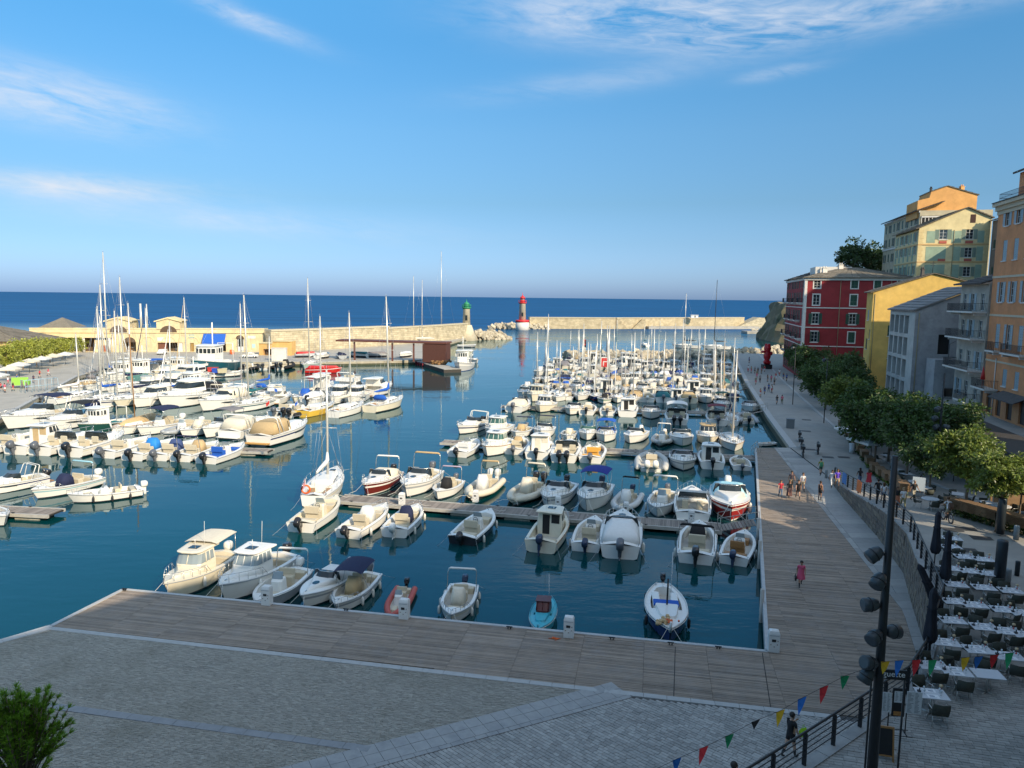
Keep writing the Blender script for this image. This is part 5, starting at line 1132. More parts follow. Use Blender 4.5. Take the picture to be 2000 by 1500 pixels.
def boat(kind,**o):
 key=kind+repr(sorted((k,getattr(v,'name',v)) for k,v in o.items()))
 if key in _bc:return _bc[key]
 g=o.get;parts=[];add= lambda n,me,up=None:(parts.append((n,me,up)),len(parts)-1)[1]
 L={'open':6.0,'cuddy':6.0,'pilot':6.2,'rib':5.8,'sail':8.5,'cruiser':9.0,'pointu':7.0,'dinghy':3.6,'trawler':16,'fisher':9.5}[kind]
 B=g('B',{'open':2.3,'cuddy':2.35,'pilot':2.45,'rib':1.6,'sail':2.75,'cruiser':3.1,'pointu':2.5,'dinghy':1.5,'trawler':5.2,'fisher':3.3}[kind])
 hs,hb={'open':(.62,.95),'cuddy':(.72,1.1),'pilot':(.78,1.2),'rib':(.3,.45),'sail':(.85,1.12),'cruiser':(1.05,1.55),'pointu':(.62,.95),'dinghy':(.38,.55),'trawler':(1.8,3.4),'fisher':(1.0,1.9)}[kind]
 H=g('hull',GEL);ST=g('stripe',H);BT=g('boot',ANTIF);DK_=g('deck',GEL);SO=g('sole',DECKW)
 X= lambda t:-L/2+t*L
 kw=dict(dbl=True,rake=.05) if kind=='pointu' else dict(tr=.66,rake=.13,p=2.0) if kind=='sail' else dict(tr=.9,rake=.12,p=2.4)
 hm,half,sheer=hull_mesh(L,B,hs,hb,[ANTIF,BT,H,ST],**kw)
 add('hull',hm)
 t0,t1,zs={'open':(.07,.80,.28),'cuddy':(.07,.50,.32),'pilot':(.06,.60,.34),'rib':(.05,.85,.25),'sail':(.06,.31,.42),'cruiser':(.06,.40,.55),'pointu':(.10,.56,.30),'dinghy':(.06,.86,.12),'trawler':(.05,.42,1.1),'fisher':(.06,.50,.5)}[kind]
 gw={'open':.2,'cuddy':.22,'pilot':.2,'rib':.12,'sail':.38,'cruiser':.26,'pointu':.34,'dinghy':.1,'trawler':.25,'fisher':.2}[kind]
 add('deck',deck_mesh(L,half,sheer,t0,t1,zs,gw,[DK_,DK_,SO]))
 # rubbing strake

 def strake(m,r=.03,dz=-.06):
  ts=[i/14 for i in range(15)];add('rubbing_strake',tubes('rubbing_strake',[[(X(t),s*(half(t)+.005),sheer(t)+dz) for t in ts] for s in (-1,1)],r,m,4))
 if kind!='rib':strake(g('rub',GREYH if H in (GEL,GEL2) else GEL))
 def rails(ta,tb,h=.42,n=5,m=STEEL,inset=.06):
  ts=[ta+(tb-ta)*i/n for i in range(n+1)];P= lambda t,s,z:(X(t),s*max(0,half(t)-inset),sheer(t)+z)
  path=[P(t,-1,h) for t in ts]+[(X(1.0)+.05,0,sheer(1)+h+.03)]*(tb>.95)+[P(t,1,h) for t in reversed(ts)]
  pts=[path] if tb>.95 else [path[:n+1],path[n+1:]]
  for t in ts[::1]:
   for s in (-1,1):pts.append([P(t,s,0),P(t,s,h)])
  for s in (-1,1):pts.append([P(ta,s,h),P(max(0,ta-.06),s,.0)])
  add('bow_rail' if tb>.9 else 'guard_rail',tubes('bow_rail',pts,.016,m,4))
 def obs(m,n=1,tilt=g('tilt',0.0),z=.62,s=1.0):
  for i in range(n):
   y=0 if n==1 else (i-.5)*.62;lg,cw=outboard(m,tilt,X(0)-.02,y,z,s);k=add('outboard',lg);add('cowl',cw,k)
 def fenders(n,side):
  for i in range(n):
   t=.18+.5*i/max(1,n-1) if n>1 else .4;s=side;b=MB();c=(X(t),s*(half(t)+.12),0);z1=sheer(t)-.12;b.lathe([(.02,z1+.02),(.07,z1-.05),(.095,z1-.12),(.095,z1-.5),(.05,z1-.58),(.015,z1-.6)],8,c=c);b.tube([(X(t),s*(half(t)+.12),z1),(X(t),s*(half(t)-.05),sheer(t)+.05)],.012,4);add('fender',b.mesh('fender',[FEND if g('fend',1)==1 else RUBBER]))
 def hoop(m,x,w,z0,h,lean=-.25):
  add('hoop_frame',tubes('hoop_frame',[hooppts(x,w,z0,h,lean)],.028,STEEL));b=MB();b.tube(hooppts(x,w,z0,h+.03,lean)[2:6],[.05,.075,.075,.05],6);add('rolled_canopy',b.mesh('rolled_canopy',[m]))
 def bim(m,x0,x1,w,z0,z):
  add('bimini',canopy(x0,x1,w,z,.06,m));xm=(x0+x1)/2
  add('bimini_frame',tubes('bimini_frame',[[(xm-.1,s*w,z0),(x0+.05,s*w*.97,z-.08)] for s in (-1,1)]+[[(xm+.1,s*w,z0),(x1-.05,s*w*.97,z-.08)] for s in (-1,1)],.02,STEEL))
 def hatch(t,w=.5,m=GLASS,tt=0):z=sheer(t)+.02+.12*half(t);b=MB();b.box(X(t)-w/2,X(t)+w/2,-w/2,w/2,z-.02,z+.045);add('hatch',b.mesh('hatch',[m]))
 def wheel(x,z,y=0):b=MB();b.tube([(x-.05*math.cos(a)*0,y+.17*math.cos(a),z+.17*math.sin(a)) for a in [i*math.pi/5 for i in range(11)]],.018,4);b.tube([(x,y-.16,z),(x,y+.16,z)],.012,4);b.tube([(x,y,z),(x+.15,y,z-.03)],.02,4);add('steering_wheel',b.mesh('steering_wheel',[RUBBER]))
 def cleats():
  b=MB()
  for t,s in ((.04,-1),(.04,1),(.9,0)):b.box(X(t)-.1,X(t)+.1,s*(half(t)-.1)-.025,s*(half(t)-.1)+.025,sheer(t)+.03,sheer(t)+.07+(.1*half(t) if s==0 else 0))
  add('cleats',b.mesh('cleats',[STEEL]))
 def cushion(name,x0,x1,y0,y1,z0,z1,m):
  b=MB();e=.04;b.loft([[(x0,y0,z0),(x1,y0,z0),(x1,y1,z0),(x0,y1,z0)],[(x0,y0,z1-e),(x1,y0,z1-e),(x1,y1,z1-e),(x0,y1,z1-e)],[(x0+e,y0+e,z1),(x1-e,y0+e,z1),(x1-e,y1-e,z1),(x0+e,y1-e,z1)]]);add(name,b.mesh(name,[m]))
 SE=g('seatm',SEAT)
 if kind=='open':
  b=MB();b.loft([ring(-.35,.45,.42,.38,zs,.12),ring(-.30,.38,.40,.34,zs+.75,.15),ring(-.26,.12,.38,.30,zs+.86,.1)][::1]) if 0 else None
  if not g('cover'):
   add('console',loftring([ring(-.38,.45,.42,.38,zs,.12),ring(-.32,.38,.40,.34,zs+.72,.15),ring(-.26,.14,.38,.3,zs+.86,.1)],DK_,'console'))
   add('windscreen',loftring([ring(.10,.20,.34,.3,zs+.84,.06,.03),ring(-.08,.02,.30,.26,zs+1.22,.06,.03)],PLEXI,'windscreen'));wheel(-.40,zs+.78)
  else:
   add('console_cover',loftring([ring(-.55,.62,.50,.45,zs+.1,.2),ring(-.48,.5,.47,.4,zs+.85,.2),ring(-.25,.22,.38,.3,zs+1.22,.15)],g('cover'),'console_cover',smooth=True))
  cushion('helm_seat',-1.25,-.8,-.5,.5,zs,zs+.62,SE);cushion('seat_back',-1.38,-1.24,-.5,.5,zs+.5,zs+1.0,SE)
  cushion('stern_bench',X(.08),X(.155),-half(.1)+.3,half(.1)-.3,zs,zs+.42,SE);cushion('bow_cushion',X(.66),X(.78),-half(.78)+.28,half(.78)-.28,zs,zs+.4,SE)
  if g('ob'):obs(g('ob'),g('n',1))
  if g('hoop'):hoop(g('hoop'),g('hx',-1.6),B/2-.12,hs,1.55)
  if g('bimini'):bim(g('bimini'),-1.7,.9,B/2-.15,hs,2.25)
  if g('rails',1):rails(.72,1.0,.28,4)
 elif kind=='cuddy':
  z0=sheer(.6)
  add('cabin_trunk',loftring([ring(X(.50),X(.90),B*.40,B*.14,z0-.05,.5),ring(X(.505),X(.86),B*.36,B*.11,z0+.22,.5),ring(X(.53),X(.80),B*.30,B*.08,z0+.33,.4)],DK_,'cabin_trunk',smooth=True))
  add('windscreen',loftring([ring(X(.46),X(.58),B*.42,B*.34,z0+.12,.35,.03),ring(X(.46),X(.50),B*.37,B*.28,z0+.62,.3,.03)],g('glass',GLASS),'windscreen'))
  add('screen_frame',tubes('screen_frame',[[(x,y,z+.01) for x,y,z in ring(X(.46),X(.50),B*.375,B*.285,z0+.62,.3,.03)[2:10]]],.022,STEEL))
  if g('hatchm',1):b=MB();b.loft([[(X(.70)+.30*math.cos(a),.22*math.sin(a),z0+.30) for a in [i*math.pi/6 for i in range(12)]],[(X(.70)+.30*math.cos(a),.22*math.sin(a),z0+.345) for a in [i*math.pi/6 for i in range(12)]]]);add('hatch',b.mesh('hatch',[GLASS]))
  if not g('cover'):
   for s in (-1,1):cushion('helm_seat',X(.33),X(.41),s*.55-.25,s*.55+.25,zs,zs+.55,SE);cushion('seat_back',X(.315),X(.33),s*.55-.25,s*.55+.25,zs+.5,zs+1.0,SE)
   cushion('stern_bench',X(.08),X(.17),-B/2+.4,B/2-.4,zs,zs+.4,SE);wheel(X(.455),z0+.1,-.5)
  else:add('cockpit_cover',loftring([ring(X(.06),X(.55),B*.46,B*.44,hs+.02,.2),ring(X(.14),X(.53),B*.36,B*.36,hs+.45,.2),ring(X(.30),X(.50),B*.2,B*.25,hs+.72,.15)],g('cover'),'cockpit_cover',smooth=True))
  if g('ob'):obs(g('ob'),g('n',1),z=.7)
  if g('hoop'):hoop(g('hoop'),X(.2),B/2-.12,hs,1.5)
  if g('bimini'):bim(g('bimini'),X(.16),X(.52),B/2-.15,hs,2.3)
  if g('rails',1):rails(.60,1.0,.38,5)
 elif kind=='pilot':
  z0=sheer(.6);ca,cb,hw=.40,.66,B*.36;zt=z0+1.12;W=g('cabin',DK_)
  add('cabin_trunk',loftring([ring(X(.60),X(.92),B*.40,B*.13,z0-.05,.6),ring(X(.60),X(.87),B*.35,B*.1,z0+.26,.6),ring(X(.60),X(.82),B*.30,B*.08,z0+.34,.5)],DK_,'cabin_trunk',smooth=True))
  k=add('wheelhouse',loftring([ring(X(ca),X(cb),hw,hw*.9,zs,.22),ring(X(ca),X(cb)+.02,hw,hw*.88,z0+.45,.22),ring(X(ca)+.05,X(cb)-.28,hw*.92,hw*.76,zt,.22)],W,'wheelhouse'))
  add('window_band',loftring([ring(X(ca)+.16,X(cb)+.00,hw+.012,hw*.885+.01,z0+.52,.22),ring(X(ca)+.2,X(cb)-.235,hw*.945+.006,hw*.79+.012,zt-.10,.22)],g('glass',GLASS),'window_band'),k)
  for s in (-1,1):
   for t in (.33,.66):x_=lerp(X(ca)+.2,X(cb)-.3,t);add('window_post',tubes('window_post',[[(x_+.06,s*(hw*.97),z0+.5),(x_,s*(hw*.9),zt-.08)]],.035,W,4),k)
  for y in (-.33,0,.33) if g('split',1) else (0,):add('window_post',tubes('window_post',[[(X(cb)+.01-abs(y)*.12,y*hw*1.6,z0+.5),(X(cb)-.24-abs(y)*.12,y*hw*1.45,zt-.07)]],.028,W,4),k)
  add('roof',loftring([ring(X(ca)-.35,X(cb)-.06,hw*1.04,hw*.84,zt,.3),ring(X(ca)-.37,X(cb)-.02,hw*1.05,hw*.86,zt+.06,.3),ring(X(ca)-.25,X(cb)-.15,hw*.9,hw*.7,zt+.11,.3)],g('roofm',W),'roof'),k)
  b=MB();b.box(X(ca)-.02,X(ca)-.006,-.02,hw*.55,zs+.15,zt-.2);b.box(X(ca)-.02,X(ca)-.006,-hw*.8,-.14,z0+.35,zt-.15);add('door',b.mesh('door',[g('curtain') or GLASS]),k)
  b=MB();b.box(X(.52)-.25,X(.52)+.25,-.28,.28,zt+.1,zt+.14);add('roof_hatch',b.mesh('roof_hatch',[GLASS]),k)
  b=MB();b.tube([(X(.44),.3,zt+.1),(X(.44)-.1,.3,zt+1.5)],.012,4);b.tube([(X(.46),-.2,zt+.1),(X(.46),-.2,zt+.45)],.02,4);add('aerial',b.mesh('aerial',[GEL]),k)
  cushion('stern_bench',X(.08),X(.15),-B/2+.4,B/2-.4,zs,zs+.4,SE)
  if g('sunshade'):add('sunshade',canopy(X(.06),X(.42),B*.42,zt+.25,.02,g('sunshade'),'sunshade',.05));add('shade_post',tubes('shade_post',[[(X(t),s*B*.4,hs),(X(t),s*B*.4,zt+.22)] for t in (.08,) for s in (-1,1)],.02,STEEL))
  if g('hoop'):hoop(g('hoop'),X(.2),B/2-.12,hs,1.5)
  if g('bimini'):bim(g('bimini'),X(.08),X(.42),B/2-.15,hs,zt+.15)
  if g('ob'):obs(g('ob'),g('n',1),z=.75)
  if g('rails',1):rails(.62,1.0,.45,5)
 elif kind=='rib':
  TB=g('tube',GREYH);R_=.25
  for s in (-1,1):
   ts=[i/12 for i in range(13)];pts=[(X(-.05),s*(B/2+.12),.34)]+[(X(t),s*(half(t)*1.0+.14*(1-max(0,t-.6)/.4)),.36+.25*max(0,t-.5)**1.5*2) for t in ts]
   rs=[R_*.35]+[R_]*11+[R_*.85,R_*.7];b=MB();b.tube(pts,rs[:len(pts)],10);add('inflatable_tube',b.mesh('inflatable_tube',[TB]))
  b=MB();b.tube([(X(.985),-.12,.62),(X(1.0),0,.64),(X(.985),.12,.62)],R_*.72,8);add('bow_tube',b.mesh('bow_tube',[TB]))
  if g('cover'):add('console_cover',loftring([ring(-.5,.55,.42,.38,zs+.05,.2),ring(-.42,.45,.40,.35,zs+.85,.2),ring(-.25,.2,.33,.28,zs+1.15,.15)],g('cover'),'console_cover',smooth=True))
  else:
   add('console',loftring([ring(-.32,.4,.36,.33,zs,.12),ring(-.26,.33,.34,.3,zs+.72,.15),ring(-.22,.1,.32,.27,zs+.85,.1)],g('consm',DK_),'console'));add('windscreen',loftring([ring(.06,.15,.3,.27,zs+.83,.06,.03),ring(-.08,0,.27,.24,zs+1.15,.06,.03)],PLEXI,'windscreen'));wheel(-.34,zs+.75)
  cushion('helm_seat',-1.2,-.75,-.42,.42,zs,zs+.62,SE);cushion('seat_back',-1.32,-1.2,-.42,.42,zs+.5,zs+.95,SE);cushion('bow_cushion',X(.68),X(.82),-half(.82)+.2,half(.82)-.2,zs,zs+.3,SE);cushion('stern_bench',X(.08),X(.16),-.55,.55,zs,zs+.38,SE)
  if g('ob'):obs(g('ob'),g('n',1),z=.6)
  if g('hoop'):hoop(g('hoop'),X(.14),B/2-.05,.45,1.55,-.15)
  if g('bimini'):bim(g('bimini'),X(.2),X(.6),B/2,.5,2.2)
 elif kind=='sail':
  z0=sheer(.5);mh=g('mast',11.5)
  add('cabin_trunk',loftring([ring(X(.32),X(.78),B*.32,B*.16,z0-.05,.5),ring(X(.32),X(.75),B*.30,B*.14,z0+.22,.5),ring(X(.34),X(.70),B*.25,B*.1,z0+.36,.4)],DK_,'cabin_trunk',smooth=True))
  b=MB()
  for s in (-1,1):
   for q in (.40,.50,.60):w_=lerp(B*.305,B*.245,(q-.32)/.35);b.box(X(q)-.25,X(q)+.25,s*w_-.012,s*w_+.012,z0+.04,z0+.17)
  add('portlights',b.mesh('portlights',[GLASS]));hatch(.80,.45,GLASS)
  xm=X(.57);zb=z0+.35
  b=MB();b.tube([(xm,0,zb-.2),(xm-.03,0,mh*.6),(xm-.06,0,mh)],[.10,.095,.07],8);k=add('mast',b.mesh('mast',[g('mastm',ALU)]))
  add('spreaders',tubes('spreaders',[[(xm,-.75,mh*.52),(xm,.75,mh*.52)]]+([[(xm,-.55,mh*.76),(xm,.55,mh*.76)]] if mh>10.5 else []),.025,ALU,4),k)
  add('masthead',tubes('masthead',[[(xm-.06,0,mh),(xm-.06,0,mh+.35)],[(xm-.3,0,mh+.12),(xm+.15,0,mh+.12)]],.014,WIRE,4),k)
  b=MB();b.tube([(xm-.05,0,zb+.85),(X(.14),0,zb+.95)],.06,6);k2=add('boom',b.mesh('boom',[ALU]))
  if g('scover',1):b=MB();b.tube([(xm-.02,0,zb+1.9),(xm-.12,0,zb+1.15),(xm-.6,0,zb+1.05),(X(.3),0,zb+1.05),(X(.15),0,zb+1.03)],[.06,.17,.19,.15,.07],8);add('sail_cover',b.mesh('sail_cover',[g('scover') if g('scover',1)!=1 else WHITEC]),k2)
  wr=[[(X(1.0)-.05,0,sheer(1)),(xm-.05,0,mh-.1)],[(X(.01),0,sheer(0)),(xm-.06,0,mh-.02)]]
  for s in (-1,1):wr+=[[(xm-.1,s*(half(.56)-.05),sheer(.56)),(xm,s*.75,mh*.52)],[(xm,s*.75,mh*.52),(xm-.05,0,mh-.1)],[(xm-.35,s*(half(.54)-.05),sheer(.54)),(xm-.02,0,mh*.52)]]
  add('rigging',tubes('rigging',wr,.011,WIRE,3))
  if g('furl'):b=MB();b.tube([(X(.985)-.05,0,sheer(1)+.3),lerp(Vector((X(.98),0,sheer(1)+.3)),Vector((xm-.05,0,mh-.1)),.3),lerp(Vector((X(.98),0,sheer(1)+.3)),Vector((xm-.05,0,mh-.1)),.9)],[.05,.085,.03],6);add('furled_jib',b.mesh('furled_jib',[g('furl')]))
  rails(.82,1.0,.55,3);rails(.02,.78,.55,6);cushion('cockpit_seat',X(.09),X(.29),-half(.2)+.42,-half(.2)+.8,zs,zs+.38,TEAK);cushion('cockpit_seat',X(.09),X(.29),half(.2)-.8,half(.2)-.42,zs,zs+.38,TEAK)
  if g('hood'):add('spray_hood',loftring([ring(X(.28),X(.40),B*.27,B*.24,z0+.3,.3),ring(X(.28),X(.36),B*.25,B*.2,z0+.75,.3),ring(X(.29),X(.33),B*.18,B*.14,z0+.9,.2)],g('hood'),'spray_hood',smooth=True))
  if g('ob'):obs(g('ob'),1,z=.7,s=.7)
  if g('buoy'):b=MB();b.tube([(X(.01)-.02,half(0)*.6+.3*math.cos(a),hs+.45+.3*math.sin(a)) for a in [i*math.pi/6 for i in range(13)]],.07,6);add('lifebuoy',b.mesh('lifebuoy',[ORANGEB]))
 elif kind=='cruiser':
  z0=sheer(.55)
  add('cabin_trunk',loftring([ring(X(.38),X(.90),B*.42,B*.15,z0-.1,.9),ring(X(.38),X(.86),B*.38,B*.12,z0+.35,.9),ring(X(.38),X(.78),B*.34,B*.10,z0+.5,.8)],DK_,'cabin_trunk',smooth=True))
  if g('top','arch')=='hard':
   k=add('deckhouse',loftring([ring(X(.30),X(.66),B*.38,B*.30,z0+.2,.6),ring(X(.30),X(.62),B*.37,B*.29,z0+.62,.6),ring(X(.30),X(.54),B*.33,B*.24,z0+1.35,.5)],DK_,'deckhouse'))
   add('window_band',loftring([ring(X(.32),X(.62)+.02,B*.375,B*.295,z0+.66,.6),ring(X(.32),X(.555),B*.34,B*.252,z0+1.22,.5)],GLASS,'window_band'),k)
   add('roof',loftring([ring(X(.20),X(.57),B*.38,B*.26,z0+1.35,.6),ring(X(.20),X(.57),B*.38,B*.26,z0+1.43,.6),ring(X(.24),X(.52),B*.3,B*.2,z0+1.52,.5)],GEL,'roof'),k)
  elif g('top')=='fly':
   k=add('deckhouse',loftring([ring(X(.28),X(.66),B*.39,B*.30,z0+.1,.6),ring(X(.28),X(.58),B*.36,B*.26,z0+1.15,.5)],DK_,'deckhouse'));add('window_band',loftring([ring(X(.30),X(.645),B*.385,B*.295,z0+.4,.6),ring(X(.30),X(.60),B*.37,B*.272,z0+.95,.5)],GLASS,'window_band'),k)
   add('flybridge',loftring([ring(X(.18),X(.58),B*.40,B*.26,z0+1.15,.5),ring(X(.18),X(.60),B*.42,B*.28,z0+1.65,.5)],DK_,'flybridge'),k);add('windscreen',loftring([ring(X(.52),X(.585),B*.3,B*.26,z0+1.65,.3,.03),ring(X(.50),X(.55),B*.28,B*.24,z0+1.9,.3,.03)],PLEXI,'windscreen'),k);cushion('helm_seat',X(.32),X(.38),-.6,.6,z0+1.2,z0+1.95,SE)
   add('radar_arch',tubes('radar_arch',[hooppts(X(.26),B*.38,z0+1.6,.8,-.4)],.07,GEL),k)
  else:
   add('windscreen',loftring([ring(X(.38),X(.56),B*.40,B*.30,z0+.3,.6,.03),ring(X(.38),X(.47),B*.36,B*.25,z0+.92,.5,.03)],GLASS,'windscreen'));add('radar_arch',tubes('radar_arch',[hooppts(X(.18),B*.44,hs,1.75,-.5),hooppts(X(.26),B*.44,hs,1.75,-.8)],.055,GEL))
   for s in (-1,1):cushion('helm_seat',X(.30),X(.36),s*.7-.3,s*.7+.3,zs,zs+.9,SE)
  b=MB()
  for s in (-1,1):b.loft([[(X(t),s*(half(t)*.97+.02),sheer(t)*q+.02) for t,q in ((.46,.60),(.60,.62),(.72,.70),(.66,.76),(.46,.74))],[(X(t),s*(half(t)*.97+.04),sheer(t)*q+.02) for t,q in ((.46,.60),(.60,.62),(.72,.70),(.66,.76),(.46,.74))]])
  add('hull_window',b.mesh('hull_window',[GLASS]));hatch(.86,.5,GLASS)
  cushion('stern_bench',X(.08),X(.16),-B/2+.5,B/2-.5,zs,zs+.45,SE);b=MB();b.box(X(0)-.6,X(0)+.02,-B*.4,B*.4,.25,.34);add('swim_platform',b.mesh('swim_platform',[g('platm',TEAK)]))
  if g('cover'):add('cockpit_canopy',loftring([ring(X(.05),X(.46),B*.44,B*.40,hs+.1,.3),ring(X(.12),X(.46),B*.38,B*.34,z0+.9,.3),ring(X(.2),X(.44),B*.3,B*.26,z0+1.15,.3)],g('cover'),'cockpit_canopy',smooth=True))
  if g('ob'):obs(g('ob'),g('n',2),z=1.0,s=1.2)
  if g('bimini'):bim(g('bimini'),X(.08),X(.42),B/2-.2,hs,z0+1.75)
  rails(.55,1.0,.5,6)
 elif kind=='pointu':
  z0=sheer(.5)
  add('cuddy',loftring([ring(X(.52),X(.80),B*.28,B*.2,z0,.3),ring(X(.53),X(.78),B*.26,B*.18,z0+.3,.3)],DK_,'cuddy'))
  for s in (-1,1):cushion('side_box',X(.20),X(.50),s*.55-.22,s*.55+.22,zs,zs+.5,DK_)
  if g('tarp'):cushion('tarpaulin',X(.40),X(.50),-.75,.75,zs+.4,zs+.6,g('tarp'))
  if g('cover'):add('boat_cover',loftring([ring(X(.06),X(.88),B*.42,B*.14,hs+.02,1.6,.5),ring(X(.10),X(.82),B*.24,B*.1,hs+.5,1.2,.3),ring(X(.2),X(.7),B*.06,B*.04,hs+.75,.8,.1)],g('cover'),'boat_cover',smooth=True))
  b=MB();b.tube([(X(.55),.0,z0-.1),(X(.55),.0,g('mast',2.3))],.05,6);add('mast',b.mesh('mast',[g('mastm',IRON)]));b=MB();b.tube([(X(.30),.35,z0-.1),(X(.30),.35,z0+2.9)],.018,4);add('aerial',b.mesh('aerial',[GEL]))
  b=MB();b.tube([(X(.985),0,sheer(1)-.2),(X(1.01),0,sheer(1)+.45)],[.09,.06],6);add('stem_post',b.mesh('stem_post',[g('post',DK_)]))
  add('toe_rail',tubes('toe_rail',[[(X(t),s*(half(t)-.02),sheer(t)+.05) for t in [i/14 for i in range(15)]] for s in (-1,1)],.035,g('rail',TEAK),4))
  if g('ob'):obs(g('ob'),1,z=.9,s=.8)
  if g('nets'):
   b=MB();rg=random.Random(4)
   for i in range(26):c=(X(.86)+rg.gauss(0,.28),-.35+rg.gauss(0,.22),sheer(.86)+.08+rg.random()*.12);b.ball(c,rg.uniform(.06,.14),6,4)
   add('net_heap',b.mesh('net_heap',[TAN]));b=MB()
   for i in range(9):c=(X(.87)+rg.gauss(0,.22),-.05+rg.gauss(0,.16),sheer(.86)+.2);b.ball(c,.07,6,4)
   add('net_floats',b.mesh('net_floats',[ORANGEB]))
 elif kind=='dinghy':
  for t in (.2,.5,.75):b=MB();b.box(X(t)-.12,X(t)+.12,-half(t)+.06,half(t)-.06,.26,.31);add('thwart',b.mesh('thwart',[g('thw',TEAK)]))
  if g('ob'):obs(g('ob'),1,z=.42,s=.65)
  if g('cover'):add('boat_cover',loftring([ring(X(.02),X(.97),half(.1)+.03,.2,hs+.02,1.2,.1),ring(X(.1),X(.85),half(.1)*.6,.2,hs+.35,.8,.1)],g('cover'),'boat_cover',smooth=True))
  if g('cons'):add('console',loftring([ring(-.3,.3,.32,.3,.15,.1),ring(-.22,.22,.28,.26,.75,.1)],g('cons'),'console'))
 elif kind in ('trawler','fisher'):
  z0=sheer(.55);f=L/9.5;ca,cb=(.44,.68) if kind=='trawler' else (.48,.70);hw=B*.33;zt=z0+2.3*f**.6
  k=add('wheelhouse',loftring([ring(X(ca),X(cb),hw,hw*.9,zs,.3),ring(X(ca),X(cb),hw,hw*.9,zt,.3)],g('cabin',GEL),'wheelhouse'));add('window_band',loftring([ring(X(ca)+.4,X(cb)+.015,hw+.015,hw*.9+.015,zt-1.0*f**.6,.3),ring(X(ca)+.4,X(cb)+.015,hw+.015,hw*.9+.015,zt-.35*f**.6,.3)],GLASS,'window_band'),k)
  P_=[(X(cb)-.1,X(cb)+.03,y*hw-.06,y*hw+.06) for y in (-.6,-.2,.2,.6)]+[(lerp(X(ca),X(cb),q)-.07,lerp(X(ca),X(cb),q)+.07,s*hw*.95-.12,s*hw*.95+.12) for s in (-1,1) for q in (.3,.6,.85)]
  for q in P_:b=MB();b.box(*q,zt-1.05*f**.6,zt-.3*f**.6);add('window_post',b.mesh('window_post',[g('cabin',GEL)]),k)
  add('roof',loftring([ring(X(ca)-.3,X(cb)+.35,hw*1.1,hw*1.02,zt,.35),ring(X(ca)-.3,X(cb)+.35,hw*1.1,hw*1.02,zt+.14,.35)],g('roofm',GEL),'roof'),k)
  b=MB();xm=X(ca)+.3;b.tube([(xm,0,zt),(xm,0,zt+2.6*f)],.07*f,6);b.tube([(xm,-.8,zt+1.6*f),(xm,.8,zt+1.6*f)],.03*f,4);b.tube([(xm,0,zt+2.4*f),(X(.98),0,sheer(1))],.012,3);add('mast',b.mesh('mast',[g('mastm',GEL)]));b=MB();b.tube([(X(.08),-.8*f,hs),(X(.08),-.8*f,hs+2.2*f),(X(.08),.8*f,hs+2.2*f),(X(.08),.8*f,hs)],.06*f,6);add('gallows',b.mesh('gallows',[g('mastm',GEL)]))
  if g('awning'):add('awning',canopy(X(.08),X(ca)-.1,B*.44,zt-.1,.03,g('awning'),'awning',.08));add('awning_post',tubes('awning_post',[[(X(t),s*B*.42,hs),(X(t),s*B*.42,zt-.15)] for t in (.1,.3) for s in (-1,1)],.03,STEEL))
  rails(.6,1.0,.6,6);rg=random.Random(9);b=MB()
  for i in range(14):b.ball((X(.2)+rg.gauss(0,.8*f),rg.gauss(0,.5*f),zs+.25),rg.uniform(.2,.42)*f,7,5)
  add('fishing_nets',b.mesh('fishing_nets',[g('netm',TEALC)]))
 if g('fenders'):fenders(g('fenders'),1);fenders(g('fenders'),-1)
 if L>5 and kind not in ('rib',):cleats()
 if g('rope'):
  for s in (-1,1):add('mooring_rope',tubes('mooring_rope',[[(X(.97),s*.12,sheer(.97)+.05),(X(1)+.5,s*.5,.62),(X(1)+1.1,s*.8,.55)]],.012,FEND,4));add('mooring_rope',tubes('mooring_rope',[[(X(.02),s*half(0)*.9,hs),(X(0)-.5,s*(half(0)+.3),.2),(X(0)-1.1,s*(half(0)+.6),-.1)]],.010,GREYH,4))
 if g('flag'):
  b=MB();b.tube([(X(.02),half(0)*.6,hs),(X(.02)-.25,half(0)*.6,hs+1.3)],.015,4);k=add('flagstaff',b.mesh('flagstaff',[GEL]));b=MB();b.v=[(X(.02)-.16-.16*i-.02*(i%2),half(0)*.6+.05*math.sin(i*1.7),hs+1.25-.05*i-.42*j) for j in (0,1) for i in range(5)];b.f=[(i,i+1,6+i,5+i) for i in range(4)];b.m=[0]*4;b.sm=[False]*4;add('flag',b.mesh('flag',[g('flag')]),k)
 _bc[key]=(parts,L);return _bc[key]
NAMES={'open':'open_motorboat','cuddy':'cabin_motorboat','pilot':'fishing_cabin_boat','rib':'inflatable_boat','sail':'sailing_boat','cruiser':'motor_cruiser','pointu':'wooden_fishing_boat','dinghy':'dinghy','trawler':'trawler','fisher':'fishing_boat'}
CATS={'open':'motorboat','cuddy':'motorboat','pilot':'motorboat','rib':'inflatable boat','sail':'sailing boat','cruiser':'motor yacht','pointu':'fishing boat','dinghy':'dinghy','trawler':'trawler','fisher':'fishing boat'}
brng=random.Random(99)
def moor(kind,stern,bow,label,group,Ln=None,ks=.88,wy=1.0,**o):
 if 'deck' in group or 'central' in group:o['rope']=1
 """moors a boat with its waterline between two points on the water"""
 s,b=Vector((stern[0],stern[1],0)),Vector((bow[0],bow[1],0));d=b-s;l=(Ln or d.length)*ks;d.normalize();c=s+d*l/2 if s.y<b.y else b-d*l/2
 parts,L=boat(kind,**o);k=l/L
 return place(parts,NAMES[kind],(c.x,c.y,brng.uniform(-.04,.04)),math.atan2(d.y,d.x),(k,k*wy,k),label,CATS[kind],group,tilt=(brng.gauss(0,.012),brng.gauss(0,.008)))
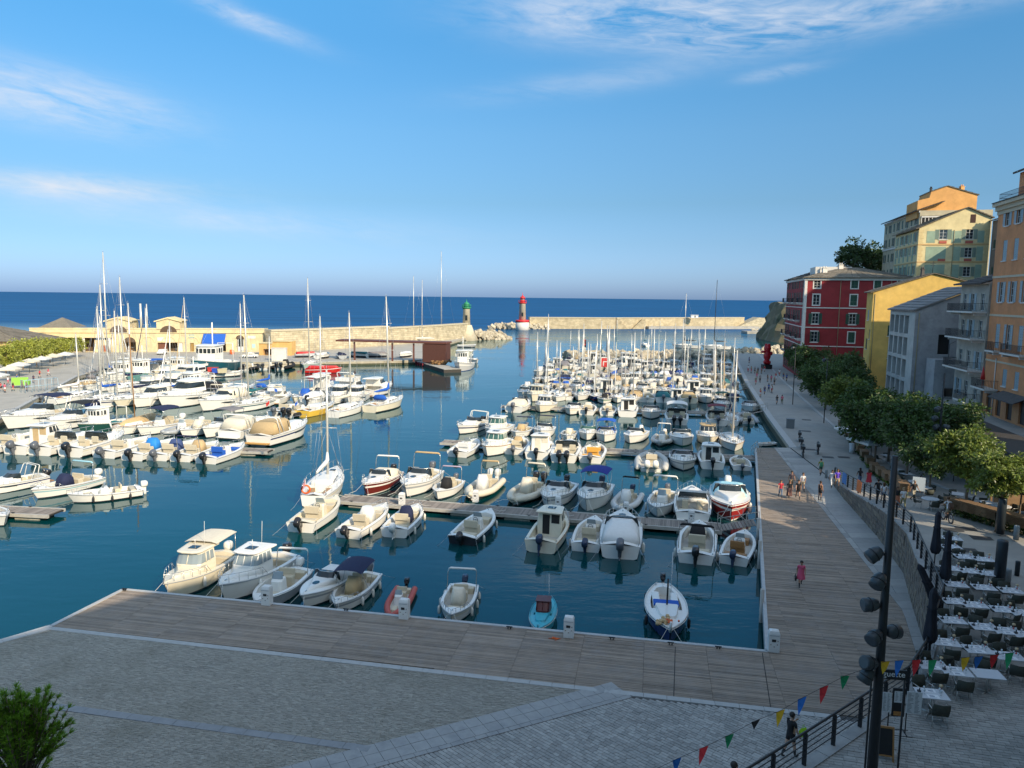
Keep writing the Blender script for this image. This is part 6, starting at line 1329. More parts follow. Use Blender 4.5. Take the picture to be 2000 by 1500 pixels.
def moorh(kind,p,head,l,label,group,**o):
 d=Vector((math.cos(head),math.sin(head),0))*l/2;q=Vector((p[0],p[1],0));return moor(kind,q-d,q+d,label,group,ks=1,**o)
 # ---------------------------------------------------------------- the fleet

HA=R(79.2);HL=R(83)
def near(kind,p,ln,face,label,group,dh=0.0,side=HA,**o):
 """p is the waterline end nearest the quay in view; face says whether that end is the stern or the bow"""
 h=side+R(dh);d=Vector((math.cos(h),math.sin(h),0));p=Vector((p[0],p[1],0));q=p+d*ln
 o.setdefault('wy',1.13);ks=1.02 if side is HA else 1.14
 return moor(kind,p,q,label,group,ks=ks,**o) if face=='s' else moor(kind,q,p,label,group,ks=ks,**o)
 # --- bows to the timber deck

gA='boats moored bow to the timber deck'
moor('pilot',(-19.58,50.29,0.00),(-20.76,42.55,0.00),'cream fishing boat with rounded wheelhouse and flat cream sunshade behind',gA,hull=GEL2,deck=GEL2,glass=PLEXI,split=0,sunshade=CREAMC,fenders=2,ob=OBW)
moor('pilot',(-15.37,50.12,0.00),(-17.38,42.27,0.00),'white cabin boat with three pane flat windscreen and black outboard',gA,ob=OBK,glass=PLEXI,fenders=2)
moor('open',(-13.95,47.92,0.00),(-14.71,40.92,0.00),'grey sided open boat with white hoop and white outboard at timber deck',gA,hull=GREYH,boot=BLACKH,ob=OBW,hoop=WHITEC,rails=0,hx=-2.0)
moor('cuddy',(-10.55,47.84,0.00),(-12.29,41.61,0.00),'white speedboat with black oval hatch on its bare foredeck',gA,hull=GEL,stripe=GREYH,glass=GLASS,ob=OBW,rails=0,cover=WHITEC)
moor('open',(-9.11,47.16,0.00),(-10.11,40.97,0.00),'white open boat with navy canopy and tan cover on its console',gA,stripe=GREYH,boot=BLACKH,cover=TAN,bimini=NAVYC,ob=OBG,fenders=3)
moor('rib',(-6.50,45.33,0.00),(-6.84,40.45,0.00),'red inflatable boat with white console tied to the timber deck',gA,tube=mat('faded red tube',(.45,.09,.07),.6,var=.1),ob=OBK,consm=GEL,B=1.35)
moor('open',(-2.86,45.27,0.00),(-3.30,39.68,0.00),'white boat with pale console cover and tall white hoop, alone by deck',gA,ks=.95,stripe=GEL2,boot=BLACKH,cover=CREAMC,hoop=WHITEC,ob=OBN,fenders=3)
moor('pointu',(2.44,43.81,0.00),(1.56,38.31,0.00),'turquoise wooden fishing boat with oxblood wheelhouse',gA,hull=TURQ,stripe=TURQ,deck=TURQ,sole=TURQ,rail=TURQ,post=TURQ,boot=TURQ,B=2.2,mast=1.2)
moor('pointu',(9.78,45.64,0.00),(8.68,37.89,0.00),'white decked fishing boat with dark blue hull and black mast',gA,hull=NAVYH,boot=NAVYH,stripe=NAVYH,tarp=BLUEC,nets=1,ob=OBK,mast=2.6,fenders=2,fend=2,rail=GEL)
# oxblood wheelhouse of the turquoise boat

_t=[o for o in COL.objects if o.get('label','').startswith('turquoise')][0]
b=MB();b.loft([list(reversed(r)) for r in (ring(-1.3,.6,.62,.55,.3,.1),ring(-1.2,.5,.6,.52,1.15,.1),ring(-1.0,.0,.56,.5,1.75,.1))]);w_=b.build('wheelhouse',[BROWNP],_t)
b=MB();b.loft([list(reversed(r)) for r in (ring(-.9,.44,.55,.50,1.2,.1),ring(-.9,.06,.53,.49,1.66,.1))]);b.build('window_band',[PLEXI],w_)
b=MB();b.box(-1.15,.1,-.62,.62,1.75,1.82);b.build('roof',[BROWNP],w_)
for y in (-.5,0,.5):b=MB();b.tube([(.47,y,1.18),(.06,y,1.72)],.04,4);b.build('window_frame',[BROWNP],w_)
# --- central pontoon, near side (sterns in view)

gB='boats along the near side of the central pontoon'
moor('sail',(-17.44,63.45,0.00),(-17.81,75.16,0.00),'small white sailing boat with orange lifebuoy at the central pontoon head',gB,mast=9.6,buoy=1,scover=WHITEC,hull=GEL,stripe=GEL2,flag=mat('flag cloth',(.5,.25,.3),.8))
moor('open',(-16.49,56.34,0.00),(-15.11,64.36,0.00),'cream open boat with black outboard next to small white sailing boat',gB,ob=OBK,tilt=.5,deck=GEL2,sole=mat('cream sole',(.62,.52,.33),.6),hull=GEL,boot=BLACKH,rails=0)
moor('open',(-12.48,54.99,0.00),(-10.30,62.17,0.00),'white open boat with long black tilted outboard at the central pontoon',gB,ob=OBK,tilt=.6,boot=BLACKH,fenders=2,cover=GEL)
moor('open',(-8.99,55.36,0.00),(-7.82,62.58,0.00),'white boat with dark blue windscreen hood and white outboard',gB,ob=OBW,tilt=.4,cover=NAVYC,fenders=2)
moor('open',(-3.65,53.88,0.00),(-1.35,61.03,0.00),'white topped boat with black hull and folded navy hood',gB,hull=BLACKH,stripe=BLACKH,boot=BLACKH,ob=OBK,tilt=.5,fenders=2,rails=0)
moor('pilot',(2.21,52.28,0.00),(4.64,60.67,0.00),'beige fishing boat with small wheelhouse and dark open doorway',gB,ks=.78,hull=GEL2,deck=GEL2,cabin=GEL2,ob=OBN,curtain=VOID,rub=TEAK)
moor('open',(5.55,52.61,0.00),(7.17,59.63,0.00),'small white boat with bare console between beige and tall white boats',gB,ob=OBN,tilt=.4,rails=0,fenders=2)
moor('cuddy',(7.88,51.19,0.00),(9.61,61.16,0.00),'broad white boat with pale enclosed cockpit cover and grey outboard',gB,ks=.79,ob=OBG,tilt=.35,cover=WHITEC,fenders=2)
moor('open',(13.11,50.33,0.00),(15.40,58.30,0.00),'white boat with black bow cover and black outboard by gangway',gB,ob=OBK,cover=BLACKC,hoop=BLACKC,hx=-2.2,fenders=2,rails=0)
moor('open',(15.76,50.22,0.00),(18.63,56.35,0.00),'short white dinghy like boat with brown console in deck corner',gB,ob=OBN,rails=0,seatm=TEAK,fenders=1)
# --- central pontoon, far side (bows in view)

gC='boats along the far side of the central pontoon'
moor('cuddy',(-11.90,74.56,0.00),(-13.55,66.64,0.00),'white boat with oxblood hull and white hoop, first by pontoon head',gC,hull=mat('oxblood hull',(.14,.02,.015),.3),stripe=GEL,boot=GEL,cover=CREAMC,hoop=WHITEC,ob=OBK)
moor('cuddy',(-8.00,75.19,0.00),(-9.79,66.28,0.00),'white cuddy boat with sand coloured hoop beside the oxblood one',gC,stripe=GREYH,hoop=TAN,ob=OBG)
moor('open',(-5.38,72.33,0.00),(-6.79,65.55,0.00),'white boat with mauve hoop and black cockpit cover',gC,cover=BLACKC,hoop=mat('mauve canvas',(.40,.33,.42),.85),ob=OBG,hull=GEL,rails=0)
moor('rib',(-1.55,73.33,0.00),(-3.69,65.34,0.00),'pale inflatable with two white outboards and straw coloured canopy hoop',gC,tube=mat('ivory tube',(.62,.57,.46),.6),cover=WHITEC,hoop=TAN,ob=OBW,n=2)
moor('rib',(3.08,71.90,0.00),(0.13,63.85,0.00),'large ivory inflatable with big ivory roll bar arch',gC,tube=mat('ivory tube',(.62,.57,.46),.6),cover=CREAMC,hoop=CREAMC,ob=OBK,n=2)
moor('cuddy',(5.66,70.83,0.00),(3.19,63.03,0.00),'white cuddy with small oval hatch and single dark outboard standing up',gC,ob=OBK,stripe=GREYH,tilt=-.1,hull=GEL)
moor('cuddy',(9.05,70.59,0.00),(6.51,62.54,0.00),'white boat with big royal blue canopy over its cockpit',gC,bimini=mat('royal blue canvas',(.012,.022,.22),.8),ob=OBN,stripe=GEL,boot=GEL)
moor('rib',(11.67,68.45,0.00),(9.30,61.74,0.00),'white inflatable with grey tubes and dark square hoop',gC,tube=mat('white tube',(.6,.6,.58),.6),hoop=BLACKC,ob=OBN,cover=WHITEC)
moor('open',(14.93,68.23,0.00),(12.42,60.98,0.00),'white boat with white rounded hoop on thin legs',gC,hoop=WHITEC,ob=OBG,boot=GREYH,fenders=2)
moor('cruiser',(15.22,59.94,0.00),(17.23,68.69,0.00),'white cabin boat turned stern to the pontoon, cockpit open',gC,top='arch',B=3.6,platm=GEL,hull=GEL)
moor('cuddy',(20.91,69.59,0.00),(18.43,59.78,0.00),'red and white boat wrapped in pale blue tarpaulin',gC,hull=mat('dull red hull',(.30,.025,.025),.4),stripe=GEL,boot=GEL,cover=LBLUEC,ob=OBW,rails=0,hatchm=0,fenders=2)
# --- rows described by near-end points

def row(group,where,items,side=HA,first='from the left'):
 for i,(p,kind,face,ln,look,dh,o) in enumerate(items):
  near(kind,p,ln,face,'%s, %s %s %s'%(look,ordinal(i),first,where),group,dh,side,**o)
row('boats along the near side of the third pontoon',"at third pontoon's near side",[
((-6.29,84.45,0.00),'open','s',6.6,'white boat with black outboard',-6,dict(ob=OBK,tilt=.5,seatm=WHITEC)),
((-3.00,84.35,0.00),'pilot','b',7.2,'white wheelhouse boat bow out',-8,dict(glass=GLASSG,rub=TEAK)),
((0.28,86.22,0.00),'open','s',6.2,'tan covered white boat',0,dict(cover=TAN,ob=OBG,tilt=.5)),
((2.94,83.57,0.00),'pilot','s',6.8,'boat with striped cabin curtain',0,dict(ob=OBK,curtain=CREAMC,tilt=.3)),
((5.92,82.14,0.00),'cuddy','s',7.4,'white boat with twin black outboards',0,dict(ob=OBK,n=2,tilt=.4)),
((8.99,82.03,0.00),'open','s',6.8,'white boat with orange floats aboard',-2,dict(ob=OBG,tilt=.5,seatm=mat('orange cushion',(.7,.36,.06),.7))),
((15.18,78.14,0.00),'rib','s',7.2,'big grey inflatable with white outboards',0,dict(ob=OBW,n=2,tilt=.5,tube=mat('pale grey tube',(.5,.49,.46),.6),B=1.9)),
((18.71,78.32,0.00),'cuddy','b',6.6,'white boat bow out, anchor shining',0,dict(stripe=GREYH,cover=GREYC)),
((22.19,79.69,0.00),'pilot','s',6.4,'pale fishing cabin boat',0,dict(ob=OBK,hull=GEL,split=1)),
((25.36,79.36,0.00),'open','s',4.6,'stubby white boat',0,dict(ob=OBG,tilt=.5,rails=0,B=2.6))])
row('boats along the far side of the third pontoon',"at third pontoon's far side",[
((-7.33,98.22,0.00),'cruiser','b',7.6,'white sports cruiser with arch',-14,dict(top='arch',ob=OBK,n=2,hull=GEL,stripe=NAVYH)),
((-2.96,95.94,0.00),'pilot','b',7.0,'tall cabin boat with green windows',-6,dict(glass=GLASSG,roofm=GEL)),
((0.49,95.80,0.00),'open','b',6.0,'tan covered boat',-4,dict(cover=TAN,hoop=NAVYC,ob=OBG)),
((3.81,96.00,0.00),'cuddy','b',6.2,'white boat with dark hoop',0,dict(hoop=NAVYC,stripe=GEL)),
((7.18,94.81,0.00),'open','b',5.0,'low white boat with cream console',0,dict(cover=CREAMC,boot=BLACKH)),
((9.80,94.96,0.00),'cuddy','b',5.8,'white boat with glazed screen',0,dict(glass=GLASSG)),
((12.00,93.73,0.00),'cuddy','b',6.2,'boat with bright blue canopy',0,dict(cover=BLUEC,bimini=BLUEC)),
((15.10,93.24,0.00),'cuddy','b',6.4,'sleek white speedboat',-12,dict(ob=OBW,rails=0,stripe=GEL)),
((18.70,91.50,0.00),'rib','b',6.2,'pale inflatable with arch',-6,dict(tube=mat('pale grey tube',(.5,.49,.46),.6),hoop=WHITEC,ob=OBW)),
((21.65,91.67,0.00),'cuddy','b',6.8,'round white boat with green bottom',0,dict(boot=mat('green boot',(.03,.2,.1),.5),hull=GEL,rails=0)),
((25.30,92.52,0.00),'pilot','b',6.6,'fishing boat with brown wheelhouse top',0,dict(roofm=TAN,hull=GEL2)),
((27.48,88.89,0.00),'sail','b',8.6,'tall masted white sailing boat',0,dict(mast=12.0,scover=TAN,flag=RED,rub=TEAK))])
moor('dinghy',(33.13,93.63,0.00),(31.56,92.88,0.00),'tiny pale dinghy lying in the quay corner','tenders and dinghies',Ln=3.2,hull=GEL)
row('boats along the near side of the fourth pontoon',"at fourth pontoon's near side",[
((0.30,118.41,0.00),'cuddy','s',7.6,'white cruiser with cream cockpit cover',-6,dict(cover=CREAMC,ob=OBG)),
((4.45,118.19,0.00),'pilot','b',7.0,'cream wheelhouse boat bow out',-6,dict(hull=GEL2)),
((9.18,115.93,0.00),'cuddy','b',6.4,'white boat bow out',-6,dict(stripe=GEL2)),
((11.94,116.64,0.00),'open','s',6.4,'white boat with cream hood',0,dict(cover=CREAMC,ob=OBK)),
((15.27,116.37,0.00),'open','s',6.2,'white boat with sand hood',0,dict(cover=CREAMC,ob=OBG)),
((18.26,115.07,0.00),'pilot','s',7.2,'tall white cabin boat',0,dict(ob=None,curtain=VOID)),
((21.56,112.85,0.00),'cuddy','b',6.8,'white boat with nets on deck',0,dict(cover=GREYC)),
((24.64,108.44,0.00),'cuddy','s',7.8,'white boat with twin engines',0,dict(ob=OBK,n=2,bimini=WHITEC,tilt=.3)),
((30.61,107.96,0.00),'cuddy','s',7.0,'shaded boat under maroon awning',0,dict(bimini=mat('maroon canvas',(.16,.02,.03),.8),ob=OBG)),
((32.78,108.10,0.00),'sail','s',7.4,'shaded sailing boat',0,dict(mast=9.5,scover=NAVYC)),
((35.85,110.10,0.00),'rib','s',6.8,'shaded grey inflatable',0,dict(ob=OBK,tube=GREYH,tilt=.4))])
row('boats along the far side of the fourth pontoon',"at fourth pontoon's far side",[
((3.51,130.43,0.00),'pilot','b',7.6,'cream cabin boat with doorway',-4,dict(hull=GEL2,deck=GEL2,cabin=GEL2)),
((7.83,130.78,0.00),'sail','b',8,'white sailing boat',-4,dict(mast=11)),
((11.92,132.43,0.00),'sail','b',8.2,'white sailing boat with blue cover',-4,dict(mast=12,scover=BLUEC)),
((16.13,128.91,0.00),'open','b',6,'green trimmed boat with black hood',0,dict(cover=BLACKC,stripe=mat('green boot',(.03,.2,.1),.5))),
((18.78,130.39,0.00),'pointu','b',7,'wooden fishing boat',0,dict(mast=3)),
((21.36,129.33,0.00),'sail','b',8.4,'broad sailing boat',0,dict(mast=12.5,scover=CREAMC)),
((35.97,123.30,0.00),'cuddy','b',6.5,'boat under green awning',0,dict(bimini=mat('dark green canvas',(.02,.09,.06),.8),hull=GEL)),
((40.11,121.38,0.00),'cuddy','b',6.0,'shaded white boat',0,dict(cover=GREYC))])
# --- sailing boat rows further out

rf=random.Random(31)
covers=[('white',WHITEC),('navy',NAVYC),('blue',BLUEC),('cream',CREAMC),('tan',TAN),('grey',GREYC),('teal',TEALC)]
def far_row(group,where,p,q,n,kinds,face,l0,l1,mast=(9.5,13.5),side=HA):
 p,q=Vector(p),Vector(q)
 for i in range(n):
  t=(i+.5)/n+rf.uniform(-.12,.12)/n;c=p.lerp(q,t);k=rf.choice(kinds);cn_,cm=rf.choice(covers);fc=face if face!='m' else rf.choice('sb')
  hull_=rf.choice([GEL,GEL,GEL,GEL2,GEL,NAVYH]) if k=='sail' else rf.choice([GEL,GEL,GEL2])
  hn='navy' if hull_ is NAVYH else 'cream' if hull_ is GEL2 else 'white';m=round(rf.uniform(*mast)*2)/2
  if k=='sail':look='%s sailing boat, %s sail cover'%(hn,cn_);o=dict(mast=m,scover=cm,hull=hull_,furl=rf.choice([None,WHITEC,cm]),hood=rf.choice([None,cm]),boot=rf.choice([ANTIF,RED,NAVYH]))
  elif k=='pilot':look='%s fishing cabin boat'%hn;o=dict(hull=hull_,ob=rf.choice([None,OBK,OBG]))
  elif k=='pointu':look='%s wooden boat with %s cover'%(hn,cn_);o=dict(cover=cm,mast=3)
  elif k=='cruiser':look='%s motor cruiser'%hn;o=dict(top=rf.choice(['arch','hard','fly']),hull=hull_)
  elif k=='cuddy':look='%s cabin boat with %s hood'%(hn,cn_);o=dict(cover=cm,hull=hull_,ob=rf.choice([OBK,OBG]))
  elif k=='fisher':look='%s fishing boat'%hn;o=dict(hull=hull_)
  else:look='%s open boat with %s cover'%(hn,cn_);o=dict(cover=cm,hull=hull_,ob=rf.choice([OBK,OBG,OBW]),**({'hoop':cm} if rf.random()<.4 else {}))
  near(k,c,rf.uniform(l0,l1),fc,'%s, %s from left %s'%(look,ordinal(i),where),group,rf.uniform(-4,4),side,**o)
G5,G6,G7='boats on the fifth pontoon','boats on the sixth pontoon','boats by the inner boulders'
far_row('boats behind the fourth pontoon','behind the fourth pontoon',(0.98,134.90,0.00),(38.54,130.71,0.00),15,['cuddy','open','sail','pilot'],'m',6.0,7.0)
far_row(G5,"beside fifth pontoon's near side",(1.85,145.40,0.00),(43.65,139.95,0.00),22,['sail','sail','cuddy','pilot','sail','open'],'m',6.2,7.8)
far_row(G5,"beside fifth pontoon's far side",(4.04,160.62,0.00),(48.39,156.54,0.00),23,['sail','sail','open','pilot','cuddy','sail'],'m',6.2,8.0,(10,14))
far_row(G6,"beside sixth pontoon's near side",(5.46,174.51,0.00),(52.28,171.72,0.00),24,['sail','open','pilot','cuddy','sail','pointu'],'m',6.2,8.0,(10,14))
far_row(G6,"beside sixth pontoon's far side",(8.01,192.46,0.00),(56.59,188.75,0.00),25,['sail','sail','pilot','cuddy'],'m',6.5,8.5,(11,15))
far_row(G7,'in front of the inner boulders',(14.79,213.25,0.00),(62.01,211.11,0.00),20,['sail','pilot','open','sail'],'m',6.0,8.0,(11,16))
far_row('boats deep in the left basin','in the left basin fourth line',(-88.41,161.09,0.00),(-69.81,158.98,0.00),8,['sail','fisher','cruiser','sail'],'m',8,10,(11,16),HL)
far_row('boats deep in the left basin','along the left quay wall',(-84.18,141.44,0.00),(-91.25,171.86,0.00),6,['sail','pointu','sail'],'m',8,10,(9,14),HL)
far_row('boats behind the front left line','behind the front left line',(-61.52,122.66,0.00),(-26.13,124.30,0.00),11,['cuddy','sail','open','cruiser'],'m',7,8.5,(10,14),HL)
moorh('sail',(52.22,292.29,0.00),R(100),8,'small sailing boat with teal cover anchored beyond the inner boulders','boats beyond the inner boulders',mast=9,scover=TEALC,cover=1)
moorh('sail',(66.68,282.86,0.00),R(160),11,'white sailing boat moored beyond the boulders, dark cover','boats beyond the inner boulders',mast=16,scover=BLACKC)
moorh('sail',(77.01,278.94,0.00),R(170),11,'white sailing boat with dark mast beyond the boulders by the quay','boats beyond the inner boulders',mast=20,scover=BLACKC,mastm=IRON)
# --- left basin

row('boats along the near side of the left pontoon',"at left pontoon's near side",[
((-60.54,84.01,0.00),'open','s',7.0,'white boat with black outboard',-4,dict(ob=OBK,tilt=.4)),
((-56.95,83.09,0.00),'pilot','s',7.4,'cabin boat with brown curtain',-4,dict(ob=OBG,curtain=TAN,tilt=.3)),
((-53.94,82.70,0.00),'cuddy','s',7.4,'white cuddy with grey outboard',-4,dict(ob=OBG,tilt=.3)),
((-50.01,82.09,0.00),'cuddy','s',7.6,'long white cuddy with black outboard',-4,dict(ob=OBK,tilt=.3,stripe=GEL2)),
((-46.05,81.77,0.00),'open','s',7.0,'white boat with cream seats',-4,dict(ob=OBG,tilt=.6,seatm=SEAT)),
((-42.29,80.65,0.00),'open','s',6.6,'boat with bright blue cover',-4,dict(ob=OBK,cover=mat('sky blue canvas',(.02,.22,.62),.7,var=.15),tilt=.3)),
((-39.62,80.79,0.00),'open','s',6.4,'boat with slate blue cover',-4,dict(ob=OBG,cover=mat('slate blue canvas',(.05,.08,.20),.8),tilt=.3)),
((-36.82,80.42,0.00),'open','s',6.4,'boat with tan tent cover',-4,dict(ob=OBK,cover=TAN,hoop=NAVYC,tilt=.3)),
((-33.62,79.57,0.00),'open','s',6.4,'open boat with blue side panel',-6,dict(ob=OBK,tilt=.3,seatm=BLUEC))],HL)
row('boats along the far side of the left pontoon',"at left pontoon's far side",[
((-68.19,97.00,0.00),'cruiser','b',10.5,'long white cruiser with swept arch',-2,dict(top='arch',B=3.0,bimini=NAVYC)),
((-62.51,96.24,0.00),'cruiser','b',8.5,'white cruiser with dark bimini',-4,dict(top='arch',bimini=BLACKC)),
((-56.43,94.44,0.00),'fisher','b',7.5,'dark green workboat',-6,dict(hull=mat('dark green hull',(.015,.07,.06),.4),stripe=mat('dark green hull',(.015,.07,.06),.4),cabin=GEL)),
((-51.99,94.36,0.00),'pointu','b',8.5,'wooden boat under tan cover',-6,dict(cover=TAN,mast=9.5,mastm=TEAK,hull=GEL)),
((-48.76,94.56,0.00),'open','b',7.5,'white boat with white seats',-6,dict(ob=OBW,bimini=NAVYC)),
((-45.03,93.73,0.00),'rib','b',6.6,'grey inflatable',-6,dict(ob=OBW,tube=GREYH)),
((-42.69,93.52,0.00),'open','b',6.6,'white boat with cream cover',-6,dict(cover=CREAMC,ob=OBG)),
((-39.72,93.36,0.00),'cuddy','b',7.4,'white boat with grey bimini',-6,dict(bimini=GREYC,ob=OBW)),
((-36.37,93.56,0.00),'cruiser','s',8.5,'white cruiser with cream hood',-4,dict(cover=CREAMC,platm=GEL)),
((-31.13,89.26,0.00),'cruiser','s',9.4,'white cruiser, dark striped hull',-10,dict(cover=TAN,stripe=NAVYH,platm=mat('orange teak',(.55,.3,.08),.6)))],HL)
gR='boats by the small pontoon on the left'
moor('cruiser',(-46.14,70.24,0.00),(-49.17,65.11,0.00),'white sports boat with thin hoop, cut by the left frame edge',gR,ks=1.1,wy=1.15,top='arch',stripe=NAVYH,hull=GEL,ob=OBK)
moor('open',(-41.04,69.88,0.00),(-42.92,64.36,0.00),'white boat with navy console cover and tall thin shade frame',gR,ks=1.15,wy=1.2,cover=NAVYC,hoop=LBLUEC,hull=GEL,stripe=mat('pale blue stripe',(.3,.5,.55),.4),ob=OBW)
moor('open',(-35.27,66.41,0.00),(-39.21,63.52,0.00),'white motorboat with three dark fenders, end of the small left pontoon',gR,ks=1.2,wy=1.2,ob=OBW,fenders=3,fend=2,hull=GEL)
moor('open',(-46.30,60.73,0.00),(-39.95,56.77,0.00),'white bow tip poking in at the left edge below the small pontoon',gR,hull=GEL)
gS='boats in the middle of the left basin'
row(gS,'in the left basin front line',[
((-78.88,122.46,0.00),'open','s',7,'white boat with dark outboards',-6,dict(ob=OBG,n=2)),
((-76.70,121.44,0.00),'sail','s',9,'white sailing boat by the quay',-8,dict(mast=9.5,scover=WHITEC)),
((-69.43,117.45,0.00),'sail','b',9.5,'navy hulled sailing boat',-4,dict(hull=NAVYH,stripe=NAVYH,mast=12.5,scover=BLUEC)),
((-66.74,117.66,0.00),'sail','b',9,'blue and white sailing boat',-4,dict(hull=GEL,stripe=NAVYH,mast=13)),
((-64.64,118.38,0.00),'sail','b',9,'cream sailing boat',-4,dict(hull=GEL2,mast=14,scover=NAVYC)),
((-61.49,118.07,0.00),'cruiser','b',9,'white cruiser',-4,dict(top='hard')),
((-56.73,116.79,0.00),'cruiser','b',12,'big white yacht with black windscreen',-6,dict(top='hard',B=3.3)),
((-49.28,114.71,0.00),'cruiser','b',10,'white cruiser with buff canopy',-8,dict(cover=CREAMC)),
((-43.89,114.08,0.00),'sail','b',9.5,'white sailing boat with teal cover',-8,dict(mast=14.5,scover=TEALC,hull=GEL,stripe=TEALH,flag=BLUEC)),
((-36.06,111.17,0.00),'open','s',7,'white boat with pink flag',-8,dict(ob=OBG,n=1,flag=RED)),
((-34.08,110.83,0.00),'rib','s',6.8,'inflatable with big black outboards',-8,dict(ob=OBK,n=2,tube=BLACKC)),
((-32.07,111.45,0.00),'sail','s',8.8,'yellow sailing boat',-8,dict(hull=YELH,stripe=YELH,mast=13.0,boot=YELH,scover=WHITEC,flag=BLUEC)),
((-27.33,111.31,0.00),'sail','s',9.0,'white sailing boat',-8,dict(mast=13.2,scover=CREAMC)),
((-22.74,116.69,0.00),'sail','s',10.0,'weathered sailing boat with blue hood',-12,dict(mast=13.8,hood=BLUEC,scover=BLUEC,hull=GEL2,furl=None))],HL)
row(gS,'in the left basin second line',[
((-82.62,133.99,0.00),'pointu','b',8,'wooden boat with tan cover',-6,dict(cover=TAN)),
((-79.40,135.73,0.00),'sail','b',10,'sailing boat with varnished deck',-6,dict(mast=15,deck=GEL2)),
((-74.26,133.30,0.00),'sail','b',10,'sailing boat with navy cover',-6,dict(mast=16,scover=NAVYC)),
((-68.85,130.99,0.00),'cruiser','b',9,'white cruiser with fly bridge',-6,dict(top='fly')),
((-64.25,130.03,0.00),'cruiser','b',11,'big white fly bridge yacht',-6,dict(top='fly',B=3.4)),
((-60.13,130.38,0.00),'fisher','b',9.5,'white fishing boat',-6,dict()),
((-56.01,132.79,0.00),'cruiser','s',8,'boat with red black canopy',-6,dict(cover=BLACKC)),
((-52.59,133.08,0.00),'sail','s',9,'white sailing boat with grey cover',-6,dict(mast=14,scover=GREYC)),
((-47.28,132.85,0.00),'sail','s',9,'sailing boat with bright blue awning',-6,dict(mast=9,scover=BLUEC,hood=BLUEC)),
((-37.46,133.69,0.00),'fisher','s',8.5,'white fishing boat with red gear',-8,dict(awning=WHITEC)),
((-31.13,131.50,0.00),'cruiser','s',10,'cream fly bridge yacht',-8,dict(top='fly',B=3.2,hull=GEL2)),
((-27.14,134.58,0.00),'cruiser','s',9.5,'white hard top yacht',-10,dict(top='hard',hull=GEL))],HL)
row(gS,'in the left basin third line',[
((-83.14,150.03,0.00),'fisher','b',9.5,'fishing boat with red gear',-4,dict(awning=CREAMC)),
((-80.35,152.13,0.00),'fisher','b',10,'green fishing boat with blue awning',-4,dict(awning=BLUEC,hull=mat('sea green hull',(.1,.26,.25),.5))),
((-72.68,146.67,0.00),'cruiser','b',10,'white fly bridge cruiser',-4,dict(top='fly')),
((-68.97,145.34,0.00),'cruiser','b',11,'white hard top cruiser',-4,dict(top='hard')),
((-85.17,148.06,0.00),'sail','b',10,'tall masted sailing boat',-4,dict(mast=20,scover=BLUEC))],HL)
# --- far quay

near('trawler',(-70.86,162.97,0.00),17,'b','dark teal trawler with white wheelhouse, bow towards the harbour','working boats at the far quay',6,HL,hull=TEALH,stripe=TEALH,boot=TEALH,deck=GEL)
row('boats moored at the far quay','along the far quay',[
((-65.53,179.74,0.00),'rib','s',7,'small inflatable with dark engine',4,dict(ob=OBK,tube=BLACKC)),
((-61.90,182.75,0.00),'rib','s',7,'black inflatable with pale stripe',4,dict(ob=OBK,tube=BLACKC)),
((-58.09,183.20,0.00),'rib','s',8,'large black inflatable',4,dict(ob=OBK,tube=BLACKC,n=2,cover=BLACKC)),
((-52.40,183.88,0.00),'sail','b',10,'pale green hulled sailing boat',4,dict(mast=17,hull=mat('pale green hull',(.4,.5,.46),.4)))],HL)
moorh('dinghy',(-65.28,166.79,0.00),R(30),8,'long white rowing skiff by the trawler dock','tenders and dinghies',hull=GEL)
moorh('dinghy',(-45.41,177.10,0.00),R(5),8.5,'bright red kayak shaped boat moored off the quay','tenders and dinghies',hull=RED,stripe=RED,boot=RED,deck=RED,cover=RED)
moorh('fisher',(-12.54,188.63,0.00),R(-96),13,'grey white fishing boat with blue keel beside the canopy dock','working boats at the far quay',hull=mat('grey white hull',(.50,.50,.50),.4),boot=mat('blue boot',(.02,.09,.3),.5),stripe=GEL,awning=WHITEC,netm=mat('red net',(.3,.05,.05),.9))
moorh('pointu',(-11.47,209.78,0.00),R(-70),9,'white wooden boat with raised bow behind the grey fishing boat','working boats at the far quay',hull=GEL)
moorh('sail',(-28.47,303.74,0.00),R(200),12,'grey sailing boat with blue tents on its boom near the green lighthouse','working boats at the far quay',mast=26,scover=BLUEC,hull=GREYH)
moorh('sail',(-36.32,276.64,0.00),R(190),11,'sailing boat with slim mast behind the canopy','working boats at the far quay',mast=20)
moorh('sail',(-33.30,277.17,0.00),R(190),11,'sailing boat behind the canopy, second slim mast','working boats at the far quay',mast=19)
moorh('dinghy',(-16.94,274.26,0.00),R(0),7,'grey motorboat anchored below the green lighthouse','working boats at the far quay',hull=GREYH)
# ---------------------------------------------------------------- lighthouses

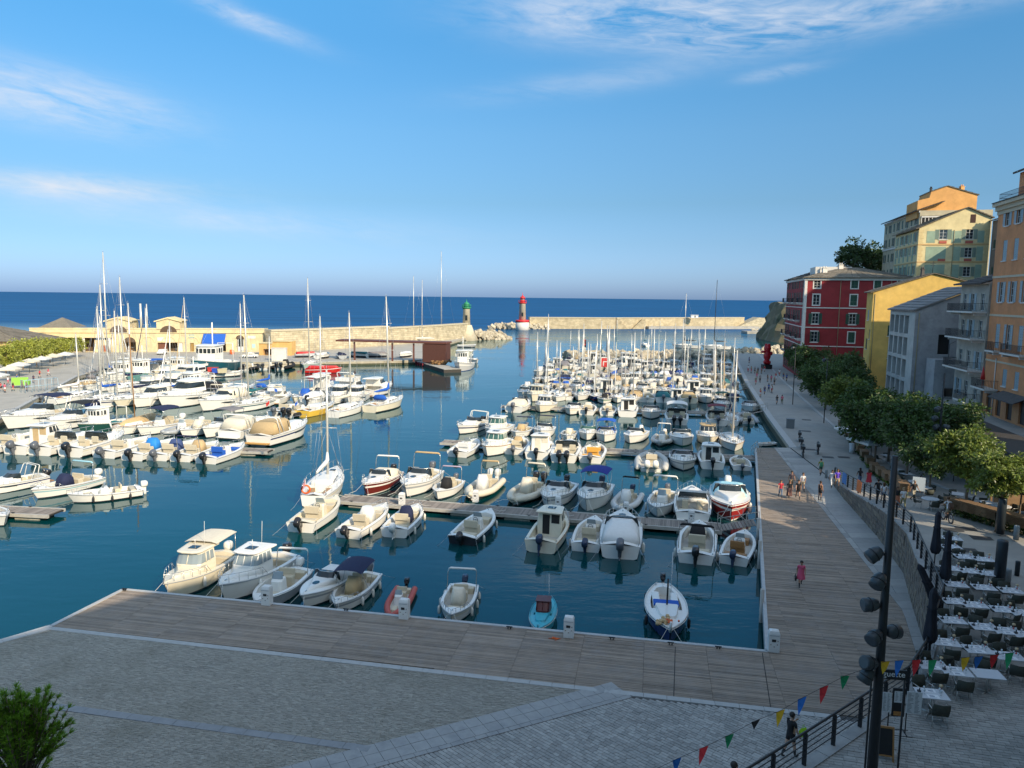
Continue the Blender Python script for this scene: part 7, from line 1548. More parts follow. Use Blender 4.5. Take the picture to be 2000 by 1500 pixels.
LHS=mat('lighthouse stone',(.60,.53,.40),.85,var=.15,vscale=.8,dirt=(.4,.33,.22),dscale=.6)
REDL=mat('lighthouse red',(.56,.025,.03),.5,var=.1);GRNL=mat('lighthouse green',(.03,.25,.12),.5,var=.15);LGL=mat('lantern glass',(.25,.3,.3),.1)
def lighthouse(p,zb,h,r,col,label,drum):
 t=empty('lighthouse',p,0,label,'lighthouse');n=16
 if drum:MB().lathe([(r*2.0,-1),(r*2.0,zb),(r*1.9,zb+.05)],n).build('base',[TRIMW],t);MB().lathe([(r*2.1,zb),(r*2.1,zb+1.2),(r*1.2,zb+1.3)],n).build('base_band',[col],t)
 else:MB().lathe([(r*3.2,-1),(r*1.5,zb),(r*1.4,zb+.3)],n).build('base',[LHS],t)
 z0=zb+(1.3 if drum else .3);zt=zb+h*.66
 MB().lathe([(r*1.08,z0),(r*.92,zt),(r*1.0,zt+.1)],n).build('tower',[LHS],t)
 MB().lathe([(r*.95,zt+.1),(r*1.25,zt+.6),(r*1.28,zt+.9),(r*.9,zt+.95)],n).build('gallery',[col],t)
 b=MB()
 for i in range(14):a=i*math.pi/7;b.tube([(r*1.22*math.cos(a),r*1.22*math.sin(a),zt+.9),(r*1.22*math.cos(a),r*1.22*math.sin(a),zt+2.0)],.05,4)
 b.tube([(r*1.22*math.cos(i*math.pi/8),r*1.22*math.sin(i*math.pi/8),zt+2.0) for i in range(17)],.06,4);b.build('gallery_railing',[col],t)
 zl=zb+h*.86;MB().lathe([(r*.8,zt+.95),(r*.8,zt+2.2)],n).build('service_room',[col],t);MB().lathe([(r*.6,zt+2.2),(r*.6,zl)],10).build('lantern',[LGL],t)
 b=MB()
 for i in range(8):a=i*math.pi/4;b.tube([(r*.62*math.cos(a),r*.62*math.sin(a),zt+2.2),(r*.62*math.cos(a),r*.62*math.sin(a),zl)],.07,4)
 b.build('lantern_bars',[col],t);b=MB();b.lathe([(r*.85,zl),(r*.75,zl+h*.04),(r*.3,zl+h*.09),(r*.1,zb+h*.98),(.05,zb+h*1.08)],n);b.build('dome',[col],t)
 b=MB();b.box(-.5,.5,-r*1.1,-r*.9,z0+2,z0+4.2);b.build('window',[GLASS],t)
p=(5.50,424.00,1.39);lighthouse((p[0],p[1],0),4.6,15.6,1.9,REDL,'stone lighthouse with red gallery, red dome and white base on the outer mole',True)
p=(-19.81,317.00,0.18);lighthouse((p[0],p[1],0),6.3,10.6,1.55,GRNL,'stone lighthouse with green top at the end of the near mole',False)
p=(21.67,222.00,2.10);lighthouse((p[0],p[1],.5),1.2,3.6,.4,REDL,'small red topped beacon standing on the inner boulders',False)
# ---------------------------------------------------------------- pontoons

PB=mat('pontoon boards',(.23,.20,.175),.85,var=.15,vscale=1.5,island=.25,world=True);PF=mat('pontoon float',(.40,.37,.30),.8,var=.2,dirt=(.12,.11,.07),damt=.6);PE=mat('pontoon edge',(.42,.40,.36),.7,var=.15)
def pontoon(p,q,w,label,z=.5,board=.15):
 p,q=Vector((p[0],p[1],0)),Vector((q[0],q[1],0));d=q-p;l=d.length;d.normalize();a=math.atan2(d.y,d.x);t=empty('pontoon',(p.x,p.y,0),a,label,'pontoon','floating pontoons')
 b=MB();b.box(0,l,-w/2+.05,w/2-.05,z-.16,z-.05);b.build('frame',[VOID],t)
 b=MB();n=int(l/board);rg=random.Random(n)
 for i in range(n):x=i*board;b.box(x+.008,x+board-.008,-w/2+.1,w/2-.1,z-.05,z+rg.uniform(-.006,.006))
 o=b.build('boards',[PB],t);o['kind']='stuff'
 for s in (-1,1):b=MB();b.box(-.04,l+.04,s*w/2-.09,s*w/2+.09,z-.24,z+.03);b.build('edge_beam',[PE],t)
 k=max(2,int(l/4.5));fm=MB();fm.box(-1.1,1.1,-w/2+.12,w/2-.12,-.35,z-.16);me=fm.mesh('float',[PF])
 for i in range(k):link('float',me,t,(l*(i+.5)/k,0,0))
 cm=MB();cm.box(-.16,.16,-.03,.03,.04,.08);cm.box(-.05,.05,-.04,.04,0,.05);cme=cm.mesh('cleat',[IRON])
 for i in range(int(l/3.2)):
  for s in (-1,1):link('cleat',cme,t,(1.6+i*3.2,s*(w/2-.02),z+.03))
 return t
pontoon((-15.38,64.76,0.50),(16.86,57.33,0.50),2.1,'central floating pontoon with plank walkway and white service posts')
pontoon((-8.68,91.32,0.50),(28.29,83.76,0.50),1.9,'third pontoon, seen end on left by the white sports cruiser',board=.2)
pontoon((-1.67,122.26,0.50),(38.68,117.04,0.50),1.8,'fourth pontoon, shadow dark between boat rows',board=.3)
pontoon((2.11,150.64,0.50),(45.57,146.29,0.50),1.8,'fifth pontoon among the sailing boats',board=.4)
pontoon((6.27,180.58,0.50),(53.84,177.44,0.50),1.8,'sixth pontoon, farthest before the inner boulders',board=.4)
pontoon((-63.95,88.01,0.50),(-28.14,84.60,0.50),1.9,'left pontoon with boats on both sides',board=.2)
pontoon((-45.49,60.27,0.50),(-37.64,59.39,0.50),1.9,'short pontoon entering at the left frame edge')
# gangways with rails

def gangway(p,q,w,z0,z1,label):
 p,q=Vector((p[0],p[1],z0)),Vector((q[0],q[1],z1));d=q-p;l=Vector((d.x,d.y,0)).length;a=math.atan2(d.y,d.x);t=empty('gangway',p,a,label,'gangway','gangways to the pontoons');zz= lambda x:(z1-z0)*x/l
 b=MB();n=int(l/.25)
 for i in range(n):x=i*.25;b.box(x+.01,x+.24,-w/2,w/2,zz(x)-.06,zz(x))
 o=b.build('boards',[PB],t);o['kind']='stuff'
 for s in (-1,1):
  b=MB();b.tube([(0,s*w/2,zz(0)+1),(l,s*w/2,zz(l)+1)],.03,5);b.tube([(0,s*w/2,zz(0)+.5),(l,s*w/2,zz(l)+.5)],.022,5)
  for i in range(4):x=l*i/3;b.tube([(x,s*w/2,zz(x)-.1),(x,s*w/2,zz(x)+1)],.025,5)
  b.build('handrail',[PE],t)
gangway((16.62,57.05,0.50),(19.51,56.64,0.50),1.6,.58,1.25,'grey gangway linking central pontoon to the timber deck')
gangway((28.11,84.30,0.50),(28.79,84.27,1.00),1.4,.58,1.25,'gangway from the third pontoon to the deck corner');gangway((38.51,117.02,0.50),(40.46,115.87,1.20),1.6,.58,1.33,'gangway from the fourth pontoon to the quay');gangway((45.82,147.13,0.50),(47.11,145.78,1.20),1.6,.58,1.33,'gangway from the fifth pontoon to the quay')
# work docks at the far quay

def dock(p,q,w,z,label):
 p,q=Vector((p[0],p[1],0)),Vector((q[0],q[1],0));d=q-p;l=d.length;t=empty('work_dock',p,math.atan2(d.y,d.x),label,'dock');b=MB();b.box(0,l,-w/2,w/2,-.4,z);b.build('platform',[mat('dark dock side',(.05,.045,.04),.9)],t);b=MB();b.box(.1,l-.1,-w/2+.1,w/2-.1,z,z+.08);b.build('decking',[QUAYTOP],t);return t,l
t_,l_=dock((-69.96,166.28,0.00),(-64.75,169.07,0.00),5,1.0,'low concrete dock beside the trawler piled with gear');rg=random.Random(3)
t2_,l2_=dock((-25.18,204.71,0.00),(-14.66,180.61,0.00),4.5,.8,'black floating dock with red tyres beside the grey fishing boat')
for i in range(4):b=MB();b.tube([(2+i*2.2,-2.42,.2+.42*math.sin(a)) if False else (2+i*2.2+.42*math.cos(a),-2.42,.35+.42*math.sin(a)) for a in [j*math.pi/5 for j in range(11)]],.16,6);b.build('tyre_fender',[mat('red rubber',(.25,.02,.03),.7)],t2_)
for k,(u,v,col,nm,lb) in enumerate(((416,727,(.5,.05,.04),'fish_crate','red fish crates stacked on the trawler dock'),(424,729,(.02,.08,.45),'fish_crate','blue fish crate on the trawler dock'),(434,729,(.5,.45,.3),'fish_crate','pale fish crate on the trawler dock'))):
 P=((-67.82,166.24,1.08),(-66.06,164.15,1.08),(-64.96,164.28,1.08))[k];b=MB();b.loft([[(-.9,-.6,0),(.9,-.6,0),(.9,.6,0),(-.9,.6,0)],[(-1,-.7,.9),(1,-.7,.9),(1,.7,.9),(-1,.7,.9)]]);b.box(-1.05,1.05,-.75,.75,.9,1.0);single(b.mesh(nm,[tone(col,.6)]),nm,P,.2*k,1,lb,'crate')
b=MB();rg=random.Random(8)
for i in range(40):b.ball((rg.gauss(0,1.3),rg.gauss(0,.8),rg.uniform(.2,.9)),rg.uniform(.25,.5),6,4)
single(b.mesh('net_pile',[mat('brown nets',(.22,.12,.05),.95,var=.4)]),'net_pile',(-19.11,192.42,0.90),0,1,'heap of brown fishing nets on the black floating dock','nets')
# ---------------------------------------------------------------- service pedestals

b=MB();b.loft([[(-.26,-.2,0),(.26,-.2,0),(.26,.2,0),(-.26,.2,0)],[(-.26,-.2,.95),(.26,-.2,.95),(.26,.2,.95),(-.26,.2,.95)],[(-.22,-.16,1.08),(.22,-.16,1.08),(.22,.16,1.08),(-.22,.16,1.08)],[(-.1,-.06,1.13),(.1,-.06,1.13),(.1,.06,1.13),(-.1,.06,1.13)]]);PM=mat('white pedestal',(.72,.72,.70),.4,dirt=(.45,.44,.4),damt=.3);me=b.mesh('cabinet',[PM])
b=MB();b.box(-.12,.08,-.215,-.2,.55,.68);sk=b.mesh('socket_panel',[RUBBER]);b=MB();b.box(-.24,.24,-.215,.215,.86,.885);rm=b.mesh('trim_ring',[GREYH]);b=MB();b.lathe([(.04,0),(.04,.02)],8,c=(.02,0,0));dots=MB()
for x,z in ((-.16,.4),(.0,.3),(.15,.42),(.17,.6)):dots.box(x-.025,x+.025,-.215,-.2,z-.025,z+.025)
dm=dots.mesh('tap',[STEEL]);PED=[('cabinet',me,None),('socket_panel',sk,None),('trim_ring',rm,None),('tap',dm,None)]
for p,s,lb in (((-13.69,39.92,1.22),1.0,'white service pedestal on the deck before the grey sided boat'),((-5.70,38.32,1.22),1.0,'white service pedestal on the deck before the red inflatable'),((3.09,36.35,1.22),1.0,'white service pedestal on the deck beside the turquoise boat'),((13.20,35.04,1.22),1.0,'white service pedestal at the inner corner of the deck'),((-9.50,62.78,0.52),.95,'white service pedestal at the head of the central pontoon'),((-3.11,63.86,0.52),.95,'white pedestal on the central pontoon before the pale inflatable'),((4.12,62.23,0.52),.95,'white pedestal on the central pontoon above the beige boat'),((9.74,60.63,0.52),.95,'white pedestal on the central pontoon behind the broad white boat'),((14.77,58.54,0.52),.95,'white pedestal on the central pontoon nearest the gangway')):
 place(PED,'service_pedestal',p,R(-11),s,lb,'pedestal','service pedestals')
b=MB();b.box(-.18,.18,-.03,.03,.1,.15);b.box(-.1,-.05,-.05,.05,0,.12);b.box(.05,.1,-.05,.05,0,.12);bm_=b.mesh('mooring_cleat',[IRON])
for i,(p,w) in enumerate((((5.28,36.06,1.22),'between turquoise and blue boats'),((8.19,35.57,1.22),'before the blue hulled boat'),((10.50,35.19,1.22),'near the deck corner'),((-9.06,39.15,1.22),'before the navy canopy boat'),((0.01,37.16,1.22),'right of the tall hoop boat'),((-22.63,41.58,1.24),'at the far left tip'))):single(bm_,'mooring_cleat',p,R(-11),.9,'dark iron mooring cleat on the deck edge %s'%w,'cleat','mooring cleats')
b=MB();rg=random.Random(2)
for i in range(7):
 b.tube([(rg.gauss(0,.18),rg.gauss(0,.12),.03) for _ in range(5)],.025,4)
single(b.mesh('rope_coil',[ORANGEB]),'rope_coil',(2.41,36.10,1.22),0,.6,'orange rope lying on the deck edge beside the pedestal','rope')
# tall mooring piles in the deck corner

pm=MB();pm.tube([(0,0,-2),(0,0,2.0)],.12,8);pm=pm.mesh('mooring_pile',[PE])
for i,(u,lb) in enumerate(((0,'pale mooring pile at the inner deck corner'),(1,'pale mooring pile midway along the right deck edge'),(2,'pale mooring pile by the gangway foot'))):single(pm,'mooring_pile',((14.64,41.02,0.00),(17.39,49.68,0.00),(19.00,54.91,0.00))[i],0,1,lb,'pile','mooring piles')
# ---------------------------------------------------------------- railing round the terrace and ramp

rl=[(x,y) for x,y in EDGE if 16<y<70];rl.append((31.0,69.5));rl=[(x+.16,y) for x,y in rl]
rt=empty('railing',(0,0,0),0,'dark iron railing curving along the terrace and ramp above the deck','railing')
pb_=MB();pb_.box(-.035,.035,-.06,.06,0,1.05);post_me=pb_.mesh('post',[IRON]);acc=0;prev=None;pts=[]
for (x0,y0),(x1,y1) in zip(rl,rl[1:]):
 l=math.hypot(x1-x0,y1-y0);k=max(1,round(l/1.75))
 for i in range(k):t=i/k;pts.append((lerp(x0,x1,t),lerp(y0,y1,t),math.atan2(y1-y0,x1-x0)))
pts.append((*rl[-1],pts[-1][2]))
for x,y,a in pts:link('post',post_me,rt,(x,y,zprom(y)+.06),a)
for h_,r_ in ((1.1,.045),(.9,.018),(.7,.018),(.5,.018),(.3,.018)):b=MB();b.tube([(x,y,zprom(y)+.06+h_) for x,y,a in pts],r_,5);b.build('handrail' if h_>1 else 'rail',[IRON],rt)
# ---------------------------------------------------------------- floodlight masts

FLG=mat('lamp housing',(.05,.062,.07),.4,metal=.3);LENS=mat('lamp lens',(.07,.08,.09),.15)
fb_=MB();fb_.lathe([(.05,-.30),(.15,-.27),(.22,-.12),(.235,.05),(.24,.22),(.20,.24)],14);fl_me=fb_.mesh('floodlight',[FLG]);fb_=MB();fb_.lathe([(.2,.235),(.19,.25)],14);ln_me=fb_.mesh('lens',[LENS]);fb_=MB();fb_.lathe([(.245,-.02),(.252,0),(.245,.02)],14);bd_me=fb_.mesh('housing_band',[IRON])
def mast(p,top,r0,r1,lamps,label,s=1.0):
 t=empty('lamp_post',p,0,label,'lamp post','floodlight masts');b=MB();b.tube([(0,0,0),(0,0,(top-p[2])*.5),(0,0,top-p[2])],[r0,(r0+r1)/2,r1],12);b.build('pole',[IRON],t)
 for z,az,tilt in lamps:
  a=R(az);o=link('floodlight',fl_me,t);h=z-p[2];off=Vector((math.cos(a)*.48*s,math.sin(a)*.48*s,0));o.location=off+Z*h;dv=Vector((math.cos(a)*math.cos(R(tilt)),math.sin(a)*math.cos(R(tilt)),math.sin(R(tilt))));o.rotation_euler=dv.to_track_quat('Z','Y').to_euler();o.scale=(s,s,s);link('lens',ln_me,o);link('housing_band',bd_me,o)
  b=MB();b.tube([(0,0,h),off*.5+Z*h],.05*s,6);b.build('bracket',[IRON],t)
P=(10.05,19.00,5.81);P2=(10.03,19.00,14.59)
mast((P[0]+.02,19.0,4.1),P2[2],.155,.075,[((9.67,19.00,11.92)[2],185,-35),((9.79,19.00,11.25)[2],215,-40),((9.66,19.00,10.51)[2],180,-5),((9.87,19.00,9.70)[2],215,-18),((9.98,19.00,9.70)[2],20,-10),((9.71,19.00,8.93)[2],200,12),((9.72,19.00,8.78)[2]-.25,190,-60)],'tall dark lamp post with round floodlights in front of the terrace',.8)
P=(38.26,64.96,3.30);mast(P,12.4,.12,.07,[(9.2,200,-30),(8.3,160,-30),(7.6,200,-20),(7.6,330,-20),(6.2,200,0),(6.2,20,0)],'dark lamp post with floodlights standing among the promenade trees')
P=(44.61,104.03,1.30);mast(P,10.5,.07,.05,[(10.3,180,-30)],'slim lamp post at the kerb beside the first trees')
P=(47.10,122.48,1.30);mast(P,11,.07,.05,[(10.8,180,-30)],'slim lamp post on the quay near the red building')
# ---------------------------------------------------------------- bollards, planters, street bits

BOLL=mat('dark steel column',(.03,.04,.048),.4,metal=.3);GB_=mat('grey bollard',(.24,.27,.28),.5)
for p,h,r,m,lb in (((31.13,45.48,4.05),2.3,.24,BOLL,'tall dark cylindrical column in front of the planters'),((24.88,36.09,4.10),2.6,.26,BOLL,'tall dark cylindrical column amid the terrace tables'),((31.33,44.29,4.05),.9,.16,GB_,'grey bollard beside the farther dark column'),((25.86,36.93,4.10),.8,.18,GB_,'grey bollard behind the nearer dark column'),((29.89,68.48,1.90),.8,.12,GB_,'grey bollard at the start of the ramp railing'),((27.19,38.11,4.10),.8,.12,BOLL,'dark bollard at the right edge by the tables')):
 b=MB();b.lathe([(r,0),(r,h-.05),(r*.9,h),(r*.3,h+.02)],16);single(b.mesh('bollard',[m]),'bollard',p,0,1,lb,'bollard','bollards and columns')
b=MB();b.box(-.5,.5,-.35,.35,0,1.2);b.box(-.55,.55,-.4,.4,1.2,1.28);b.box(-.4,.4,-.36,-.35,.1,1.1);single(b.mesh('utility_box',[mat('slate grey metal',(.14,.16,.17),.5)]),'utility_box',(38.07,99.44,1.30),R(-13),1,'grey utility box standing alone on the quay','utility box')
mh=MB();mh.box(-.6,.6,-.45,.45,0,.012);mhm=mh.mesh('drain_cover',[mat('iron cover',(.06,.06,.06),.6,var=.3)])
for i,(p,w) in enumerate((((43.12,106.55,1.30),'beside the kerb'),((39.34,97.16,1.30),'behind the motorbikes'),((35.03,84.88,1.31),'between the motorbikes'),((35.31,80.72,1.31),'near the yellow backpack walker'),((37.12,80.82,1.31),'by the kerb of planters'),((28.87,46.66,3.98),'in front of the planters, first'),((29.89,46.91,3.98),'in front of the planters, second'),((29.57,44.83,4.08),'nearest the dark column'),((27.03,42.26,4.12),'among the terrace tables'))):single(mhm,'drain_cover',(p[0],p[1],zprom(p[1])+.004),R(-14),1,'dark drain cover in the paving %s'%w,'drain cover','drain covers')
WICK=mat('wicker planter',(.20,.12,.06),.85,var=.35,vscale=14,bump=.5,bscale=22)
fo=[shrub(i,.75,.28,.75,420,.2,[HEDGE,LEAFD,LEAF][i]) for i in range(3)]
b=MB();b.box(-.8,.8,-.35,.35,0,.62);b.box(-.84,.84,-.39,.39,.56,.64);plm=b.mesh('trough',[WICK])
def planter(p,rz,i,lb):
 t=place([('trough',plm,None),('foliage',fo[i%3],None)],'planter',p,rz,1,lb,'planter','wicker planters along the restaurants');t.children[1].location=(0,0,.55)
pl=[((44.66,98.53,1.40),(32.25,59.33,3.00),13),((31.29,50.38,4.00),(32.80,45.24,4.15),9)];n_=0
for p,q,k in pl:
 p,q=Vector(p),Vector(q);d=q-p;a=math.atan2(d.y,d.x)
 for i in range(k):c=p+d*(i/(k-1));n_+=1;planter((c.x,c.y,zprom(c.y)+.02),a,n_,'wicker trough with green plants, %s in the %s line of planters'%(ordinal(i),'far' if k==13 else 'near'))
 # ---------------------------------------------------------------- terrace tables, chairs, settings

TT=mat('pale table top',(.55,.57,.60),.45,var=.05);CH=mat('olive woven chair',(.055,.062,.05),.8,var=.25,vscale=18);CHL=mat('chair alloy',(.5,.5,.48),.35,metal=.7)
b=MB();b.loft([[(-.48,-.35,.72),(.48,-.35,.72),(.48,.35,.72),(-.48,.35,.72)],[(-.5,-.37,.735),(.5,-.37,.735),(.5,.37,.735),(-.5,.37,.735)],[(-.5,-.37,.755),(.5,-.37,.755),(.5,.37,.755),(-.5,.37,.755)]]);ttm=b.mesh('table_top',[TT])
b=MB();b.tube([(0,0,.03),(0,0,.72)],.035,8);tlm=b.mesh('column',[CHL]);b=MB()
for a in range(4):b.tube([(0,0,.06),(.3*math.cos(a*math.pi/2+.78),.3*math.sin(a*math.pi/2+.78),.02)],.025,5)
tbm=b.mesh('foot',[CHL]);TABLE=[('table_top',ttm,None),('column',tlm,None),('foot',tbm,None)]
b=MB();b.loft([[(-.25,-.24,.42),(.25,-.24,.42),(.25,.22,.44),(-.25,.22,.44)],[(-.26,-.25,.46),(.26,-.25,.46),(.26,.23,.48),(-.26,.23,.48)]]);csm=b.mesh('seat',[CH])
b=MB();r0=[(-.27,-.20,.46),(0,-.27,.46),(.27,-.20,.46),(.27,-.23,.46),(0,-.30,.46),(-.27,-.23,.46)];b.loft([r0,[(x*1.05,y-.05,.68) for x,y,z in r0],[(x*1.0,y-.10,.88) for x,y,z in r0]],smooth=True);cbm_=b.mesh('backrest',[CH])
legs=[]
for sx in (-1,1):
 for sy in (-1,1):b=MB();b.tube([(sx*.22,sy*.2,.43),(sx*.26,sy*.25,0)],.014,5);legs.append(b.mesh('leg',[CHL]))
arms=[]
for sx in (-1,1):b=MB();b.tube([(sx*.25,.16,.46),(sx*.29,.14,.66),(sx*.28,-.24,.67)],.018,5);arms.append(b.mesh('armrest',[CHL]))
CHAIR=[('seat',csm,None),('backrest',cbm_,None)]+[('leg',m,None) for m in legs]+[('armrest',m,None) for m in arms]
b=MB();b.box(-.19,.19,-.13,.13,0,.003);pmm=b.mesh('placemat',[mat('white paper mat',(.78,.79,.80),.7),]);b=MB();b.box(-.12,.05,-.03,.05,.003,.0042);b.box(-.14,.10,-.085,-.07,.003,.0042);b.box(-.14,.02,.085,.095,.003,.0042);prm=b.mesh('print',[mat('blue grey print',(.25,.30,.38),.7)])
b=MB();b.lathe([(.03,0),(.032,.004),(.005,.01),(.005,.075),(.028,.10),(.036,.14),(.03,.18)],8);gm=b.mesh('wine_glass',[mat('clear glass',(.55,.6,.62),.08,spec=.8)])
b=MB();b.lathe([(.045,0),(.045,.02),(.01,.03),(.01,.2)],8);vb=b.mesh('stem',[RED]);b=MB();b.lathe([(.07,.17),(.06,.23),(.02,.25)],8);vs_=b.mesh('shade',[mat('amber lamp shade',(.55,.42,.25),.6)]);TLAMP=[('stem',vb,None),('shade',vs_,None)]
b=MB();b.box(-.05,.05,-.05,.05,0,.06);b.lathe([(.02,.06),(.022,.13),(.01,.15)],6,c=(.02,0,0));cdm=b.mesh('cruet',[mat('dark cruet',(.03,.03,.035),.4)])
TA=R(-9)
trows=[('first',[(1860,1049)]),('second',[(1857,1067)]),('third',[(1885,1087),(1921,1092)]),('fourth',[(1860,1110),(1895,1115),(1932,1120)]),('fifth',[(1867,1141),(1922,1147),(1974,1153)]),('sixth',[(1865,1174),(1904,1181),(1960,1190),(1998,1197)]),('seventh',[(1860,1211),(1922,1224),(1966,1232),(2006,1240)]),('eighth',[(1847,1254),(1910,1268),(1970,1281)]),('ninth',[(1822,1299),(1868,1311),(1929,1316)]),('tenth',[(1820,1355)])]
TPOS=[((26.11,42.22,4.84),),((25.04,40.56,4.84),),((24.81,38.86,4.85),(25.58,38.49,4.85)),((23.04,37.05,4.85),(23.77,36.71,4.85),(24.53,36.38,4.85)),((21.93,34.87,4.85),(23.09,34.52,4.85),(24.16,34.17,4.85)),((20.65,32.81,4.85),(21.34,32.43,4.85),(22.34,31.95,4.85),(22.97,31.59,4.85)),((19.32,30.75,4.85),(20.30,30.12,4.85),(21.02,29.75,4.85),(21.63,29.39,4.85)),((17.80,28.65,4.85),(18.74,28.05,4.85),(19.62,27.52,4.85)),((16.18,26.71,4.85),(16.81,26.26,4.85),(17.88,26.10,4.85)),((14.97,24.64,4.85),)]
rg=random.Random(17);nt_=0
for (rn,_),ps in zip(trows,TPOS):
 for i,p in enumerate(ps):
  z=zprom(p[1]);a=TA+rg.gauss(0,.03);c=math.cos(a);s=math.sin(a);at= lambda x,y,zz:(p[0]+c*x-s*y,p[1]+s*x+c*y,z+zz);n=len(ps);w='only table' if n==1 else '%s table'%['left','second','third','fourth'][i];where='%s, %s row from far end'%(w,rn)
  place(TABLE,'terrace_table',(p[0],p[1],z),a,1,'pale bistro table on the terrace, %s'%where,'table','tables on the restaurant terrace');nt_+=1
  bare=rn=='ninth' and i==2
  for j,(sy,nm) in enumerate(((-.62,'near'),(.62,'far'))):
   if bare and j==0:continue
   place(CHAIR,'terrace_chair',at(rg.gauss(0,.05),sy+rg.gauss(0,.09),0),a+(0 if j==0 else math.pi)+rg.gauss(0,.22),1,'olive chair on %s side of %s'%(nm,where),'chair','chairs on the restaurant terrace')
  if bare:continue
  for j,sy in enumerate((-.2,.2)):single_t=place([('paper',pmm,None),('print',prm,None)],'placemat',at(rg.gauss(0,.03),sy,.757),a+(0 if j==0 else math.pi),1,'white printed placemat on %s side of %s'%(('near','far')[j],where),'placemat','placemats on the terrace tables')
  for x,y,cw_ in ((-.26,-.1,'near left'),(.24,.08,'far right'),(-.2,.14,'far left'),(.3,-.08,'near right')):single(gm,'wine_glass',at(x+rg.gauss(0,.03),y+rg.gauss(0,.02),.757),0,1,'stemmed glass %s on %s'%(cw_,where),'glass','glasses on the terrace tables')
  place(TLAMP,'table_lamp',at(.38,.24,.757),0,1,'small red table lamp on %s'%where,'table lamp','lamps on the terrace tables');single(cdm,'cruet',at(-.40,.05,.757),0,1,'dark cruet holder on %s'%where,'cruet','cruets on the terrace tables')
  # ---------------------------------------------------------------- closed parasols at the terrace edge

NVP=mat('dark navy parasol cloth',(.010,.013,.022),.8,var=.2,vscale=5)
def parasol(p,h,label,tilt=(0,0),rz=0):
 t=empty('closed_parasol',p,rz,label,'parasol','closed parasols on the terrace');t.rotation_euler=(tilt[0],tilt[1],rz);b=MB();b.tube([(0,0,0),(0,0,h)],.03,8);b.build('pole',[IRON],t)
 b=MB();rings=[]
 for z,r in ((.9,.15),(1.1,.22),(1.7,.17),(2.3,.14),(2.36,.17),(2.42,.13),(h-.25,.12),(h-.05,.05)):rings.append([(r*(1+.28*math.cos(4*k*math.pi/8+z))*math.cos(k*math.pi/8),r*(1+.28*math.cos(4*k*math.pi/8+z))*math.sin(k*math.pi/8),z) for k in range(16)])
 b.loft(rings,smooth=True);b.build('folded_canopy',[NVP],t);b=MB();b.box(-.35,.35,-.35,.35,0,.07);b.build('foot',[IRON],t)
parasol((23.18,38.88,4.10),3.3,'closed navy parasol, farthest of the group by the railing');parasol((21.55,35.15,4.10),3.4,'closed navy parasol beside the farthest one');parasol((16.93,28.29,4.10),3.2,'closed navy parasol standing nearest, before the stone wall');parasol((19.91,32.20,4.10),3.3,'closed navy parasol tilted over towards the railing',(0,-.52),.2)
# ---------------------------------------------------------------- sign, menus, blackboard

def text_mesh(s,size,m,depth=.004):
 cu=bpy.data.curves.new('text','FONT');cu.body=s;cu.size=size;cu.extrude=depth;cu.align_x='CENTER';cu.align_y='CENTER';ob=bpy.data.objects.new('text',cu);COL.objects.link(ob)
 dg=bpy.context.evaluated_depsgraph_get();me=bpy.data.meshes.new_from_object(ob.evaluated_get(dg));bpy.data.objects.remove(ob);me.materials.clear();me.materials.append(m);me.name='lettering';return me
BB=mat('black sign board',(.012,.013,.016),.5);WL=mat('white lettering paint',(.72,.72,.72),.5)
sp0=(12.93,24.80,4.15);sp1=(13.89,24.27,4.15);sd_=Vector(sp1)-Vector(sp0);sa=math.atan2(sd_.y,sd_.x)
sg=empty('name_sign',((11.30,20.80,7.60)[0],20.8,4.1),sa*0-.12,'black name board with white letters on posts behind the lamp post','sign');zc_=(11.30,20.80,7.59)[2]-4.1
b=MB();b.box(-.52,.52,-.02,.02,zc_-.15,zc_+.15);b.build('board',[BB],sg);lt=link('lettering',text_mesh('Huguette',.25,WL),sg);lt.location=(0,-.026,zc_+.02);lt.rotation_euler=(R(90),0,0)
b=MB();b.tube([(.47,0,0),(.47,0,zc_-.15)],.03,6);b.tube([(-.47,0,0),(-.47,0,zc_-.15)],.03,6);b.build('post',[IRON],sg)
P=(13.13,23.42,4.10);ms_=empty('menu_stand',P,-.15,'metal menu stand with white menu sheets beside the lamp post','menu stand')
b=MB();b.tube([(-.28,0,0),(-.28,0,1.5)],.02,6);b.tube([(.28,0,0),(.28,0,1.5)],.02,6);b.tube([(-.45,-.2,.02),(.45,-.2,.02)],.018,5);b.tube([(.45,.2,.02),(-.45,.2,.02)],.018,5);b.tube([(-.28,-.22,.03),(-.28,.22,.03)],.018,5);b.tube([(.28,-.22,.03),(.28,.22,.03)],.018,5);b.build('frame',[IRON],ms_)
b=MB();b.box(-.2,.2,-.03,.0,.62,1.62);b.build('board',[BB],ms_)
for x0,x1,z0,z1,m in ((-.15,.15,1.12,1.52,'menu'),(-.52,-.24,.75,1.45,'menu'),(.24,.72,.78,1.55,'menu'),(-.14,.14,.66,.80,'photo')):
 b=MB();b.box(x0,x1,-.045,-.032,z0,z1);o=b.build('menu_sheet',[mat('menu paper',(.60,.62,.64),.7) if m=='menu' else mat('food photo',(.45,.2,.06),.6,var=.5,vscale=14)],ms_);b=MB();rg2=random.Random(int(x0*100)+500)
 if m=='menu':
  for i in range(int((z1-z0)/.045)-1):
   zz=z1-.06-i*.045
   for c0,c1 in ((x0+.03,(x0+x1)/2-.02),((x0+x1)/2+.02,x1-.03)):b.box(c0,c0+(c1-c0)*rg2.uniform(.4,1),-.0475,-.0455,zz,zz+.016)
  b.build('menu_print',[mat('grey print',(.14,.15,.17),.8)],o)
P=(12.00,22.11,4.10);ab=empty('blackboard',P,-.25,'folding wooden blackboard standing by the foot of the lamp post','blackboard')
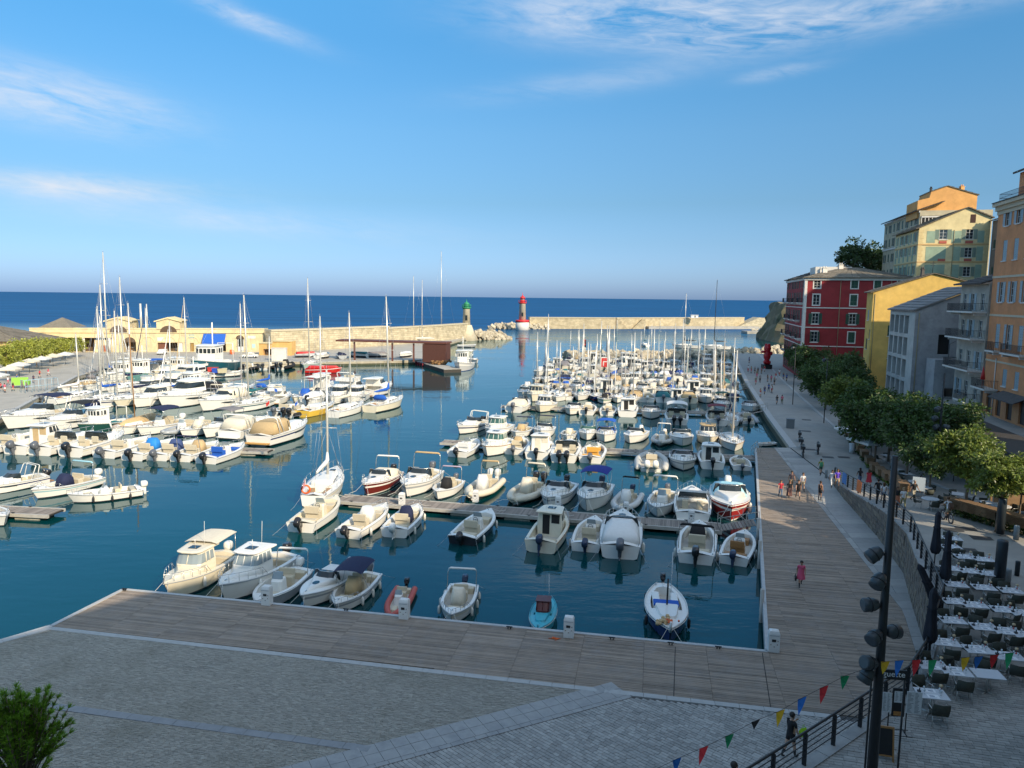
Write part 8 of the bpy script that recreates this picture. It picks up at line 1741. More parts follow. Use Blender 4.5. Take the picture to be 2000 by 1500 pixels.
for s in (-1,1):
 M=Matrix.Translation((0,s*.24,0))@Matrix.Rotation(s*.22,4,'X');b=MB();b.box(-.3,-.25,-.02,.02,0,1.08,M=M);b.box(.25,.3,-.02,.02,0,1.08,M=M);b.box(-.25,.25,-.02,.02,1.02,1.08,M=M);b.box(-.25,.25,-.02,.02,.16,.21,M=M);b.build('frame',[TEAK],ab);b=MB();b.box(-.25,.25,-.008,.008,.21,1.02,M=M);b.build('slate',[BB],ab)
 # ---------------------------------------------------------------- bunting

cols={'b':(.02,.15,.50),'r':(.52,.02,.025),'g':(.01,.26,.10),'k':(.012,.012,.014),'y':(.72,.42,.02)}
BF=[((4.08,16.60,7.60),'b',0),((4.72,16.60,7.91),'r',0),((5.35,16.70,8.17),'g',0),((6.00,16.80,8.48),'k',1),((6.63,16.90,8.69),'y',0),((7.18,17.00,8.97),'b',0),((7.74,17.10,9.21),'r',0),((8.28,17.20,9.44),'g',0),((9.41,17.50,9.67),'y',0),((9.87,17.70,9.60),'b',0),((10.42,17.90,9.52),'r',0),((10.89,18.00,9.47),'g',0),((11.39,18.10,9.46),'k',1),((11.86,18.20,9.45),'y',0),((12.27,18.30,9.43),'b',0),((12.74,18.40,9.43),'r',0),((13.20,18.50,9.44),'g',0)]
b0_=(3.43,16.50,7.32);b1_=(14.18,18.60,9.56);bt_=empty('bunting',(0,0,0),0,'string of coloured triangular pennants hanging across the plaza and terrace','bunting')
b=MB();b.tube([b0_]+[p for p,c,k in BF]+[b1_],.006,4);b.build('string',[BLACKC],bt_);rg=random.Random(6)
for p,c,k in BF:
 p=Vector(p);tdir=Vector((.93,.05,.30 if p.x<8 else .03)).normalized();w=.115;l=rg.uniform(.36,.42);sw=rg.uniform(-.16,.10);a=p-tdir*w;e=p+tdir*w;tip=p+Vector((-.05+sw*.6,sw,-l));m1=a.lerp(tip,.5)+Vector((0,.03,0));m2=e.lerp(tip,.5)+Vector((0,-.03*rg.random()-.01,0))
 if k:m1=a.lerp(tip,.5)+tdir*.06;m2=e.lerp(tip,.5)-tdir*.05
 b=MB();b.add([a,e,m2,m1,tip],[(0,3,2,1),(3,4,2)]);b.build('pennant',[tone(cols[c],.75,nm='pennant')],bt_)
 # ---------------------------------------------------------------- restaurants under the trees

AWN=mat('white awning',(.62,.62,.60),.8,var=.05)
def open_parasol(p,w,h,label,m=AWN,g='open white parasols'):
 t=empty('parasol',p,.2,label,'parasol',g);b=MB();b.tube([(0,0,0),(0,0,h+.5)],.035,6);b.build('pole',[IRON],t);b=MB();c=[(-w,-w,h),(w,-w,h),(w,w,h),(-w,w,h)];tp=(0,0,h+.62)
 b.add(c+[tp]+[(x,y,z-.22) for x,y,z in c],[(0,1,4),(1,2,4),(2,3,4),(3,0,4),(0,5,6,1),(1,6,7,2),(2,7,8,3),(3,8,5,0)]);b.build('canopy',[m],t)
open_parasol((40.03,84.15,1.40),1.8,2.5,'open white parasol behind the far planters under the trees');open_parasol((38.00,76.52,1.60),1.8,2.5,'white parasol deep under the trees, second from the far planters');open_parasol((38.37,62.57,3.20),1.7,2.6,'white parasol below the balcony house')
# restaurant pavilion behind the terrace trees

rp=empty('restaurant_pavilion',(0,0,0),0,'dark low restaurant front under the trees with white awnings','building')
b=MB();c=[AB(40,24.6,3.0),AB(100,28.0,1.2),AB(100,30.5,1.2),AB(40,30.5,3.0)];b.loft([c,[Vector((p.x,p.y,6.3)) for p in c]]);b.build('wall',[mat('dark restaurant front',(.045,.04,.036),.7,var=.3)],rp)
for i in range(9):
 a0_=44+i*6;b=MB();p=AB(a0_,24.5+(a0_-40)*.057,0);q=AB(a0_+4.6,24.5+(a0_+4.6-40)*.057,0);zz=zprom(p.y);n=-E2;b.loft([[p+n*.02+Z*(zz+.2),q+n*.02+Z*(zz+.2),q+n*.02+Z*(zz+2.3),p+n*.02+Z*(zz+2.3)],[p+n*.06+Z*(zz+.2),q+n*.06+Z*(zz+.2),q+n*.06+Z*(zz+2.3),p+n*.06+Z*(zz+2.3)]]);b.build('window',[GLASS],rp)
 if i in (0,1,2,5):b=MB();b.add([p+Z*(zz+3.3),q+Z*(zz+3.3),q+n*2.6+Z*(zz+2.5),p+n*2.6+Z*(zz+2.5)],[(0,1,2,3)]);b.add([p+n*2.6+Z*(zz+2.5),q+n*2.6+Z*(zz+2.5),q+n*2.62+Z*(zz+2.2),p+n*2.62+Z*(zz+2.2)],[(0,1,2,3)]);b.build('awning',[AWN],rp)
P=(36.25,51.52,4.10);ki=empty('kiosk',P,R(-13),'small wooden kiosk with dark sign board at the right edge','kiosk');WOODK=mat('kiosk wood',(.24,.15,.08),.7,var=.2,vscale=5)
b=MB();b.box(-1.3,-1.15,-1.2,-1.05,0,2.5);b.box(1.15,1.3,-1.2,-1.05,0,2.5);b.box(-1.3,-1.15,1.05,1.2,0,2.5);b.box(1.15,1.3,1.05,1.2,0,2.5);b.build('post',[WOODK],ki);b=MB();b.box(-1.5,1.5,-1.4,1.4,2.5,2.62);b.box(-1.55,1.55,-1.45,-1.38,2.3,2.7);b.build('roof',[WOODK],ki);b=MB();b.box(-1.56,-1.5,-1.4,1.4,2.1,2.6);b.build('sign_board',[BB],ki);b=MB();b.box(-1.1,1.1,-1.1,-.7,0,1.05);b.build('counter',[WOODK],ki);b=MB();b.box(-1.1,1.1,1.0,1.05,0,2.45);b.build('back_panel',[VOID],ki)
# restaurant tables under trees

b=MB();b.lathe([(.55,.72),(.56,.75),(.5,.76)],14);rt_top=b.mesh('table_top',[TT]);RTAB=[('table_top',rt_top,None),('column',tlm,None),('foot',tbm,None)]
for i,p in enumerate(((34.37,62.28,3.00),(36.60,67.77,2.60),(33.21,58.95,3.20),(37.39,71.17,2.30),(30.32,53.00,3.60),(33.87,55.53,3.80),(32.01,52.70,3.90),(33.50,51.40,4.10),(33.64,50.14,4.10),(39.94,78.28,1.90))):
 z=zprom(p[1]);place(TABLE if i%2 else RTAB,'cafe_table',(p[0]+.6,p[1],z),.2*i,1.1,'pale cafe table in the shade under the trees, %s along'%ordinal(i),'table','cafe tables under the trees')
 for j in range(3):a=j*2.1+i;place(CHAIR,'cafe_chair',(p[0]+.6+.8*math.sin(a),p[1]-.8*math.cos(a),z),a,1,'dark cafe chair under the trees, chair %s of the %s table'%(ordinal(j),ordinal(i)),'chair','cafe chairs under the trees')
b=MB();b.lathe([(.34,0),(.30,.5),(.34,1.02),(.36,1.06),(.1,1.07)],12);single(b.mesh('draped_table',[mat('white tablecloth',(.62,.64,.66),.8)]),'draped_table',(39.12,83.20,1.35),0,1,'high round table draped in white cloth by the planters','table')
b=MB();b.box(-.02,.02,-.45,.45,.4,1.5);b.tube([(0,-.4,0),(0,-.4,1.5)],.025,5);b.tube([(0,.4,0),(0,.4,1.5)],.025,5);single(b.mesh('menu_board',[mat('pale blue board',(.55,.62,.66),.6)]),'menu_board',(32.63,57.67,3.20),R(60),1,'pale menu board on legs behind the man in black','menu board')
# ---------------------------------------------------------------- red sculpture

P=(64.83,187.24,1.30);sc_=empty('red_sculpture',P,0,'tall glossy red lumpy figure sculpture on a dark plinth at the quay','sculpture');b=MB();b.box(-1.1,1.1,-1,1,0,1.1);b.build('plinth',[BB],sc_);RS=mat('glossy red',(.42,.012,.02),.25)
b=MB();b.lathe([(.55,1.1),(.75,1.6),(.6,2.2),(.85,2.9),(.95,3.5),(.7,4.1),(.8,4.6),(.95,5.2),(.75,5.9),(.3,6.3)],12);b.ball((-1.05,-.1,4.3),(.6,.45,.4),8,5);b.ball((.95,.1,3.9),(.5,.45,.6),8,5);b.ball((-.5,-.2,1.7),(.5,.5,.6),8,5);b.ball((.5,-.2,1.6),(.5,.5,.6),8,5);b.ball((.4,0,6.1),.35,8,5);b.ball((-.4,0,6.1),.35,8,5);b.build('figure',[RS],sc_)
# ---------------------------------------------------------------- red board among the boats

P=(23.67,187.83,0.50);rbn=empty('red_notice_board',P,.1,'square red notice board with white frame standing on the sixth pontoon','sign');b=MB();b.box(-1.5,1.5,-.05,.05,.9,4.0);b.build('panel',[RED],rbn);rbn.scale=(.62,.62,.75);b=MB();b.box(-1.75,-1.5,-.07,.07,.8,4.2);b.box(1.5,1.75,-.07,.07,.8,4.2);b.box(-1.5,1.5,-.07,.07,4.0,4.2);b.build('frame',[WHITEP],rbn);b=MB();b.box(-.8,.8,-.07,-.05,2.6,2.9);b.box(-.8,-.4,-.07,-.05,1.3,2.6);b.build('mark',[WHITEP],rbn);b=MB();b.box(-1.1,-1.0,-.05,.05,0,.9);b.box(1.0,1.1,-.05,.05,0,.9);b.build('post',[IRON],rbn)
# ---------------------------------------------------------------- cars on the far quay

def car(p,rz,rgb,label,cat,van=False,pickup=False):
 t=empty('pickup_truck' if pickup else 'parked_van' if van else 'parked_car',p,rz,label,cat,'vehicles on the far quay');m=tone(rgb,.3,nm='car paint',coat=.5);h=1.95 if van else 1.45
 pr=[(-2.1,.35),(-2.1,.9),(-2.0,h-.1),(-1.7,h),(.4,h),(1.1,.95),(2.0,.85),(2.15,.55),(2.1,.35)] if not pickup else [(-2.4,.45),(-2.4,.95),(-.3,.95),(-.25,1.6),(.7,1.65),(1.25,1.0),(2.2,.95),(2.3,.5)]
 b=MB();b.loft([[(x,-.85,z) for x,z in pr],[(x,-.78 if z>1.1 else -.87,z) for x,z in pr],[(x,.78 if z>1.1 else .87,z) for x,z in pr],[(x,.85,z) for x,z in pr]]);b.build('body',[m],t)
 b=MB();x0=-.2 if pickup else -1.6
 for s in (-1,1):b.add([(x0,s*.876,1.0),(.75,s*.876,1.0),(.3,s*.80,h-.12),(x0,s*.80,h-.12)] if not pickup else [(x0+.05,s*.88,1.05),(1.0,s*.88,1.05),(.6,s*.8,1.5),(x0+.05,s*.8,1.5)],[(0,1,2,3)])
 b.build('side_window',[GLASS],t);wm=MB();wm.lathe([(.1,-.1),(.32,-.1),(.33,0),(.32,.1),(.1,.1)],12);tm=wm.mesh('tyre',[RUBBER]);hm=MB();hm.lathe([(.02,.11),(.19,.11),(.2,.09)],10);rm_=hm.mesh('rim',[STEEL])
 for x in (-1.35,1.35):
  for s in (-1,1):w=link('wheel',tm,t,(x,s*.8,.33));w.rotation_euler=(R(90)*-s,0,0);link('rim',rm_,w)
car((-100.54,211.19,1.20),R(-80),(.62,.63,.64),'silver parked car in front of the customs house doors','car');car((-89.11,214.87,1.20),R(100),(.72,.72,.70),'white van parked under the blue awning','van',van=True);car((-72.34,202.57,1.20),R(8),(.75,.74,.70),'white pickup truck on the far quay edge','truck',pickup=True)
b=MB();b.lathe([(.5,0),(.55,.5),(.5,1.1),(.1,1.12)],10);single(b.mesh('barrel',[ORANGEB]),'barrel',(-81.62,214.05,1.20),0,1.2,'orange barrel on the far quay right of the white van','barrel')
b=MB();b.box(-1.9,1.9,-.8,.8,0,3.2);b.box(-2,2,-.9,.9,3.2,3.35);single(b.mesh('storage_box',[TRIMW]),'storage_box',(-61.98,195.68,1.20),.1,1,'white box shed on the far quay behind the inflatables','shed')
for i,(p,cc) in enumerate((((-57.87,206.40,1.20),RED),((-52.30,203.69,1.20),GEL),((-47.76,204.33,1.20),NAVYC),((-43.64,208.44,1.20),TEALC),((-38.69,209.15,1.20),GREYC),((-30.84,210.28,1.20),GEL))):parts,L=boat('dinghy',cover=cc,hull=GEL if i%2 else GREYH);place(parts,'dinghy',(p[0],p[1],1.6),.4+i*.8,1.7,'%s covered boat laid up ashore under or near the canopy'%['red','cream','navy','teal','grey','white'][i],'dinghy','boats laid up on the far quay')
# ---------------------------------------------------------------- left quay restaurants

for i,p in enumerate(((-92.32,131.04,1.20),(-97.79,142.64,1.20),(-101.32,150.65,1.20),(-104.39,158.60,1.20),(-105.94,165.24,1.20),(-107.86,172.42,1.20),(-108.15,177.71,1.20))):open_parasol(p,1.6,2.5,'white parasol on the left quay, %s from the frame edge'%ordinal(i),CREAMC if i%2 else AWN,'parasols on the left quay')
b=MB()
for i in range(6):
 x=i*1.1;b.tube([(x,0,0),(x,0,2.2),(x,1.4,2.2),(x,1.4,0)],.05,4)
b.tube([(0,0,1.1),(5.5,0,1.1)],.05,4);b.tube([(0,0,2.2),(5.5,0,2.2)],.05,4);single(b.mesh('boat_cradle',[mat('pale blue steel',(.35,.48,.56),.5)]),'boat_cradle',(-83.94,126.11,1.20),R(60),1,'pale blue metal boat cradle on the left quay edge','cradle')
b=MB();b.box(-1,1,-.7,.7,.4,.9);b.box(-1,1,-.7,-.6,.9,1.5);single(b.mesh('lime_bench',[tone((.25,.55,.06),.6)]),'lime_bench',(-89.59,133.57,1.20),.4,1.3,'lime green bench on the left quay by the parasols','bench')
# ---------------------------------------------------------------- people

def body_mesh(name,lean,ls,asw,elb,fat=1.0,wide=.19):
 """one continuous skinned body, facing +X: ls = (left, right) thigh swing and knee bend, asw = arm swing, elb = elbow bend (degrees)"""
 V,Eg,Rd,bone,root=[],[],[],[],[]
 def v(p,r,b,up=None):
  V.append(Vector(p));Rd.append(r);bone.append(b);i=len(V)-1
  if up is not None:Eg.append((up,i))
  else:root.append(i)
  return i
 lx=math.sin(R(lean));pel=v((0,0,.93),.135*fat,'hip');wa=v((lx*.12,0,1.07),.12*fat,'torso',pel);ch=v((lx*.3,0,1.27),.145*fat,'torso',wa);up_=v((lx*.42,0,1.41),.11*fat,'torso',ch)
 nk=v((lx*.5+.01,0,1.485),.055,'neck',up_);h0=v((lx*.55+.02,0,1.56),.075,'head',nk);h1=v((lx*.58+.02,0,1.64),.095,'head',h0);v((lx*.58+.005,0,1.71),.075,'head',h1)
 for k,s in enumerate((-1,1)):
  th,kb=ls[k];hp=v((0,s*.095,.88),.105*fat,'thigh',pel);d=Vector((math.sin(R(th)),0,-math.cos(R(th))));kp=V[hp]+d*.42;mid=v(V[hp]+d*.2,.085*fat,'thigh',hp);kn=v(kp,.062,'knee',mid);d2=Vector((math.sin(R(th-kb)),0,-math.cos(R(th-kb))));cf=v(kp+d2*.16,.058,'shin',kn);an=v(kp+d2*.38,.040,'foot',cf);f=Vector((math.cos(R((th-kb)*.7)),0,math.sin(R((th-kb)*.7))));hl=v(V[an]+d2*.05+f*.02,.040,'foot',an);v(V[hl]+f*.15,.032,'foot',hl)
  sh=v((lx*.40,s*wide,1.40),.062,'sleeve',up_);a=asw[k];d=Vector((math.sin(R(a)),s*.13,-math.cos(R(a)))).normalized();el0=v(V[sh]+d*.14,.050,'sleeve',sh);el=v(V[sh]+d*.28,.041,'arm',el0);d2=Vector((math.sin(R(a+elb[k])),s*.03,-math.cos(R(a+elb[k])))).normalized();w=v(V[el]+d2*.24,.029,'arm',el);pm_=v(V[w]+d2*.07,.034,'arm',w)
  sd=Vector((d2.z,0,-d2.x))*-1
  for q in range(4):c=V[pm_]+sd*(.027-.018*q);a0=v(c-d2*.01,.010,'arm');a1=v(c+d2*.04+Vector((0,-s*.006,0)),.0095,'arm',a0);v(c+d2*([.072,.082,.078,.062][q])+Vector((0,-s*.02,0)),.008,'arm',a1)
  a0=v(V[w]+sd*.015+d2*.02,.012,'arm');a1=v(V[w]+sd*.045+d2*.05,.011,'arm',a0);v(V[w]+sd*.055+d2*.085,.009,'arm',a1)
 me=bpy.data.meshes.new('tmp');me.from_pydata([tuple(p) for p in V],Eg,[]);ob=bpy.data.objects.new('tmp',me);COL.objects.link(ob);md=ob.modifiers.new('s','SKIN');sv=me.skin_vertices[0].data
 for i,r in enumerate(Rd):sv[i].radius=(r,r*(1.25 if bone[i] in ('torso',) else 1));sv[i].use_root=i in root
 sb_=ob.modifiers.new('d','SUBSURF');sb_.levels=1;sb_.render_levels=1
 dg=bpy.context.evaluated_depsgraph_get();out=bpy.data.meshes.new_from_object(ob.evaluated_get(dg));bpy.data.objects.remove(ob);bpy.data.meshes.remove(me);out.name=name
 near_=[]
 for p in out.polygons:
  c=p.center;best=min(((c-(V[i]+(V[j]-V[i])*max(0,min(1,(c-V[i]).dot(V[j]-V[i])/max(1e-9,(V[j]-V[i]).length_squared))))).length,j) for i,j in Eg)
  near_.append(bone[best[1]])
 return out,near_
_pb={}
POSE={'walk':(4,((24,8),(-20,22)),(-22,24),(18,22)),'stride':(3,((-16,26),(20,6)),(20,-18),(25,15)),'stand':(1,((3,4),(-3,3)),(4,-3),(12,10)),'hold':(2,((14,6),(-14,14)),(10,30),(20,78)),'sit':(22,((62,70),(40,78)),(48,48),(18,18))}
HAIRM=[mat('dark hair',(.018,.013,.01),.6),mat('brown hair',(.07,.035,.015),.6),mat('fair hair',(.30,.20,.09),.6),mat('grey hair',(.25,.24,.23),.6)]
SKIN=[mat('fair skin',(.50,.30,.21),.55),mat('tanned skin',(.34,.18,.11),.55)];SHOE=mat('dark shoes',(.03,.028,.028),.6)
def hair_mesh(long_):
 b=MB();b.lathe([(.085,1.60),(.105,1.66),(.10,1.715),(.07,1.755),(.02,1.775)],10,c=(-.012,0,0))
 if long_:b.loft([[(-.12,-.07,1.36),(-.06,-.09,1.36),(-.06,.09,1.36),(-.12,.07,1.36)],[(-.11,-.09,1.6),(-.02,-.10,1.6),(-.02,.10,1.6),(-.11,.09,1.6)]])
 return b
_hm={}
def face_mesh(sk):
 b=MB();b.ball((.118,0,1.625),(.018,.013,.02),6,4,0)
 for s in (-1,1):b.ball((.100,s*.034,1.655),(.008,.012,.008),6,4,1);b.ball((.01,s*.098,1.64),(.018,.012,.03),6,4,0)
 b.box(.098,.108,-.022,.022,1.585,1.593,2);return b.mesh('face',[sk,RUBBER,mat('lips',(.3,.1,.08),.5)])
prg=random.Random(77)
def person(p,head,pose,top,bot,kind,label,hair=0,long_=False,skin=0,h=1.72,bag=None,backpack=None,group='people on the quay',dress=False):
 lean,ls,asw,elb=POSE[pose];key=pose
 if key not in _pb:_pb[key]=body_mesh('body',lean,ls,asw,elb)
 src,nr=_pb[key];ck=(pose,top,bot,kind,skin)
 if ck not in _pb:
  me=src.copy();me.materials.clear()
  for m in (SKIN[skin],tone(top,.8,nm='cloth',var=.1),tone(bot,.8,nm='cloth',var=.1),SHOE):me.materials.append(m)
  mp={'torso':1,'sleeve':1,'hip':2,'thigh':2,'knee':2 if kind=='trousers' else 0,'shin':2 if kind=='trousers' else 0,'foot':3}
  if kind=='vest':mp['sleeve']=0
  me.polygons.foreach_set('material_index',[mp.get(b_,0) for b_ in nr]);me.polygons.foreach_set('use_smooth',[True]*len(nr));_pb[ck]=me
 t=empty('person',(p[0],p[1],p[2]),head,label,'person',group);k=h/1.775;t.scale=(k,k,k);link('body',_pb[ck],t,(0,0,-.005))
 hk=(hair,long_);lx=math.sin(R(lean))
 if hk not in _hm:_hm[hk]=hair_mesh(long_).mesh('hair',[HAIRM[hair]])
 if skin not in _hm:_hm[skin]=face_mesh(SKIN[skin])
 link('hair',_hm[hk],t,(lx*.58,0,0));link('face',_hm[skin],t,(lx*.58,0,0))
 if kind=='dress' or kind=='skirt':
  zt,zb=(1.30,.55) if kind=='dress' else (1.02,.25);b=MB();b.loft([[(r_*1.0*math.cos(a),r_*1.15*math.sin(a),z) for a in [i*math.pi/6 for i in range(12)]] for z,r_ in ((zb,.25),((zb+.92)/2,.215),(.93,.175),(zt,.15))],cap0=False,cap1=False,smooth=True);b.build('dress' if kind=='dress' else 'skirt',[tone(bot,.8,nm='cloth',var=.1)],t)
 if backpack:b=MB();b.loft([[(-.16,-.15,1.0),(-.33,-.13,1.02),(-.33,.13,1.02),(-.16,.15,1.0)],[(-.15,-.16,1.25),(-.36,-.14,1.2),(-.36,.14,1.2),(-.15,.16,1.25)],[(-.15,-.13,1.45),(-.28,-.1,1.46),(-.28,.1,1.46),(-.15,.13,1.45)]]);q=b.build('backpack',[tone(backpack,.7,nm='bag')]);q.location=t.location;q.rotation_euler=t.rotation_euler;q.scale=t.scale;tag(q,'backpack on the back of the %s'%label.split(',')[0].replace('person in','walker in').replace('person','walker'),'backpack')
 if bag:
  b=MB();b.loft([[(-.12,-.03,0),(.14,-.03,0),(.14,.05,0),(-.12,.05,0)],[(-.16,-.05,.2),(.18,-.05,.2),(.18,.07,.2),(-.16,.07,.2)],[(-.1,0,.33),(.12,0,.33),(.12,.02,.33),(-.1,.02,.33)]]);b.tube([(-.08,.01,.33),(0,.01,.46),(.1,.01,.33)],.01,4);q=b.build('hand_bag',[tone(bag[0],.6,nm='bag')]);M=Matrix.Translation(t.location)@Matrix.Rotation(head,4,'Z')@Matrix.Diagonal((k,k,k,1));q.location=M@Vector(bag[1]);q.rotation_euler=(0,0,head);tag(q,bag[2],'bag')
 return t
BLK=(.012,.012,.014);WHT=(.66,.66,.66);NVY=(.02,.03,.08);BEI=(.42,.34,.23);DEN=(.10,.16,.26);GRY=(.2,.2,.21);REDC=(.5,.03,.05);PNK=(.62,.09,.17)
TOCAM=R(-100);AWAY=R(78)
person((17.78,43.38,1.22),R(-105),'walk',PNK,PNK,'dress','person in a bright pink dress walking alone on the timber deck',hair=0,skin=1,h=1.68,bag=(BLK,(.12,-.34,.46),'black handbag carried by the walker in pink'))
P=(10.71,26.18,1.60);person((P[0],P[1],zpl(P[0],P[1])),R(20),'hold',BLK,BLK,'shorts','person in black t-shirt and shorts crossing the plaza behind the railing',skin=0,h=1.82,bag=((.40,.80,.03),(.38,-.20,.86),'neon green bag carried by the walker in black'))
for a in (((23.86,63.67,1.22),TOCAM,'stride',REDC,DEN,'trousers','person with long red hair in red top and jeans on the deck',1,True,0,1.66),((24.65,63.71,1.22),TOCAM,'walk',BLK,(.10,.05,.05),'skirt','person in black top and long dark skirt on the deck',1,True,1,1.65),((25.30,63.40,1.22),TOCAM,'stride',BLK,BLK,'shorts','person in black t-shirt and black shorts striding on the deck',0,False,0,1.78),((25.97,66.74,1.22),TOCAM,'walk',(.07,.05,.06),BEI,'shorts','person in dark t-shirt and beige shorts, rear of the deck group',0,False,1,1.8),((26.74,66.05,1.22),TOCAM,'stride',WHT,BEI,'shorts','person in white t-shirt and beige shorts in the deck group',1,False,0,1.78),((27.14,63.15,1.22),R(20),'stand',BLK,BLK,'vest','person in black vest standing apart beside the stone strip',0,False,1,1.75),
((28.23,63.40,1.30),TOCAM,'walk',WHT,WHT,'trousers','person all in white at the foot of the ramp',0,True,0,1.66),((28.54,63.07,1.35),TOCAM,'stride',(.12,.06,.5),BEI,'shorts','person in violet shirt and beige shorts at the foot of the ramp',1,False,1,1.78),((31.48,65.08,2.20),AWAY,'walk',BLK,DEN,'trousers','person in black top and pale jeans with white bag by the railing',0,True,1,1.66),((31.74,63.98,2.30),AWAY,'stride',REDC,REDC,'dress','person in red dress walking away along the promenade',1,True,0,1.68),
((28.94,56.76,2.70),AWAY,'walk',BLK,BLK,'trousers','stocky person in black near the middle of the railing',0,False,1,1.78),((28.85,55.70,2.80),AWAY,'stride',WHT,DEN,'shorts','person in white top and blue shorts behind the railing',1,True,0,1.64),((29.08,55.08,2.90),TOCAM,'stand',GRY,NVY,'trousers','person in grey shirt partly behind the lamp post',0,False,0,1.7),((28.81,53.65,3.00),TOCAM,'walk',BLK,(.4,.15,.08),'skirt','person in black top and orange skirt by the railing',1,True,1,1.64),((28.81,52.79,3.10),TOCAM,'stride',WHT,(.2,.2,.1),'trousers','person in white top and camouflage trousers by the railing',2,True,0,1.68),((31.49,56.28,2.95),R(-80),'walk',BLK,(.40,.36,.28),'trousers','person in black t-shirt and pale patterned trousers in sunlight',3,False,1,1.8)):
 p=a[0];z=zprom(p[1])+.0 if p[2]>1.25 else p[2];person((p[0],p[1],z),*a[1:7],hair=a[7],long_=a[8],skin=a[9],h=a[10],group='people near the deck and ramp')
P=(30.80,71.86,1.80);person((P[0],P[1],zprom(P[1])),AWAY,'walk',(.45,.40,.05),(.05,.10,.07),'shorts','person in yellow top walking away beside the motorbikes',1,False,0,1.74,backpack=(.05,.25,.12))
# far walkers on the quay

far_p=[(44.36,122.26,1.30),(45.24,122.33,1.30),(44.59,131.19,1.30),(46.57,134.87,1.30),(48.66,138.76,1.30),(48.72,137.26,1.30),(50.04,150.41,1.30),(52.17,154.27,1.30),(54.52,156.40,1.30),(54.97,155.49,1.30),(57.78,160.67,1.30),(59.91,161.91,1.30),(59.09,157.83,1.30),(56.97,177.27,1.30),(56.94,174.85,1.30),(57.42,173.72,1.30),(57.78,172.59,1.30),(59.06,173.90,1.30),(61.09,177.75,1.30),(61.20,199.86,1.30),(65.59,203.58,1.30),(61.35,168.45,1.30),(54.88,164.50,1.30),(53.97,150.79,1.30)]
cl=[('navy',NVY),('black',BLK),('white',WHT),('red',REDC),('grey',GRY),('blue',(.04,.12,.35)),('pink',PNK),('khaki',(.16,.15,.08))]
for i,p in enumerate(far_p):
 c1=cl[(i*5+1)%8];c2=cl[(i*3+4)%8];person(p,[TOCAM,AWAY,R(20)][i%3],['walk','stride','stand'][i%3],c1[1],c2[1],['shorts','trousers','vest'][i%3],'person in %s top and %s %s on the far quay, %s counted from the ramp'%(c1[0],c2[0],'trousers' if i%3==1 else 'shorts',ordinal(i)),i%4,i%2==0,i%2,1.62+.02*(i%8),group='people strolling on the far quay')
for i,p in enumerate(((-89.29,127.71,1.20),(-87.72,126.45,1.20),(-87.71,128.56,1.20),(-88.00,131.45,1.20),(-85.51,128.76,1.20),(-94.39,137.06,1.20),(-94.86,140.34,1.20),(-91.91,140.64,1.20),(-96.22,149.25,1.20),(-96.28,152.19,1.20))):
 c1=cl[(i*3+3)%8];c2=cl[(i+1)%8];person(p,[TOCAM,AWAY,R(60)][i%3],['walk','stand','stride'][i%3],c1[1],c2[1],'shorts','person in %s top and %s shorts on the left quay, %s from the frame edge'%(c1[0],c2[0],ordinal(i)),i%4,i%3==0,i%2,1.7,group='people on the left quay')
P=(6.29,19.19,5.75);person((P[0],P[1],4.1),R(15),'walk',GRY,NVY,'trousers','dark haired head of a person showing at the lower frame edge',0,False,1,1.72,group='people near the deck and ramp')
# cloths hung over the railing

for p,c,lb in (((28.87,59.68,2.30),(.62,.17,.05),'orange cloth hung over the ramp railing'),((27.21,50.66,3.20),(.5,.28,.04),'mustard cloth hung over the railing behind the lamp post'),((29.94,64.75,1.70),(.08,.2,.45),'blue cloth hung at the far end of the railing')):
 y=p[1];x=xedge(y)+.12;b=MB();b.loft([[(x-.05,y-.4,zprom(y)+.2),(x-.05,y+.4,zprom(y)+.25),(x-.02,y+.4,zprom(y)+1.2),(x-.02,y-.4,zprom(y)+1.2)],[(x-.07,y-.36,zprom(y)+.2),(x-.07,y+.43,zprom(y)+.25),(x-.045,y+.4,zprom(y)+1.2),(x-.045,y-.4,zprom(y)+1.2)]]);tag(b.build('hung_cloth',[tone(c,.8,nm='cloth',var=.2)]),lb,'cloth')
 # ---------------------------------------------------------------- bikes

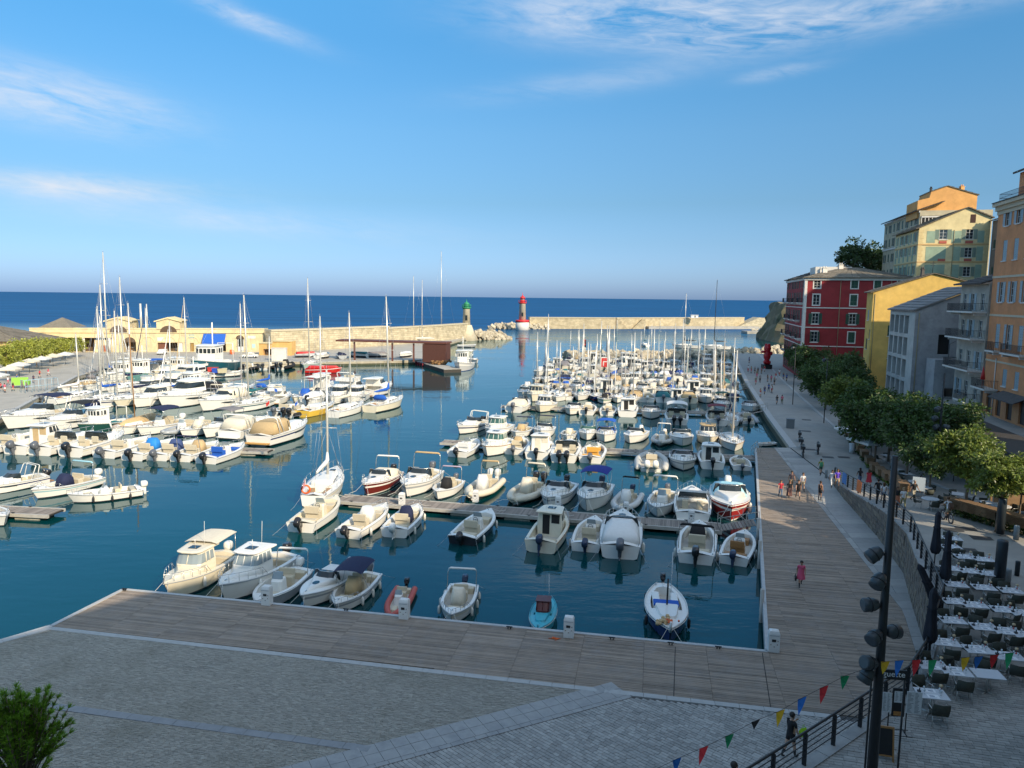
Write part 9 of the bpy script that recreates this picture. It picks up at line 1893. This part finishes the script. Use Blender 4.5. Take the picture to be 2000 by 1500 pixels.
wm_=MB();wm_.tube([(.29*math.cos(a),0,.29*math.sin(a)) for a in [i*math.pi/8 for i in range(17)]],.065,6);tyr=wm_.mesh('tyre',[RUBBER]);wm_=MB();wm_.tube([(.2*math.cos(a),0,.2*math.sin(a)) for a in [i*math.pi/6 for i in range(13)]],.02,5)
for i in range(6):a=i*math.pi/3;wm_.tube([(0,0,0),(.2*math.cos(a),0,.2*math.sin(a))],.012,4)
rimm=wm_.mesh('rim',[STEEL])
def motorbike(p,rz,col,lb):
 t=empty('motorbike',p,rz,lb,'motorbike','motorbikes on the quay');m=tone(col,.3,nm='bike paint',coat=.5)
 for x in (-.68,.70):w=link('wheel',tyr,t,(x,0,.35));link('rim',rimm,w)
 b=MB();b.loft([[(x,-w,z0),(x,w,z0),(x,w*.7,z1),(x,-w*.7,z1)] for x,w,z0,z1 in ((-.85,.08,.72,.84),(-.3,.15,.45,.82),(.1,.17,.35,.98),(.45,.14,.45,.95),(.62,.08,.7,.9))]);b.build('body',[m],t)
 b=MB();b.loft([[(x,-w,z),(x,w,z),(x,w*.8,z+.1),(x,-w*.8,z+.1)] for x,w,z in ((-.8,.1,.86),(-.4,.16,.82),(.05,.12,.86))]);b.build('seat',[RUBBER],t);b=MB();b.tube([(.45,-.36,1.08),(.52,-.2,1.12),(.55,0,1.08),(.52,.2,1.12),(.45,.36,1.08)],.022,5);b.build('handlebar',[STEEL],t)
 b=MB();b.tube([(.70,.09,.35),(.53,.09,1.05)],.03,5);b.tube([(.70,-.09,.35),(.53,-.09,1.05)],.03,5);b.build('fork',[STEEL],t);b=MB();b.ball((.64,0,.95),(.08,.1,.1),8,5);b.build('headlight',[LENS],t);b=MB();b.tube([(.1,.16,.3),(-.4,.18,.32),(-.8,.2,.42)],.05,6);b.build('exhaust',[STEEL],t);b=MB();b.loft([[(.5,-.16,1.05),(.6,0,1.03),(.5,.16,1.05)],[(.42,-.13,1.32),(.48,0,1.34),(.42,.13,1.32)]],cap0=False,cap1=False,closed=False);b.build('windscreen',[PLEXI],t)
 b=MB();b.box(-.95,-.65,-.2,.2,.95,1.25);b.build('top_box',[RUBBER],t)
for p,c,lb in (((35.66,89.91,1.30),BLK,'black motorbike parked farthest in the file on the quay'),((34.18,85.47,1.30),(.03,.03,.035),'dark motorbike in the middle of the file on the quay'),((32.68,81.15,1.30),BLK,'black motorbike parked nearest in the file on the quay'),((34.96,82.64,1.30),(.06,.02,.02),'dark red motorbike parked apart beside the yellow walker')):motorbike((p[0],p[1],zprom(p[1])),R(70),c,lb)
P=(29.69,48.80,3.95);bz=zprom(P[1]);bk=empty('bicycle',(P[0],P[1],bz),R(85),'bicycle ridden past the planters','bicycle')
for x in (-.52,.52):w=link('wheel',tyr,bk,(x,0,.33));w.scale=(1.1,.35,1.1);link('rim',rimm,w)
b=MB();b.tube([(-.52,0,.33),(-.12,0,.32),(.38,0,.82),(-.2,0,.78),(-.12,0,.32)],.02,5);b.tube([(-.52,0,.33),(-.2,0,.78)],.015,5);b.tube([(.52,0,.33),(.36,0,.98)],.02,5);b.build('frame',[IRON],bk);b=MB();b.tube([(.32,-.28,1.0),(.38,0,1.0),(.32,.28,1.0)],.015,5);b.build('handlebar',[IRON],bk);b=MB();b.box(-.34,-.08,-.07,.07,.86,.92);b.build('saddle',[RUBBER],bk)
person((P[0]-.015,P[1]-.2,bz-.02),R(85),'sit',WHT,(.3,.27,.2),'shorts','person in white shirt riding a bicycle past the planters',1,False,0,1.75,backpack=(.10,.05,.03),group='people near the deck and ramp')
